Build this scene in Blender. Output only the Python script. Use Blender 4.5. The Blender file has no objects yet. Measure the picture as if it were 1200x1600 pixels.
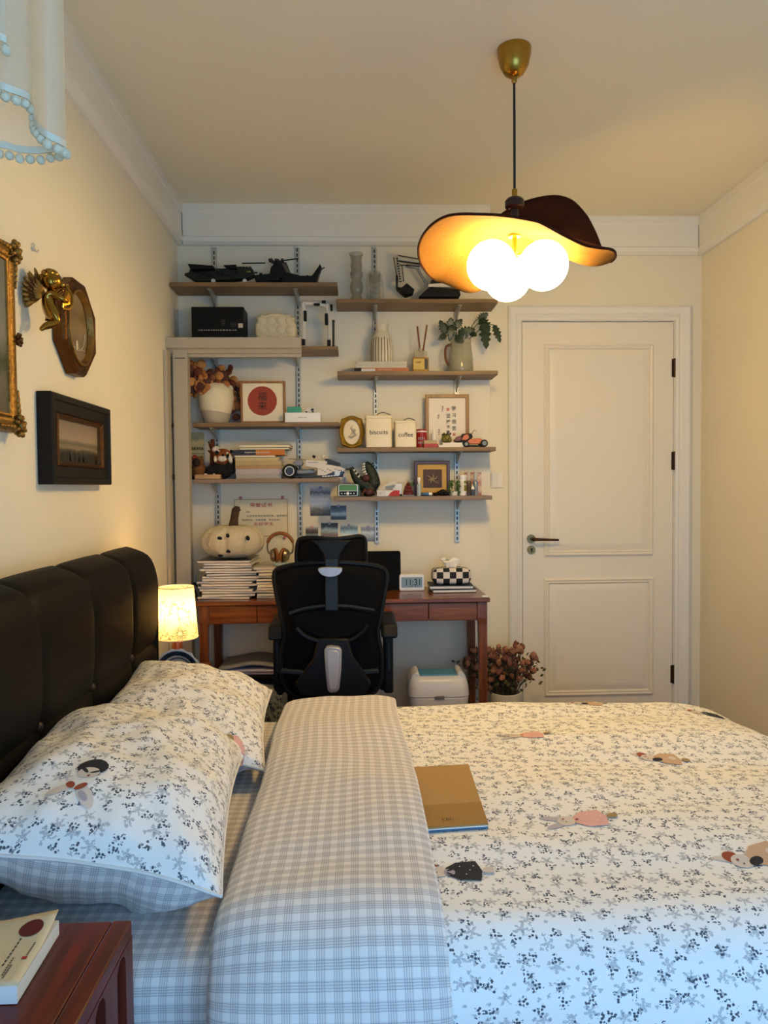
import bpy, bmesh, math, random
from math import sin, cos, pi, radians, atan2, sqrt
from mathutils import Vector, Matrix, noise
random.seed(7)
S = bpy.context.scene
C = S.collection
# ---------------------------------------------------------------- camera
F = 1150.0
CAMZ = 1.22
cam = bpy.data.cameras.new('camera'); camo = bpy.data.objects.new('camera', cam); C.objects.link(camo)
cam.sensor_fit = 'HORIZONTAL'; cam.sensor_width = 36; cam.lens = F/1200*36; cam.clip_start = .02
RM = Matrix.Rotation(radians(-2.09), 3, 'Z') @ Matrix.Rotation(radians(90-1.9), 3, 'X') @ Matrix.Rotation(radians(-.5), 3, 'Z')
camo.matrix_world = Matrix.Translation((0, 0, CAMZ)) @ RM.to_4x4()
S.camera = camo
def W(px, py, Y):                                   # photo pixel -> point on the plane y = Y
    d = RM @ Vector(((px-600)/F, -(py-800)/F, -1))
    return Vector((0, 0, CAMZ)) + d*(Y/d.y)
def WX(px, py, X):                                  # photo pixel -> point on the plane x = X
    d = RM @ Vector(((px-600)/F, -(py-800)/F, -1))
    return Vector((0, 0, CAMZ)) + d*(X/d.x)
RMI = RM.transposed()
def proj(p):
    q = RMI @ (Vector(p)-Vector((0, 0, CAMZ)))
    return 600+F*q.x/-q.z, 800-F*q.y/-q.z
# ---------------------------------------------------------------- view, world, daylight
S.view_settings.view_transform = 'Standard'; S.view_settings.look = 'None'
S.view_settings.gamma = 1; S.view_settings.exposure = 0.69; S.view_settings.use_curve_mapping = False
wd = bpy.data.worlds.new('world'); S.world = wd; wd.use_nodes = True
bg = wd.node_tree.nodes['Background']; bg.inputs[0].default_value = (.55, .75, 1, 1); bg.inputs[1].default_value = .5
def area(name, loc, rot, sx, sy, power, col):
    l = bpy.data.lights.new(name, 'AREA'); l.shape = 'RECTANGLE'; l.size = sx; l.size_y = sy; l.energy = power; l.color = col
    o = bpy.data.objects.new(name, l); C.objects.link(o); o.location = loc; o.rotation_euler = rot
    return o
area('window_daylight', (.68, -.37, 1.0), (radians(90), 0, 0), 1.8, 1.35, 20.5, (.22, .53, 1.0))
LAMP_WARM = (1.0, .70, .36)
# ---------------------------------------------------------------- helpers
def lin(h):
    if not isinstance(h, str): return tuple(h)
    h = h.lstrip('#'); r = []
    for i in (0, 2, 4):
        c = int(h[i:i+2], 16)/255; r.append(c/12.92 if c <= .04045 else ((c+.055)/1.055)**2.4)
    return tuple(r)
class NT:
    def __init__(s, mat):
        mat.use_nodes = True; s.t = mat.node_tree; s.bsdf = s.t.nodes['Principled BSDF']; s.out = s.t.nodes['Material Output']
    def n(s, typ, ins=None, **kw):
        nd = s.t.nodes.new(typ)
        for k, v in kw.items(): setattr(nd, k, v)
        for k, v in (ins or {}).items(): s.set(nd.inputs[k], v)
        return nd
    def set(s, sock, v):
        if isinstance(v, bpy.types.NodeSocket): s.t.links.new(v, sock)
        else: sock.default_value = v
    def m(s, op, a, b=0.0, c=None):
        nd = s.t.nodes.new('ShaderNodeMath'); nd.operation = op; s.set(nd.inputs[0], a); s.set(nd.inputs[1], b)
        if c is not None: s.set(nd.inputs[2], c)
        return nd.outputs[0]
    def mix(s, f, a, b, typ='MIX'):
        nd = s.t.nodes.new('ShaderNodeMix'); nd.data_type = 'RGBA'; nd.blend_type = typ
        s.set(nd.inputs[0], f)
        for i, v in ((6, a), (7, b)): s.set(nd.inputs[i], v if isinstance(v, bpy.types.NodeSocket) else (*v, 1))
        return nd.outputs[2]
    def ramp(s, f, stops, interp='LINEAR'):
        nd = s.t.nodes.new('ShaderNodeValToRGB'); nd.color_ramp.interpolation = interp; s.set(nd.inputs[0], f)
        e = nd.color_ramp.elements
        while len(e) < len(stops): e.new(.5)
        for i, (p, c) in enumerate(stops): e[i].position = p; e[i].color = (*lin(c), 1)
        return nd.outputs[0]
_mats = {}
def M(name, col=None, rough=.6, metal=0, var=.08, scale=25, bump=0, bscale=None, spec=.5, emit=None, estr=0, trans=0, alpha=1, sheen=0, coat=0, stretch=None):
    if name in _mats: return _mats[name]
    mt = bpy.data.materials.new(name); g = NT(mt); c = lin(col)
    tc = g.n('ShaderNodeTexCoord').outputs['Object']
    if stretch: tc = g.n('ShaderNodeMapping', {'Vector': tc, 'Scale': stretch}).outputs[0]
    nz = g.n('ShaderNodeTexNoise', {'Vector': tc, 'Scale': scale, 'Detail': 4.0})
    lo = tuple(max(0, x*(1-var*1.6)) for x in c); hi = tuple(min(1, x*(1+var*1.6)) for x in c)
    g.set(g.bsdf.inputs['Base Color'], g.mix(nz.outputs[0], lo, hi))
    b = g.bsdf.inputs
    b['Roughness'].default_value = rough; b['Metallic'].default_value = metal; b['Specular IOR Level'].default_value = spec
    b['Transmission Weight'].default_value = trans; b['Alpha'].default_value = alpha; b['Sheen Weight'].default_value = sheen; b['Coat Weight'].default_value = coat
    if emit: b['Emission Color'].default_value = (*lin(emit), 1); b['Emission Strength'].default_value = estr
    if bump:
        n2 = g.n('ShaderNodeTexNoise', {'Vector': tc, 'Scale': bscale or scale*4, 'Detail': 3.0})
        bp = g.n('ShaderNodeBump', {'Strength': bump, 'Distance': .01, 'Height': n2.outputs[0]}); g.set(b['Normal'], bp.outputs[0])
    _mats[name] = mt; return mt
def wood(name, a, b, rough=.4, axis='X', scale=6, coat=0):
    if name in _mats: return _mats[name]
    mt = bpy.data.materials.new(name); g = NT(mt)
    tc = g.n('ShaderNodeTexCoord').outputs['Object']
    sc = {'X': (1, 14, 14), 'Y': (14, 1, 14), 'Z': (14, 14, 1)}[axis]
    mp = g.n('ShaderNodeMapping', {'Vector': tc, 'Scale': sc}).outputs[0]
    nz = g.n('ShaderNodeTexNoise', {'Vector': mp, 'Scale': scale, 'Detail': 6.0, 'Distortion': .6})
    col = g.ramp(nz.outputs[0], [(.3, a), (.68, b)])
    g.set(g.bsdf.inputs['Base Color'], col); g.bsdf.inputs['Roughness'].default_value = rough; g.bsdf.inputs['Coat Weight'].default_value = coat
    bp = g.n('ShaderNodeBump', {'Strength': .08, 'Distance': .005, 'Height': nz.outputs[0]}); g.set(g.bsdf.inputs['Normal'], bp.outputs[0])
    _mats[name] = mt; return mt
def glass(name, col, rough=.05, alpha=.35):
    if name in _mats: return _mats[name]
    mt = bpy.data.materials.new(name); g = NT(mt)
    g.bsdf.inputs['Base Color'].default_value = (*lin(col), 1); g.bsdf.inputs['Roughness'].default_value = rough
    g.bsdf.inputs['Alpha'].default_value = alpha; g.bsdf.inputs['Specular IOR Level'].default_value = .8
    _mats[name] = mt; return mt
def stripes_v(name, a, b, freq, axis=2, duty=.5, rough=.7):           # page edges, ribs: fine printed lines
    if name in _mats: return _mats[name]
    mt = bpy.data.materials.new(name); g = NT(mt)
    tc = g.n('ShaderNodeTexCoord').outputs['Object']; sp = g.n('ShaderNodeSeparateXYZ', {0: tc})
    nz = g.n('ShaderNodeTexNoise', {'Vector': tc, 'Scale': 9.0})
    f = g.m('FRACT', g.m('ADD', g.m('MULTIPLY', sp.outputs[axis], freq), g.m('MULTIPLY', nz.outputs[0], 2.0)))
    g.set(g.bsdf.inputs['Base Color'], g.mix(g.m('LESS_THAN', f, duty), lin(a), lin(b))); g.bsdf.inputs['Roughness'].default_value = rough
    _mats[name] = mt; return mt

class MB:
    """collects shapes for one mesh"""
    def __init__(s): s.v = []; s.f = []; s.mi = []; s.uv = None; s.cur = 0; s.T = Matrix.Identity(4)
    def add(s, vs, fs):
        o = len(s.v)
        for p in vs: s.v.append(tuple(s.T @ Vector(p)))
        for f in fs: s.f.append(tuple(i+o for i in f)); s.mi.append(s.cur)
        return s
    def box(s, c, d, rot=None, taper=1):
        x, y, z = d[0]/2, d[1]/2, d[2]/2; R = Matrix.Identity(3)
        if rot: R = Matrix.Rotation(rot[2], 3, 'Z') @ Matrix.Rotation(rot[1], 3, 'Y') @ Matrix.Rotation(rot[0], 3, 'X')
        vs = [Vector(c)+R @ Vector((sx*x*(taper if sz > 0 else 1), sy*y*(taper if sz > 0 else 1), sz*z)) for sz in (-1, 1) for sx, sy in ((-1, -1), (1, -1), (1, 1), (-1, 1))]
        return s.add(vs, [(3, 2, 1, 0), (4, 5, 6, 7), (0, 1, 5, 4), (1, 2, 6, 5), (2, 3, 7, 6), (3, 0, 4, 7)])
    def bb(s, x0, x1, y0, y1, z0, z1): return s.box(((x0+x1)/2, (y0+y1)/2, (z0+z1)/2), (x1-x0, y1-y0, z1-z0))
    def cyl(s, p0, p1, r0, r1=None, n=16, caps=True):
        r1 = r0 if r1 is None else r1; p0 = Vector(p0); p1 = Vector(p1); d = (p1-p0).normalized()
        a = d.orthogonal().normalized(); b = d.cross(a)
        vs = [p+(a*cos(2*pi*i/n)+b*sin(2*pi*i/n))*r for p, r in ((p0, r0), (p1, r1)) for i in range(n)]
        fs = [(i, (i+1) % n, n+(i+1) % n, n+i) for i in range(n)]
        if caps: fs += [tuple(range(n-1, -1, -1)), tuple(range(n, 2*n))]
        return s.add(vs, fs)
    def lathe(s, prof, c=(0, 0, 0), n=28, sx=1, sy=1, cap=True):
        vs = [(c[0]+r*cos(2*pi*i/n)*sx, c[1]+r*sin(2*pi*i/n)*sy, c[2]+z) for r, z in prof for i in range(n)]
        k = len(prof); fs = [(j*n+i, j*n+(i+1) % n, (j+1)*n+(i+1) % n, (j+1)*n+i) for j in range(k-1) for i in range(n)]
        if cap: fs += [tuple(range(n-1, -1, -1)), tuple(range((k-1)*n, k*n))]
        return s.add(vs, fs)
    def ell(s, c, r, n=16, m=10, rot=None):
        if not hasattr(r, '__len__'): r = (r, r, r)
        R = Matrix.Identity(3)
        if rot: R = Matrix.Rotation(rot[2], 3, 'Z') @ Matrix.Rotation(rot[1], 3, 'Y') @ Matrix.Rotation(rot[0], 3, 'X')
        vs = []; 
        for j in range(1, m):
            for i in range(n):
                a = pi*j/m; b = 2*pi*i/n
                vs.append(Vector(c)+R @ Vector((r[0]*sin(a)*cos(b), r[1]*sin(a)*sin(b), -r[2]*cos(a))))
        vs += [Vector(c)+R @ Vector((0, 0, -r[2])), Vector(c)+R @ Vector((0, 0, r[2]))]
        fs = [(j*n+i, j*n+(i+1) % n, (j+1)*n+(i+1) % n, (j+1)*n+i) for j in range(m-2) for i in range(n)]
        k = (m-1)*n
        fs += [(k, (i+1) % n, i) for i in range(n)] + [(k+1, (m-2)*n+i, (m-2)*n+(i+1) % n) for i in range(n)]
        return s.add(vs, fs)
    def tube(s, pts, r, n=8, closed=False):
        pts = [Vector(p) for p in pts]; k = len(pts); rr = r if hasattr(r, '__len__') else [r]*k
        vs = []; up = None
        for i, p in enumerate(pts):
            a = pts[(i-1) % k] if (closed or i) else p; b = pts[(i+1) % k] if (closed or i < k-1) else p
            d = (b-a).normalized()
            if up is None: up = d.orthogonal().normalized()
            up = (up-d*up.dot(d)); up = up.normalized() if up.length > 1e-6 else d.orthogonal().normalized()
            w = d.cross(up)
            vs += [p+(up*cos(2*pi*j/n)+w*sin(2*pi*j/n))*rr[i] for j in range(n)]
        q = k if closed else k-1
        fs = [(i*n+j, i*n+(j+1) % n, ((i+1) % k)*n+(j+1) % n, ((i+1) % k)*n+j) for i in range(q) for j in range(n)]
        if not closed: fs += [tuple(range(n-1, -1, -1)), tuple(range((k-1)*n, k*n))]
        return s.add(vs, fs)
    def prism(s, poly, d0, d1, plane='XZ'):
        """closed outline extruded along the axis that is missing from `plane`"""
        def P(a, b, d): return {'XZ': (a, d, b), 'XY': (a, b, d), 'YZ': (d, a, b)}[plane]
        n = len(poly); vs = [P(a, b, d0) for a, b in poly]+[P(a, b, d1) for a, b in poly]
        fs = [tuple(range(n)), tuple(range(2*n-1, n-1, -1))]+[(i, (i+1) % n, n+(i+1) % n, n+i) for i in range(n)]
        return s.add(vs, fs)
    def loft(s, loops, closed=True, cap=False):
        n = len(loops[0]); vs = [p for l in loops for p in l]; q = n if closed else n-1
        fs = [(j*n+i, j*n+(i+1) % n, (j+1)*n+(i+1) % n, (j+1)*n+i) for j in range(len(loops)-1) for i in range(q)]
        if cap: fs += [tuple(range(n-1, -1, -1)), tuple(range((len(loops)-1)*n, len(loops)*n))]
        return s.add(vs, fs)
    def grid(s, fn, nu, nv, uvfn=None):
        o = len(s.v); vs = [fn(i/nu, j/nv) for j in range(nv+1) for i in range(nu+1)]
        fs = [(j*(nu+1)+i, j*(nu+1)+i+1, (j+1)*(nu+1)+i+1, (j+1)*(nu+1)+i) for j in range(nv) for i in range(nu)]
        s.add(vs, fs)
        if uvfn:
            if s.uv is None: s.uv = {}
            for j in range(nv+1):
                for i in range(nu+1): s.uv[o+j*(nu+1)+i] = uvfn(i/nu, j/nv)
        return s
    def build(s, name, mat, parent=None, loc=None, smooth=False, bevel=0, seg=2, solid=0, sub=0, rot=None, angle=40, fixn=True):
        me = bpy.data.meshes.new(name); me.from_pydata(s.v, [], s.f)
        for m in (mat if isinstance(mat, (list, tuple)) else [mat]): me.materials.append(m)
        me.polygons.foreach_set('material_index', s.mi)
        if s.uv is not None:
            l = me.uv_layers.new(name='UVMap')
            for lp in me.loops: l.data[lp.index].uv = s.uv.get(lp.vertex_index, (0, 0))
        if fixn:
            bm = bmesh.new(); bm.from_mesh(me); bmesh.ops.recalc_face_normals(bm, faces=bm.faces); bm.to_mesh(me); bm.free()
        if smooth:
            me.polygons.foreach_set('use_smooth', [True]*len(me.polygons)); me.set_sharp_from_angle(angle=radians(angle))
        me.update()
        o = bpy.data.objects.new(name, me); C.objects.link(o)
        if parent: o.parent = parent
        if loc is not None: o.location = loc
        if rot is not None: o.rotation_euler = rot
        if bevel:
            md = o.modifiers.new('bevel', 'BEVEL'); md.width = bevel; md.segments = seg; md.limit_method = 'ANGLE'; md.angle_limit = radians(35)
        if solid:
            md = o.modifiers.new('solid', 'SOLIDIFY'); md.thickness = solid; md.offset = 0
        if sub:
            md = o.modifiers.new('sub', 'SUBSURF'); md.levels = sub; md.render_levels = sub
        return o
def tag(o, label, cat, group=None):
    o['label'] = label; o['category'] = cat
    if group: o['group'] = group
    return o
def thing(name, label, cat, loc=(0, 0, 0), rz=0, group=None):
    o = bpy.data.objects.new(name, None); C.objects.link(o); o.location = loc; o.rotation_euler = (0, 0, rz); o.empty_display_size = .05
    return tag(o, label, cat, group)
def struct(o): o['kind'] = 'structure'; return o
def dup(o, parent=None, loc=None, rot=None, scale=None):
    c = o.copy(); C.objects.link(c); c.parent = parent
    if loc is not None: c.location = loc
    if rot is not None: c.rotation_euler = rot
    if scale is not None: c.scale = scale if hasattr(scale, '__len__') else (scale,)*3
    return c
def text(txt, mat, parent, loc, h=None, w=None, rot=(pi/2, 0, 0), name='lettering', depth=.0003, bold=0, align='C', spacing=1.0, sxy=None):
    """flat lettering centred at loc (in the parent's space); default faces -Y"""
    cu = bpy.data.curves.new(name, 'FONT'); cu.body = txt; cu.size = 1; cu.extrude = 0; cu.offset = bold; cu.space_line = spacing; cu.resolution_u = 3
    t = bpy.data.objects.new(name, cu); C.objects.link(t)
    me = bpy.data.meshes.new_from_object(t.evaluated_get(bpy.context.evaluated_depsgraph_get()))
    bpy.data.objects.remove(t); bpy.data.curves.remove(cu)
    xs = [v.co.x for v in me.vertices]; ys = [v.co.y for v in me.vertices]
    if not xs: return None
    cx, cy, ww, hh = (min(xs)+max(xs))/2, (min(ys)+max(ys))/2, max(xs)-min(xs), max(ys)-min(ys)
    k = h/hh if h else w/ww
    kx = (w/ww if (w and h) else k)
    for v in me.vertices: v.co = ((v.co.x-cx)*kx, (v.co.y-cy)*k, v.co.z)
    me.materials.clear(); me.materials.append(mat)
    o = bpy.data.objects.new(name, me); C.objects.link(o); o.parent = parent; o.location = loc; o.rotation_euler = rot
    return o
def marks(parent, loc, w, h, mat, n=6, rows=1, name='print', seed=1):
    """illegible small print: a row of uneven strokes facing -Y"""
    rd = random.Random(seed); m = MB()
    for r in range(rows):
        x = -w/2; z = (h/2-h*(r+.5)/rows); hh = h/rows*.62
        while x < w/2:
            ww = w/n*rd.uniform(.35, .9)
            if x+ww > w/2: break
            k = rd.uniform(.75, 1)
            for a in range(3): m.bb(x+ww*a/3, x+ww*(a/3+.2), -.0002, .0001, z-hh/2*k, z+hh/2*k)
            m.bb(x, x+ww*.85, -.0002, .0001, z+hh*rd.uniform(-.3, .3)-hh*.1, z+hh*.1); x += ww+w/n*.25
    return m.build(name, mat, parent, loc)
def rrect(w, h, r, n=5, cx=0, cy=0):
    pts = []
    for qx, qy, a in ((1, 1, 0), (-1, 1, 90), (-1, -1, 180), (1, -1, 270)):
        for i in range(n+1):
            t = radians(a+90*i/n); pts.append((cx+qx*(w/2-r)+r*cos(t), cy+qy*(h/2-r)+r*sin(t)))
    return pts
def catmull(pts, per=8, closed=False):
    pts = [Vector(p) for p in pts]; n = len(pts); out = []
    rng = range(n) if closed else range(n-1)
    for i in rng:
        if closed: a, b, c, d = (pts[(i+k) % n] for k in (-1, 0, 1, 2))
        else: a, b, c, d = pts[max(i-1, 0)], pts[i], pts[i+1], pts[min(i+2, n-1)]
        for k in range(per):
            t = k/per
            out.append(.5*((2*b)+(c-a)*t+(2*a-5*b+4*c-d)*t*t+(3*b-a-3*c+d)*t**3))
    if not closed: out.append(pts[-1])
    return out
def resample(pts, n):
    L = [0]
    for a, b in zip(pts, pts[1:]): L.append(L[-1]+(b-a).length)
    out = []; j = 0
    for i in range(n+1):
        t = L[-1]*i/n
        while j < len(L)-2 and L[j+1] < t: j += 1
        k = (t-L[j])/max(1e-9, L[j+1]-L[j]); out.append(pts[j].lerp(pts[j+1], min(1, max(0, k))))
    return out, L[-1]
# common materials
WALL = M('wall paint warm white', '#efe6cc', .85, var=.02, scale=3, bump=.05, bscale=120)
CEIL = M('ceiling paint', '#f4ebd0', .9, var=.02, scale=2)
TRIM = M('white trim paint', '#f0ecdf', .45, var=.015, scale=4)
DOORM = M('door paint cream', '#f1e9d5', .4, var=.015, scale=3)
SHELFW = wood('shelf oak', '#614b2e', '#8c6e45', .5, 'X', 5)
DESKW = wood('desk cherry wood', '#562810', '#86461c', .25, 'X', 5, .1)
DESKV = wood('desk cherry wood upright', '#582a12', '#884a20', .35, 'Z', 5, .0)
BLACK = M('black plastic', '#0b0b0d', .5, var=.1, spec=.25)
DARK = M('dark grey plastic', '#26272b', .5, var=.1)
STEEL = M('zinc steel', '#b9b8ae', .45, .55, var=.06, scale=60)
SILVER = M('silver grey plastic', '#a9abb2', .35, .3, var=.03)
BRASS = M('brushed brass', '#b08a3c', .28, 1, var=.08, scale=50)
GILT = M('antique gilt', '#8f6a30', .4, .75, var=.4, scale=22, bump=.25, bscale=160)
GILTD = M('dark antique gilt', '#5e3a17', .4, .8, var=.35, scale=25, bump=.3, bscale=140)
PAPER = M('white paper', '#eee9dd', .8, var=.02)
PAGES = stripes_v('page edges', '#d9cdb2', '#efe6d2', 700, 2)
CREAM = M('cream paper', '#e8dcbc', .8, var=.03)
INK = M('black ink', '#1b1814', .7, var=.02)
RED = M('red print', '#b3261c', .6, var=.04)
WHITEP = M('white plastic', '#e9e9e6', .35, var=.02)
# ================================================================ the room
XL, XR = W(281, 600, 3.77).x, W(1095, 700, 3.91).x
YS, YD = 3.77, 3.91                                 # shelf wall, door wall
YF = -.42
ZC = CAMZ + (W(1000, 341, YD).z-CAMZ)
XSR = W(765, 600, YS).x
m = MB().bb(XL-.1, XR+.1, YF-.1, YD+.12, -.1, -.012); floor = struct(m.build('floor', M('floor underlay', '#4a3220', .7)))
fw = wood('floor oak plank', '#6b4526', '#8f6238', .4, 'Y', 4)
pw = .17; n = int((XR-XL)/pw)+1; k = 0
for i in range(n):
    x0 = XL+i*pw; x1 = min(x0+pw-.003, XR); off = (i % 3)*.45
    ys = [YF]+[YF+off+j*1.25 for j in range(5) if YF+.05 < YF+off+j*1.25 < YD-.05]+[YD]
    for a, b in zip(ys, ys[1:]): MB().bb(x0, x1, a+.0015, b-.0015, -.012, 0).build('plank', fw, floor)
struct(MB().bb(XL-.1, XR+.1, YF-.1, YD+.12, ZC, ZC+.1).build('ceiling', CEIL))
struct(MB().bb(XL-.1, XL, YF-.1, YD+.12, -.1, ZC).build('wall_left', WALL))
struct(MB().bb(XR, XR+.1, YF-.1, YD+.12, -.1, ZC).build('wall_right', WALL))
# door wall with opening
d0, d1 = W(816, 800, YD).x, W(1052, 800, YD).x; dz = W(930, 502, YD).z
m = MB().bb(XL, d0-.012, YD, YD+.1, 0, ZC).bb(d1+.012, XR, YD, YD+.1, 0, ZC).bb(d0-.012, d1+.012, YD, YD+.1, dz+.012, ZC)
struct(m.build('wall_back', WALL))
struct(MB().bb(XL, XSR, YS, YD, 0, ZC).build('wall_shelves', M('shelf wall paint', '#ece5d0', .85, var=.02, scale=3, bump=.04, bscale=120)))
# window wall behind the viewer
wx0, wx1, wz0, wz1 = -.24, 1.6, .3, 1.7
m = MB().bb(XL, wx0, YF-.1, YF, 0, ZC).bb(wx1, XR, YF-.1, YF, 0, ZC).bb(wx0, wx1, YF-.1, YF, 0, wz0).bb(wx0, wx1, YF-.1, YF, wz1, ZC)
struct(m.build('wall_front', WALL))
wroot = MB().bb(wx0, wx1, YF-.06, YF-.045, wz0, wz1).build('window_1', glass('window glass', '#dfeaf2', .02, .06)); struct(wroot)
m = MB()
for x in (wx0+.025, (wx0+wx1)/2, wx1-.025): m.bb(x-.025, x+.025, YF-.09, YF-.02, wz0, wz1)
for z in (wz0+.025, wz1-.025): m.bb(wx0, wx1, YF-.09, YF-.02, z-.025, z+.025)
m.build('window_frame', TRIM, wroot)
# cornice: profile swept along each wall
ch = ZC-W(1000, 400, YD).z
prof = [(0, 0), (.034, 0), (.034, -ch*.2), (.03, -ch*.24), (.03, -ch*.8), (.038, -ch*.83), (.034, -ch*.93), (.018, -ch), (0, -ch)]
def cornice(name, p, q, nrm):
    p, q, nv = Vector(p), Vector(q), Vector(nrm); m = MB()
    L = [[(e+nv*a+Vector((0, 0, b))) for a, b in prof] for e in (p, q)]
    m.loft([[tuple(v) for v in l] for l in L], cap=True); o = struct(m.build(name, TRIM)); return o
cornice('trim_1', (XL, YF, ZC), (XL, YS, ZC), (1, 0, 0))
cornice('trim_2', (XL+.0345, YS, ZC), (XSR, YS, ZC), (0, -1, 0))
cornice('trim_3', (XSR+.0005, YD, ZC), (XR-.0345, YD, ZC), (0, -1, 0))
cornice('trim_4', (XR, YF, ZC), (XR, YD, ZC), (-1, 0, 0))
cornice('trim_5', (XL+.0345, YF, ZC), (XR-.0345, YF, ZC), (0, 1, 0))
for nm, a in (('baseboard_left', (XL, XL+.012, YF, YS)), ('baseboard_back', (XL+.012, XSR-.001, YS-.012, YS)), ('baseboard_front', (XL+.012, XR-.012, YF, YF+.012))):
    struct(MB().bb(*a, 0, .08).build(nm, TRIM, bevel=.003))
# door leaf with two moulded panels
droot = bpy.data.objects.new('door_1', None); C.objects.link(droot); droot.location = ((d0+d1)/2, YD, 0); struct(droot)
cx = (d0+d1)/2; dw = d1-d0
MB().bb(-dw/2+.002, dw/2-.002, .0, .04, .008, dz-.004).build('leaf', DOORM, droot, bevel=.002)
def panel(x0, x1, z0, z1):
    def rc(i, y): return [(x0+i-cx, y, z0+i), (x1-i-cx, y, z0+i), (x1-i-cx, y, z1-i), (x0+i-cx, y, z1-i)]
    m = MB().loft([rc(0, .001), rc(.0, -.008), rc(.008, -.013), rc(.017, -.007), rc(.022, -.011), rc(.028, -.003), rc(.030, .0005)], cap=False)
    m.build('panel_moulding', DOORM, droot, smooth=True, angle=25)
    m = MB().loft([rc(.030, .001), rc(.034, -.002), rc(.062, -.010), rc(.064, -.010)]); L = rc(.064, -.010); m.add(L, [(0, 1, 2, 3)])
    m.build('raised_panel', DOORM, droot, smooth=True, angle=20)
panel(W(850, 700, YD).x, W(1020, 700, YD).x, W(935, 868, YD).z, W(935, 538, YD).z)
panel(W(850, 1000, YD).x, W(1020, 1000, YD).x, W(935, 1086, YD).z, W(935, 903, YD).z)
BRONZE = M('dark bronze', '#4a3426', .35, .8, var=.15); ANT = M('antique brass plate', '#8d7a4c', .35, .9, var=.1)
p = W(830, 842, YD)-Vector((cx, YD, 0)); q = W(830, 859, YD)-Vector((cx, YD, 0)); e = W(869, 845, YD)-Vector((cx, YD, 0))
h = MB().cyl((p.x, 0, p.z), (p.x, -.012, p.z), .024, .022, 24).build('handle_rose', ANT, droot, smooth=True)
MB().tube([(p.x, -.01, p.z), (p.x, -.045, p.z), (p.x+.012, -.052, p.z), (p.x+.05, -.052, p.z-.001), (e.x, -.05, p.z-.004)], [.009, .009, .0085, .0075, .006], 10).build('lever', BRONZE, droot, smooth=True)
h = MB().cyl((q.x, 0, q.z), (q.x, -.010, q.z), .023, .021, 24).build('keyhole_rose', ANT, droot, smooth=True)
MB().cyl((q.x, -.009, q.z+.004), (q.x, -.0112, q.z+.004), .006, n=12).bb(q.x-.003, q.x+.003, -.0112, -.009, q.z-.012, q.z+.003).build('keyhole', BLACK, h)
for py in (575, 720, 1053):
    z = W(1052, py, YD).z
    MB().cyl((dw/2+.002, -.006, z-.05), (dw/2+.002, -.006, z+.05), .0065, n=10).bb(dw/2-.012, dw/2+.016, -.003, .001, z-.048, z+.048).build('hinge', BRONZE, droot, smooth=True)
# casing
o0, o1, oz = W(794, 800, YD).x, W(1076, 800, YD).x, W(930, 479, YD).z
cw0, cw1, cwt = d0-o0, o1-d1, oz-dz
pr = [(0, 0), (0, .014), (.18, .018), (.3, .011), (.45, .022), (.7, .025), (.85, .03), (1, .022), (1, 0)]
m = MB(); loops = []
for a, b in pr:
    loops.append([(d0-.004-a*(cw0-.004), YD-b, 0), (d0-.004-a*(cw0-.004), YD-b, dz+.004+a*(cwt-.004)), (d1+.004+a*(cw1-.004), YD-b, dz+.004+a*(cwt-.004)), (d1+.004+a*(cw1-.004), YD-b, 0)])
m.loft(loops, closed=False); struct(m.build('trim_6', TRIM, smooth=True, angle=20))
m = MB().bb(d0-.012, d0-.0005, YD-.0, YD+.1, 0, dz+.012).bb(d1+.0005, d1+.012, YD, YD+.1, 0, dz+.012).bb(d0-.0005, d1+.0005, YD, YD+.1, dz+.0005, dz+.012)
struct(m.build('trim_7', TRIM))
# moulded post and header at the left of the shelves
PY = 3.50
GREYT = M('warm grey painted wood', '#b3a994', .55, var=.02, scale=4)
fr = bpy.data.objects.new('trim_8', None); C.objects.link(fr); struct(fr)
hx0, hx1 = XL+.001, W(470, 540, PY).x; zt = W(360, 527, PY).z; zb = W(360, 556, PY).z
hp = [(3.56, zt), (PY-.0, zt), (PY, zt-.048), (PY+.012, zt-.054), (PY+.02, zt-.066), (PY+.02, zt-.07), (PY+.03, zt-.072), (PY+.034, zb), (3.56, zb)]
MB().prism(hp, hx0, hx1, 'YZ').build('header', GREYT, fr)
px0, px1 = W(271, 700, PY).x, W(294, 700, PY).x
MB().bb(px0, px1, PY+.012, PY+.07, 0, zb+.03).build('post', GREYT, fr, bevel=.002)
MB().bb(XL+.001, XL+.018, PY-.05, PY+.05, 0, zb+.02).build('side_strip', GREYT, fr, bevel=.003)
MB().bb(XL+.001, px0-.0005, PY+.055, PY+.07, 0, zb+.02).build('back_strip', TRIM, fr)
for py in (664, 745):
    z = W(272, py, PY).z; MB().bb(px0-.006, px0+.001, PY+.006, PY+.014, z-.012, z+.012).build('hinge', BRONZE, fr)
z = W(282, 559, PY).z; MB().bb(px0+.01, px1-.01, PY+.0115, PY+.014, z-.002, z+.002).build('groove', DARK, fr)
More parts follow.
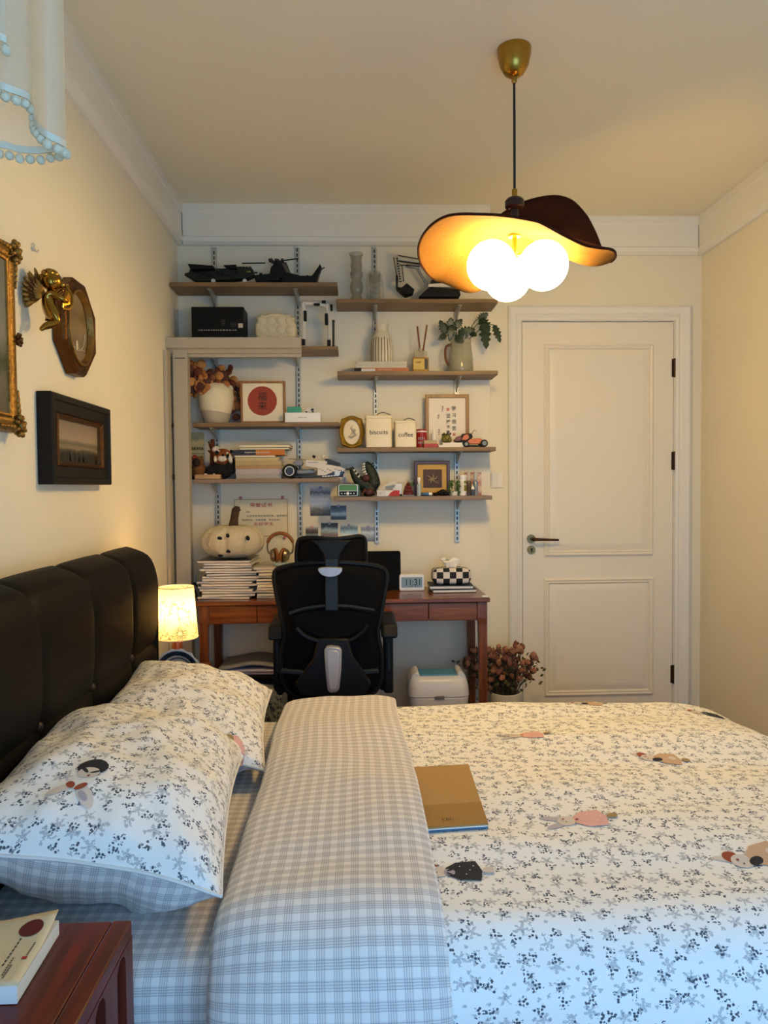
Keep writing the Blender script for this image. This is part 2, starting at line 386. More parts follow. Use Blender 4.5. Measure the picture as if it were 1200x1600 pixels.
# ================================================================ bed
BY0, BY1, MZ = 1.16, 2.44, .45
HX = -.70
def base_profile(t=0.0, top=None, near=.40, far=.30):
    """outline of the mattress seen from the side, offset outward by t: list of (y, drop, ny, nz) with arc length"""
    r = .05; pts = []
    N = 10
    for i in range(N): pts.append((BY0, -near+(near-r)*i/N, -1, 0))
    for i in range(9):
        a = pi/2*i/8; pts.append((BY0+r-r*cos(a), -r+r*sin(a), -cos(a), sin(a)))
    for i in range(1, 34): pts.append((BY0+r+(BY1-BY0-2*r)*i/34, 0, 0, 1))
    for i in range(9):
        a = pi/2*i/8; pts.append((BY1-r+r*sin(a), -r+r*cos(a), sin(a), cos(a)))
    for i in range(1, N+1): pts.append((BY1, -r-(far-r)*i/N, 1, 0))
    L = [0]
    for p, q in zip(pts, pts[1:]): L.append(L[-1]+sqrt((q[0]-p[0])**2+(q[1]-p[1])**2)+t*sqrt((q[2]-p[2])**2+(q[3]-p[3])**2))
    return pts, L
def pat(P, L, s):
    s = min(max(s, 0), L[-1]-1e-6)
    lo, hi = 0, len(L)-2
    while lo < hi:
        md = (lo+hi+1)//2
        if L[md] <= s: lo = md
        else: hi = md-1
    k = (s-L[lo])/max(1e-9, L[lo+1]-L[lo]); a, b = P[lo], P[lo+1]
    return [a[i]+(b[i]-a[i])*k for i in range(4)]
# --- patterned cloth
def plaid_mat(name):
    mt = bpy.data.materials.new(name); g = NT(mt)
    uv = g.n('ShaderNodeTexCoord').outputs['UV']
    nz = g.n('ShaderNodeTexNoise', {'Vector': uv, 'Scale': 60.0, 'Detail': 2.0})
    sp = g.n('ShaderNodeSeparateXYZ', {0: uv})
    P = .026
    def lines(c, k, jit):
        c = g.m('ADD', c, g.m('MULTIPLY', g.m('SUBTRACT', nz.outputs[0], .5), jit))
        f = g.m('FRACT', g.m('MULTIPLY', c, 1/P)); band = g.m('LESS_THAN', f, .56)
        ln = g.m('LESS_THAN', g.m('FRACT', g.m('MULTIPLY', c, k/P)), .36)
        return g.m('MULTIPLY', band, ln), band
    lu, bu = lines(sp.outputs[0], 7.0, .0012); lv, bv = lines(sp.outputs[1], 7.0, .0018)
    c = g.mix(g.m('MULTIPLY', bu, .13), lin('#ebe6df'), lin('#8f8890')); c = g.mix(g.m('MULTIPLY', bv, .15), c, lin('#868890'))
    c = g.mix(g.m('MULTIPLY', lu, .42), c, lin('#857a7c')); c = g.mix(g.m('MULTIPLY', lv, .42), c, lin('#74767c'))
    g.set(g.bsdf.inputs['Base Color'], c); g.bsdf.inputs['Roughness'].default_value = .9; g.bsdf.inputs['Specular IOR Level'].default_value = .2
    g.bsdf.inputs['Sheen Weight'].default_value = .15
    return mt
def floral_mat(name):
    mt = bpy.data.materials.new(name); g = NT(mt)
    uv0 = g.n('ShaderNodeTexCoord').outputs['UV']
    nz = g.n('ShaderNodeTexNoise', {'Vector': uv0, 'Scale': 230.0, 'Detail': 1.0})
    off = g.n('ShaderNodeVectorMath', {0: nz.outputs['Color'], 1: (.5, .5, .5)}, operation='SUBTRACT').outputs[0]
    off = g.n('ShaderNodeVectorMath', {0: off, 'Scale': .010}, operation='SCALE').outputs[0]
    uv = g.n('ShaderNodeVectorMath', {0: uv0, 1: off}, operation='ADD').outputs[0]
    def spot(scale, shift, seedmul):
        q = g.n('ShaderNodeVectorMath', {0: uv, 1: shift}, operation='ADD').outputs[0]
        v = g.n('ShaderNodeTexVoronoi', {'Vector': q, 'Scale': scale, 'Randomness': .72}, voronoi_dimensions='2D')
        d = g.n('ShaderNodeVectorMath', {0: q, 1: v.outputs['Position']}, operation='SUBTRACT').outputs[0]
        s = g.n('ShaderNodeSeparateXYZ', {0: d})
        r = g.n('ShaderNodeVectorMath', {0: d}, operation='LENGTH').outputs['Value']
        th = g.m('ARCTAN2', s.outputs[1], s.outputs[0]); rnd = g.n('ShaderNodeSeparateXYZ', {0: v.outputs['Color']}).outputs[0]
        return q, r, th, rnd
    q, r, th, rnd = spot(24.0, (0, 0, 0), 1)
    lim = g.m('MULTIPLY_ADD', g.m('SINE', g.m('MULTIPLY_ADD', th, 5.0, g.m('MULTIPLY', rnd, 40.0))), .0050, .0078)
    A = g.m('LESS_THAN', r, lim)
    fine = g.n('ShaderNodeTexNoise', {'Vector': uv0, 'Scale': 420.0, 'Detail': 1.0}).outputs[0]
    A = g.m('MULTIPLY', A, g.m('MULTIPLY_ADD', g.m('GREATER_THAN', fine, .5), -.38, .95))
    q2, r2, th2, rnd2 = spot(27.0, (.52, .31, 0), 1)
    lim2 = g.m('MULTIPLY_ADD', g.m('SINE', g.m('MULTIPLY_ADD', th2, 3.0, g.m('MULTIPLY', rnd2, 40.0))), .0040, .0080)
    vb = g.n('ShaderNodeTexVoronoi', {'Vector': uv0, 'Scale': 175.0, 'Randomness': .7}, voronoi_dimensions='2D')
    B = g.m('MULTIPLY', g.m('LESS_THAN', r2, lim2), g.m('LESS_THAN', vb.outputs['Distance'], .40))
    q3, r3, th3, rnd3 = spot(38.0, (.17, .83, 0), 1)
    D = g.m('LESS_THAN', r3, .0032)
    c = g.mix(g.m('MULTIPLY', A, .85), lin('#f4f1ea'), lin('#a3a4a6')); c = g.mix(g.m('MULTIPLY', D, .55), c, lin('#7c8086')); c = g.mix(B, c, lin('#565c64'))
    g.set(g.bsdf.inputs['Base Color'], c); g.bsdf.inputs['Roughness'].default_value = .9; g.bsdf.inputs['Specular IOR Level'].default_value = .2
    return mt
PLAID = plaid_mat('plaid cotton'); FLORAL = floral_mat('floral cotton')
# --- bed frame
bed = thing('bed', 'double bed with a tall black padded leather headboard against the left wall', 'bed', (.3, 1.81, 0))
bl = Vector(bed.location)
LEATHER = M('black leather', '#070504', .55, var=.15, scale=40, bump=.05, bscale=300, spec=.16)
MB().bb(HX-.0-bl.x, 1.27-bl.x, BY0+.02-bl.y, BY1-.02-bl.y, .08, .27).build('base', LEATHER, bed, bevel=.02)
for sx in (-.55, 1.15):
    for sy in (1.26, 2.36): MB().bb(sx-.03-bl.x, sx+.03-bl.x, sy-.03-bl.y, sy+.03-bl.y, 0, .08).build('foot', BLACK, bed)
MB().bb(HX+.005-bl.x, 1.25-bl.x, BY0-bl.y, BY1-bl.y, .27, MZ-.006).build('mattress', M('mattress ticking', '#d8d4cc', .9), bed, bevel=.04, seg=4)
HB0, HB1 = 1.10, 2.62; HT = 1.02
MB().bb(XL+.004-bl.x, HX-.09-bl.x, HB0-bl.y, HB1-bl.y, 0, HT-.09).build('headboard_back', LEATHER, bed, bevel=.02)
seams = [HB0, 1.33, 1.66, 1.99, 2.33, HB1]
prof_hb = catmull([(XL+.012, HT-.16, 0), (XL+.02, HT-.05, 0), (XL+.075, HT-.002, 0), (HX-.09, HT-.004, 0), (HX-.03, HT-.035, 0), (HX-.004, HT-.11, 0), (HX-.002, .82, 0), (HX-.004, .69, 0)], 6)
for a, b in zip(seams, seams[1:]):
    rp, _ = resample(prof_hb, 30)
    def fn(u, v, a=a, b=b):
        p = rp[round(v*30)]; pr_ = rp[max(0, round(v*30)-1)]; nx_ = rp[min(30, round(v*30)+1)]; t = nx_-pr_; nr = Vector((-t.y, t.x, 0)); nr = nr.normalized()
        e = 1-abs(2*u-1)**16; ev = min(1, (1-v)*9); k = -.005*(1-e)-.008*(1-ev)+.002*(1-abs(2*u-1)**2)
        return (p.x+nr.x*k-bl.x, a+(b-a)*u-bl.y, p.y+nr.y*k)
    pn = MB().grid(fn, 20, 30).build('headboard_panel', LEATHER, bed, smooth=True, angle=70)
    def fl(u, v, a=a, b=b):
        e = 1-abs(2*u-1)**12; ev = 1-abs(2*v-1)**12
        return (HX-.018+.014*e*ev-bl.x, a+(b-a)*u-bl.y, .30+.385*v)
    MB().grid(fl, 16, 16).build('headboard_lower_panel', LEATHER, bed, smooth=True, angle=70)
for y in seams[1:-1]: MB().ell((HX-.018-bl.x, y-bl.y, .69), (.010, .012, .012), 12, 8).build('button', M('tan button', '#2c1d10', .5), bed, smooth=True)
MB().prism([(p.x-bl.x, p.y) for p in rp]+[(HX-.006-bl.x, .30), (XL+.012-bl.x, .30)], HB1-.03-bl.y, HB1-.002-bl.y, 'XZ').build('headboard_end', LEATHER, bed, bevel=.012, seg=3)
# --- fitted sheet
P0, L0 = base_profile(.004)
def nz3(x, y, z, s): return noise.noise(Vector((x*s, y*s, z*s)))
def sheet(u, v):
    x = HX+.012+(.34-HX)*u; s = L0[-1]*v; y, d, ny, nzz = pat(P0, L0, s)
    t = .006+.003*nz3(x, s, 0, 7)
    return (x, y+ny*t, MZ+d+nzz*t)
fs = MB().grid(sheet, 60, 150, lambda u, v: ((.34-HX)*u, L0[-1]*v)).build('fitted_sheet', PLAID, smooth=True, angle=80)
tag(fs, 'grey and white plaid fitted sheet stretched over the mattress below the pillows', 'bed sheet')
# --- duvet
duv = thing('duvet', 'white floral duvet with rabbit prints spread over the bed, top edge folded back', 'duvet', (.6, 1.8, MZ)); dl = Vector(duv.location)
P1, L1 = base_profile(.085, near=.43, far=.33)
XA, XB = .085, 1.17
foot = catmull([(XA, 0, 0), (.5, .004, 0), (.9, 0, 0), (XB-.12, -.004, 0), (XB, -.03, 0), (XB+.08, -.085, 0), (XB+.125, -.17, 0), (XB+.135, -.3, 0), (XB+.14, -.4, 0)], 6)
foot, LF = resample(foot, 200)
def duvet(u, v, extra=0):
    s = L1[-1]*v; y, d, ny, nzz = pat(P1, L1, s)
    f = foot[min(200, int(u*200))].lerp(foot[min(200, int(u*200)+1)], u*200-int(u*200)); x = f.x
    t = .072-.022*max(0, (s/L1[-1]-.45)/.3)*(1 if s < L1[-1]*.8 else 1)+.016*nz3(x, s, 1, 2.3)+.006*nz3(x*.6, s*1.6, 4, 6)+.004*sin(s*17+x*3+2*nz3(x, s, 8, 2))*(.5+.5*nz3(x, s, 3, 2))+extra
    t += .012*max(0, 1-abs(s-L1[-1]*.62)/.25)
    if f.y < -.05: t *= max(.35, 1+f.y*1.6)
    return Vector((x, y+ny*t, max(.045, MZ+d+f.y+nzz*t)))
MB().grid(lambda u, v: duvet(u, v)-dl, 150, 230, lambda u, v: (LF*u, L1[-1]*v)).build('duvet_cover', FLORAL, duv, smooth=True, angle=80)
foldp = catmull([(-.222, .0, 0), (-.243, .045, 0), (-.225, .092, 0), (-.14, .114, 0), (-.02, .120, 0), (.075, .119, 0), (.122, .110, 0), (.128, .096, 0), (.112, .082, 0), (.06, .068, 0)], 6)
foldp, LP = resample(foldp, 120)
P2, L2 = base_profile(.11, near=.44, far=.33)
def fold(u, v, extra=0):
    s = L2[-1]*v; y, d, ny, nzz = pat(P2, L2, s)
    f = foldp[min(120, int(u*120))].lerp(foldp[min(120, int(u*120)+1)], u*120-int(u*120)); x = f.x; t = f.y*(1-.28*max(0, (v-.45)/.3 if v < .75 else 1))
    t += (.010*nz3(x, s, 2, 3)+.005*nz3(x, s, 5, 9)+.004*sin(s*13+x*6+3*nz3(x, s, 1, 2)))*min(1, t/.06)+extra
    x += .035*(.5-v)+.012*nz3(0, s, 3, 2.5)
    return Vector((x, y+ny*t, max(.04, MZ+d+nzz*t)))
MB().grid(lambda u, v: fold(u, v)-dl, 90, 220, lambda u, v: (LP*u, L2[-1]*v)).build('folded_edge', PLAID, duv, smooth=True, angle=80)['label'] = 'plaid reverse of the duvet folded back in a thick band'
# --- rabbit prints: flat appliques that follow a cloth surface
PRINTC = {k: M('print '+k, c, .9, var=.05) for k, c in dict(fawn='#d8cbbd', grey='#b9b3b8', pink='#e3b0a6', black='#26262a', tan='#c9a888', brown='#8a4a28', gold='#a3895a', white='#ebe7df', lilac='#a9a2ad', rust='#9c4a2c').items()}
def ellipse(cx, cy, a, b, rot=0, n=14): return [(cx+a*cos(t)*cos(rot)-b*sin(t)*sin(rot), cy+a*cos(t)*sin(rot)+b*sin(t)*cos(rot)) for t in (2*pi*i/n for i in range(n))]
def motif(kind):
    body = dict(pink='pink', black='black', tan='tan')[kind]; hair = dict(pink='fawn', black='rust', tan='rust')[kind]
    L = []
    if kind == 'pink': L += [('grey', ellipse(-.062, .012, .024, .007, -.25)), ('grey', ellipse(-.060, -.012, .024, .007, .3))]
    else: L += [('fawn', ellipse(-.058, .012, .020, .006, -.4)), (hair, ellipse(-.045, .013, .014, .012))]
    L += [('fawn', ellipse(-.034, 0, .019, .015))]
    L += [(body, [(-.018, .010), (.004, .024), (.044, .027), (.052, .0), (.044, -.026), (.004, -.024), (-.018, -.010)])]
    if kind == 'black': L += [('lilac', ellipse(-.012, -.002, .011, .009)), ('black', ellipse(-.006, .006, .012, .003, .5)), ('black', ellipse(-.012, -.008, .008, .0022, -.6))]
    if kind == 'tan': L += [('black', ellipse(-.012, -.006, .015, .008, .3)), ('fawn', ellipse(.03, .004, .010, .008))]
    if kind == 'pink': L += [('white', ellipse(.016+.012*i, .014-.012*((i*2) % 3), .0016, .0016, n=6)) for i in range(3)]+[('rust', ellipse(-.012, .0, .004, .0016, .5)), ('rust', ellipse(-.012, .0, .004, .0016, -.5))]
    if kind == 'black': L += [('white', ellipse(.010+.009*i, .012-.011*((i*2) % 3), .0014, .0014, n=6)) for i in range(4)]
    L += [('fawn' if kind == 'black' else 'gold', ellipse(.064, .0, .012, .008, .2)), ('rust', ellipse(-.040, .004, .003, .002, n=6)), ('black', ellipse(-.037, -.006, .0016, .0016, n=6))]
    return L
def applique(name, surf, u0, v0, Lu, Lv, layers, k, ang, parent, off, kv=1.0):
    m = MB(); mats = []
    for li, (cn, poly) in enumerate(layers):
        if PRINTC[cn] not in mats: mats.append(PRINTC[cn])
        m.cur = mats.index(PRINTC[cn]); h = .0012+.00025*li
        ctr = (sum(p[0] for p in poly)/len(poly), sum(p[1] for p in poly)/len(poly))
        rings = [[ctr]*len(poly)]+[[(ctr[0]+(p[0]-ctr[0])*q, ctr[1]+(p[1]-ctr[1])*q) for p in poly] for q in (.35, .7, 1)]
        L = []
        for rg in rings:
            row = []
            for a, b in rg:
                du = (a*cos(ang)-b*sin(ang))*k; dv = (a*sin(ang)+b*cos(ang))*k*kv
                row.append(tuple(surf(u0+du/Lu, v0+dv/Lv, h)-off))
            L.append(row)
        m.loft(L)
    return m.build(name, mats, parent, fixn=False)
def find_uv(surf, px, py, n=90):
    best = None
    for i in range(n+1):
        for j in range(n+1):
            q = proj(surf(i/n, j/n)); e = (q[0]-px)**2+(q[1]-py)**2
            if best is None or e < best[0]: best = (e, i/n, j/n)
    e, u, v = best; st = 1/n
    for _ in range(5):
        st /= 2
        for du in (-st, 0, st):
            for dv in (-st, 0, st):
                q = proj(surf(u+du if 0 <= u+du <= 1 else u, v+dv if 0 <= v+dv <= 1 else v)); e2 = (q[0]-px)**2+(q[1]-py)**2
                if e2 < best[0]: best = (e2, u+du, v+dv)
        e, u, v = best
    return u, v
for px, py, kd, k, a in ((910, 1281, 'pink', 1.0, .06), (712, 1363, 'black', .95, .02), (652, 1193, 'black', .85, 0), (1033, 1186, 'tan', .95, -.1), (822, 1149, 'pink', .95, .05), (918, 1099, 'tan', .9, 0), (1105, 1116, 'black', .95, -.1), (1186, 1340, 'tan', 1.1, .2)):
    u, v = find_uv(duvet, px, py); applique('rabbit_print', duvet, u, v, LF, L1[-1], motif(kd), k, a, duv, dl, 1.3)
# --- pillows
def pillow(name, label, c, tilt, yaw, roll, A, B, T, seed, uoff):
    root = thing(name, label, 'pillow', (c[0], c[1], c[2]-T*.9), 0, 'bed pillows')
    R = Matrix.Rotation(yaw, 3, 'Z') @ Matrix.Rotation(roll, 3, 'X') @ Matrix.Rotation(tilt, 3, 'Y')
    def surf(u, v, h=0, side=1):
        a, b = 2*u-1, 2*v-1
        ea, eb = max(0, 1-abs(a)**2.6), max(0, 1-abs(b)**3.2)
        th = T*(ea**.55)*(eb**.5)
        th *= 1+.10*nz3(a, b, seed, 1.6)
        wr = .014*nz3(a*1.1, b*1.1, seed+3*side, 2.2)+.006*sin(9*a+5*b+4*nz3(a, b, seed, 1.5))*max(abs(a), abs(b))**2*(1-max(abs(a), abs(b))**8)
        wr += .006*nz3(a, b, seed+9, 5)
        x = A*a*(1-.075*(1-b*b))*(1+.0*b); y = B*b*(1-.055*(1-a*a))
        z = (1 if side > 0 else -1.3)*(th+wr*min(1, th/.03)+h)+.018*nz3(a, b, seed+20, 1.1)*max(abs(a), abs(b))**3
        p = Vector(c)+R @ Vector((x, y, z))
        return p
    o = Vector(root.location)
    def arc(side, nu, nv):
        P = [[surf(a/nu, b/nv, 0, side) for a in range(nu+1)] for b in range(nv+1)]; U = {}; cu_, cv_ = nu//2, nv//2
        for b in range(nv+1):
            for rng, sg in ((range(cu_, nu), 1), (range(cu_, 0, -1), -1)):
                l = 0; U[(cu_, b)] = 0
                for a in rng: l += (P[b][a+sg]-P[b][a]).length; U[(a+sg, b)] = sg*l
        V = {}
        for a in range(nu+1):
            for rng, sg in ((range(cv_, nv), 1), (range(cv_, 0, -1), -1)):
                l = 0; V[(a, cv_)] = 0
                for b in rng: l += (P[b+sg][a]-P[b][a]).length; V[(a, b+sg)] = sg*l
        return lambda u, v: (U[(round(u*nu), round(v*nv))]+uoff+1, V[(round(u*nu), round(v*nv))]+1)
    MB().grid(lambda u, v: surf(u, v)-o, 70, 90, arc(1, 70, 90)).build('pillowcase_front', FLORAL, root, smooth=True, angle=80)
    MB().grid(lambda u, v: surf(u, v, 0, -1)-o, 50, 70, arc(-1, 50, 70)).build('pillowcase_back', PLAID, root, smooth=True, angle=80)
    m = MB(); N = 60; ed = [surf(i/N, 0) for i in range(N)]+[surf(1, i/N) for i in range(N)]+[surf(1-i/N, 1) for i in range(N)]+[surf(0, 1-i/N) for i in range(N)]
    m.tube([p-o for p in ed], .0035, 6, True).build('seam', M('white piping', '#e6e3dc', .9), root, smooth=True)
    return root, surf, 2*A, 2*B, o
pA = pillow('pillow', 'puffy floral pillow nearest the viewer, dark-collared rabbit print and plaid underside', (-.490, 1.55, .598), radians(14), radians(5.5), radians(-1), .232, .36, .112, 3, 0)
pB = pillow('pillow', 'floral pillow farther back, partly behind the nearer pillow beside the table lamp', (-.492, 2.17, .572), radians(15), radians(5), radians(2), .23, .335, .085, 11, .37)
pl1 = [('fawn', ellipse(-.05, -.03, .03, .013, .9)), ('lilac', ellipse(-.052, -.026, .015, .006, 1.0)), ('fawn', ellipse(-.045, .022, .028, .011, -.6)), ('white', ellipse(-.01, .0, .03, .024)), ('rust', ellipse(-.032, .012, .012, .007, .9)), ('rust', ellipse(-.034, -.010, .012, .007, -.7)), ('black', ellipse(.03, .004, .028, .03)), ('fawn', ellipse(.008, .0, .020, .021)), ('black', ellipse(.014, .012, .014, .004, .9)), ('black', ellipse(.014, -.012, .013, .003, -.8)), ('rust', ellipse(-.004, -.006, .004, .0025, n=6))]
u, v = find_uv(pA[1], 135, 1212); applique('rabbit_print', pA[1], u, v, pA[2], pA[3], pl1, .95, radians(75), pA[0], pA[4])
u, v = find_uv(pB[1], 368, 1172); applique('rabbit_print', pB[1], u, v, pB[2], pB[3], [('pink', ellipse(0, 0, .05, .028)), ('gold', ellipse(.038, .016, .014, .012)), ('rust', ellipse(0, .008, .002, .002, n=6)), ('rust', ellipse(-.02, -.004, .002, .002, n=6))], .9, radians(100), pB[0], pB[4])
# --- notebook on the duvet
KR = M('kraft card', '#b08a52', .85, var=.06, scale=90); KR2 = M('kraft card pocket', '#a07a40', .85, var=.06, scale=90)
def onz_(px, py, z):
    d = RM @ Vector(((px-600)/F, -(py-800)/F, -1)); return Vector((0, 0, CAMZ))+d*((z-CAMZ)/d.z)
ZN = .58
DV = [duvet(a/60, b/60) for a in range(40) for b in range(10, 50)]
for _ in range(3):
    q4 = [onz_(*p, ZN) for p in ((620, 1200), (732, 1194), (763, 1288), (645, 1296))]
    xs4 = [p.x for p in q4]; ys4 = [p.y for p in q4]
    ZN = max(p.z for p in DV if min(xs4) < p.x < max(xs4) and min(ys4) < p.y < max(ys4))+.002
c4 = [onz_(*p, ZN+.008) for p in ((620, 1200), (732, 1194), (763, 1288), (645, 1296))]
zn = ZN
c4 = [Vector((p.x, p.y, 0)) for p in c4]; ctr = sum(c4, Vector())/4
nb = thing('notebook', 'tan kraft card notebook lying on the duvet next to the plaid fold', 'notebook', (ctr.x, ctr.y, zn))
q = [p-ctr for p in c4]; lo = [q[0].lerp(q[3], .68), q[1].lerp(q[2], .68)]
def slab(name, pts, z0, z1, mt): n = len(pts); return MB().add([(p.x, p.y, z0) for p in pts]+[(p.x, p.y, z1) for p in pts], [tuple(range(n))[::-1], tuple(range(n, 2*n))]+[(i, (i+1) % n, n+(i+1) % n, n+i) for i in range(n)]).build(name, mt, nb, bevel=.0006)
slab('cover', q, .006, .0085, KR)
slab('pocket', [lo[0], lo[1], q[2], q[3]], .0085, .0100, KR2)
slab('pages', [p*.985 for p in q], .002, .006, PAPER)
slab('back_cover', q, 0, .002, M('blue marbled cover', '#3f6f92', .6, var=.5, scale=40))
tp = q[3].lerp(q[2], .5).lerp(q[0].lerp(q[1], .5), .09)
text('l.lll:.', INK, nb, (tp.x, tp.y, .0104), w=.026, rot=(0, 0, atan2((q[2]-q[3]).y, (q[2]-q[3]).x)))
# --- near nightstand
NX1, NY1, NZ = WX(196, 1440, -.341).x, 1.088, .58
MAHO = wood('red mahogany', '#46110a', '#701c0e', .3, 'Y', 5, .0); MAHV = wood('red mahogany side', '#46180e', '#6c2a1a', .4, 'Z', 6, .0)
ns = thing('nightstand', 'red mahogany nightstand with arched cut-outs in its side, in the near left corner', 'nightstand', (-.61, .87, 0)); nl = Vector(ns.location)
ny0 = .62
MB().bb(XL+.02-nl.x, NX1-.0288-nl.x, ny0-nl.y, NY1-nl.y, NZ-.022, NZ).build('top', MAHO, ns, bevel=.003)
MB().bb(NX1-.0285-nl.x, NX1-nl.x, ny0-nl.y, NY1-nl.y, NZ-.022, NZ+.001).build('top_edge', MAHO, ns, bevel=.003)
MB().bb(XL+.03-nl.x, NX1-.032-nl.x, ny0+.01-nl.y, NY1-.01-nl.y, .08, NZ-.022).build('body', MAHV, ns)
bm = bmesh.new(); edges = []
def loop(pts):
    vs = [bm.verts.new((NX1-nl.x, a-nl.y, b)) for a, b in pts]; edges.extend(bm.edges.new((vs[i], vs[(i+1) % len(vs)])) for i in range(len(vs)))
loop([(ny0, .08), (NY1, .08), (NY1, NZ-.022), (ny0, NZ-.022)])
yy = 1.037
while yy > ny0+.04:
    w = .019; loop([(yy+w*cos(t), .535+w*sin(t)) for t in (pi*i/8 for i in range(9))]+[(yy-w, .16)]+[(yy+w*cos(t), .14+w*sin(t)) for t in (pi+pi*i/8 for i in range(9))]); yy -= .086
bmesh.ops.triangle_fill(bm, use_beauty=True, use_dissolve=False, edges=edges)
ex = bmesh.ops.extrude_face_region(bm, geom=bm.faces[:]); bmesh.ops.translate(bm, vec=(-.018, 0, 0), verts=[g for g in ex['geom'] if isinstance(g, bmesh.types.BMVert)])
bmesh.ops.recalc_face_normals(bm, faces=bm.faces); me = bpy.data.meshes.new('side_panel'); bm.to_mesh(me); bm.free(); me.materials.append(MAHV)
o = bpy.data.objects.new('side_panel', me); C.objects.link(o); o.parent = ns
for sx in (XL+.06, NX1-.06):
    for sy in (ny0+.04, NY1-.05): MB().bb(sx-.02-nl.x, sx+.02-nl.x, sy-.02-nl.y, sy+.02-nl.y, 0, .08).build('foot', MAHV, ns)
# paperback on it: W-derived corners on the nightstand top
def onz(px, py, z):
    d = RM @ Vector(((px-600)/F, -(py-800)/F, -1)); return Vector((0, 0, CAMZ))+d*((z-CAMZ)/d.z)
bk = thing('paperback_book', 'cream paperback with a round maroon badge lying on the red nightstand', 'book', (-.5, .95, NZ+.001)); ko = Vector(bk.location)
tz = NZ+.024
A_, B_, D_ = onz(27, 1539, tz), onz(92, 1436, tz), onz(-60, 1540, tz)
wv = Vector((-.17, .0, 0)); ex_ = (B_-A_); ex_.z = 0
A_.z = B_.z = 0
def bpt(a, b, z): p = A_+ex_*b+wv*a; return (p.x-ko.x, p.y-ko.y, z)
MB().add([bpt(a, b, z) for z in (.0015, .021) for a, b in ((0, 0), (0, 1), (1, 1), (1, 0))], [(3, 2, 1, 0), (4, 5, 6, 7), (0, 1, 5, 4), (1, 2, 6, 5), (2, 3, 7, 6), (3, 0, 4, 7)]).build('pages', M('cream page block', '#e9dfc8', .8, var=.04, scale=200, stretch=(1, 1, 30)), bk)
def cov(u, v):
    lift = .012*max(0, v-.45)**2*4*max(0, 1-u*2.2)
    p = bpt(u, v, .0225+lift); return p
COVER = M('cream cover stock', '#cdbf9c', .45, var=.03)
MB().grid(cov, 12, 14).build('front_cover', COVER, bk, smooth=True, solid=.0008)
MB().add([bpt(a, b, 0) for a, b in ((0, 0), (0, 1), (1, 1), (1, 0))]+[bpt(a, b, .0014) for a, b in ((0, 0), (0, 1), (1, 1), (1, 0))], [(3, 2, 1, 0), (4, 5, 6, 7), (0, 1, 5, 4), (1, 2, 6, 5), (2, 3, 7, 6), (3, 0, 4, 7)]).build('back_cover', COVER, bk)
sp = [bpt(0, -.012, 0), bpt(1, -.012, 0), bpt(1, -.012, .0225), bpt(0, -.012, .0225)]
MB().add(sp+[(p[0], p[1]+.0015, p[2]) for p in sp], [(0, 1, 2, 3), (7, 6, 5, 4), (0, 4, 5, 1), (1, 5, 6, 2), (2, 6, 7, 3), (3, 7, 4, 0)]).build('spine', WHITEP, bk)
def flat(pts, lift, mt, name): return MB().add([(lambda q: (q[0], q[1], q[2]+lift))(cov(a, b)) for a, b in pts], [tuple(range(len(pts)))]).build(name, mt, bk)
def findc(px, py):
    P = onz(px, py, tz); r = Vector((P.x-A_.x, P.y-A_.y)); e1 = Vector((ex_.x, ex_.y)); e2 = Vector((wv.x, wv.y)); det = e2.x*e1.y-e2.y*e1.x
    return ((r.x*e1.y-r.y*e1.x)/det, (e2.x*r.y-e2.y*r.x)/det)
a, b = findc(49, 1455); flat([(a+.095*cos(t), b+.115*sin(t)) for t in (2*pi*i/24 for i in range(24))], .0012, M('maroon badge', '#5a1216', .5), 'badge')
for s, (x0, y0, x1, y1) in enumerate(((33, 1468, 2, 1512), (21, 1497, 2, 1526), (18, 1508, 3, 1530), (55, 1474, 41, 1494))):
    a0, b0 = findc(x0, y0); a1, b1 = findc(x1, y1)
    nseg = 24
    for i in range(nseg):
        if i % 3 == 2: continue
        t0, t1 = i/nseg, (i+.8)/nseg; w = .007
        flat([(a0+(a1-a0)*t0-w, b0+(b1-b0)*t0), (a0+(a1-a0)*t1-w, b0+(b1-b0)*t1), (a0+(a1-a0)*t1+w, b0+(b1-b0)*t1), (a0+(a1-a0)*t0+w, b0+(b1-b0)*t0)], .0011, INK, 'print_line')
a, b = findc(38, 1497); flat([(a-.02, b-.02), (a+.02, b-.02), (a+.02, b+.02), (a-.02, b+.02)], .0011, RED, 'stamp')
# ================================================================ pendant lamp
LY = 2.42; lc = W(804, 318, LY); pend = thing('pendant_lamp', 'brown wide-brimmed hat-shaped pendant lamp with three glowing white globes', 'ceiling lamp', (lc.x, LY, ZC))
def L3(p): return (p[0], p[1], p[2]-ZC)
zt0 = lc.z
cp = [(.001, 0), (.055, 0), (.054, -.02), (.047, -.052), (.033, -.078), (.016, -.090), (.001, -.092)]
MB().lathe(cp, n=32).build('canopy', BRASS, pend, smooth=True)
MB().lathe([(.009, -.09), (.009, -.105), (.006, -.11)], n=12).build('canopy_nut', BRASS, pend, smooth=True)
MB().cyl(L3((0, 0, ZC-.10)), L3((0, 0, zt0+.02)), .0042, n=10).build('cord', M('black cord', '#0d0d12', .5), pend, smooth=True)
MB().lathe([(.009, .045), (.009, .022), (.012, .020), (.012, .012)], (0, 0, zt0-ZC), n=14).build('cord_grip', BRASS, pend, smooth=True)
MB().lathe([(.002, .018), (.024, .016), (.031, .008), (.031, -.012), (.02, -.02)], (0, 0, zt0-ZC), n=24).build('knob', M('dark walnut knob', '#2a140d', .35), pend, smooth=True)
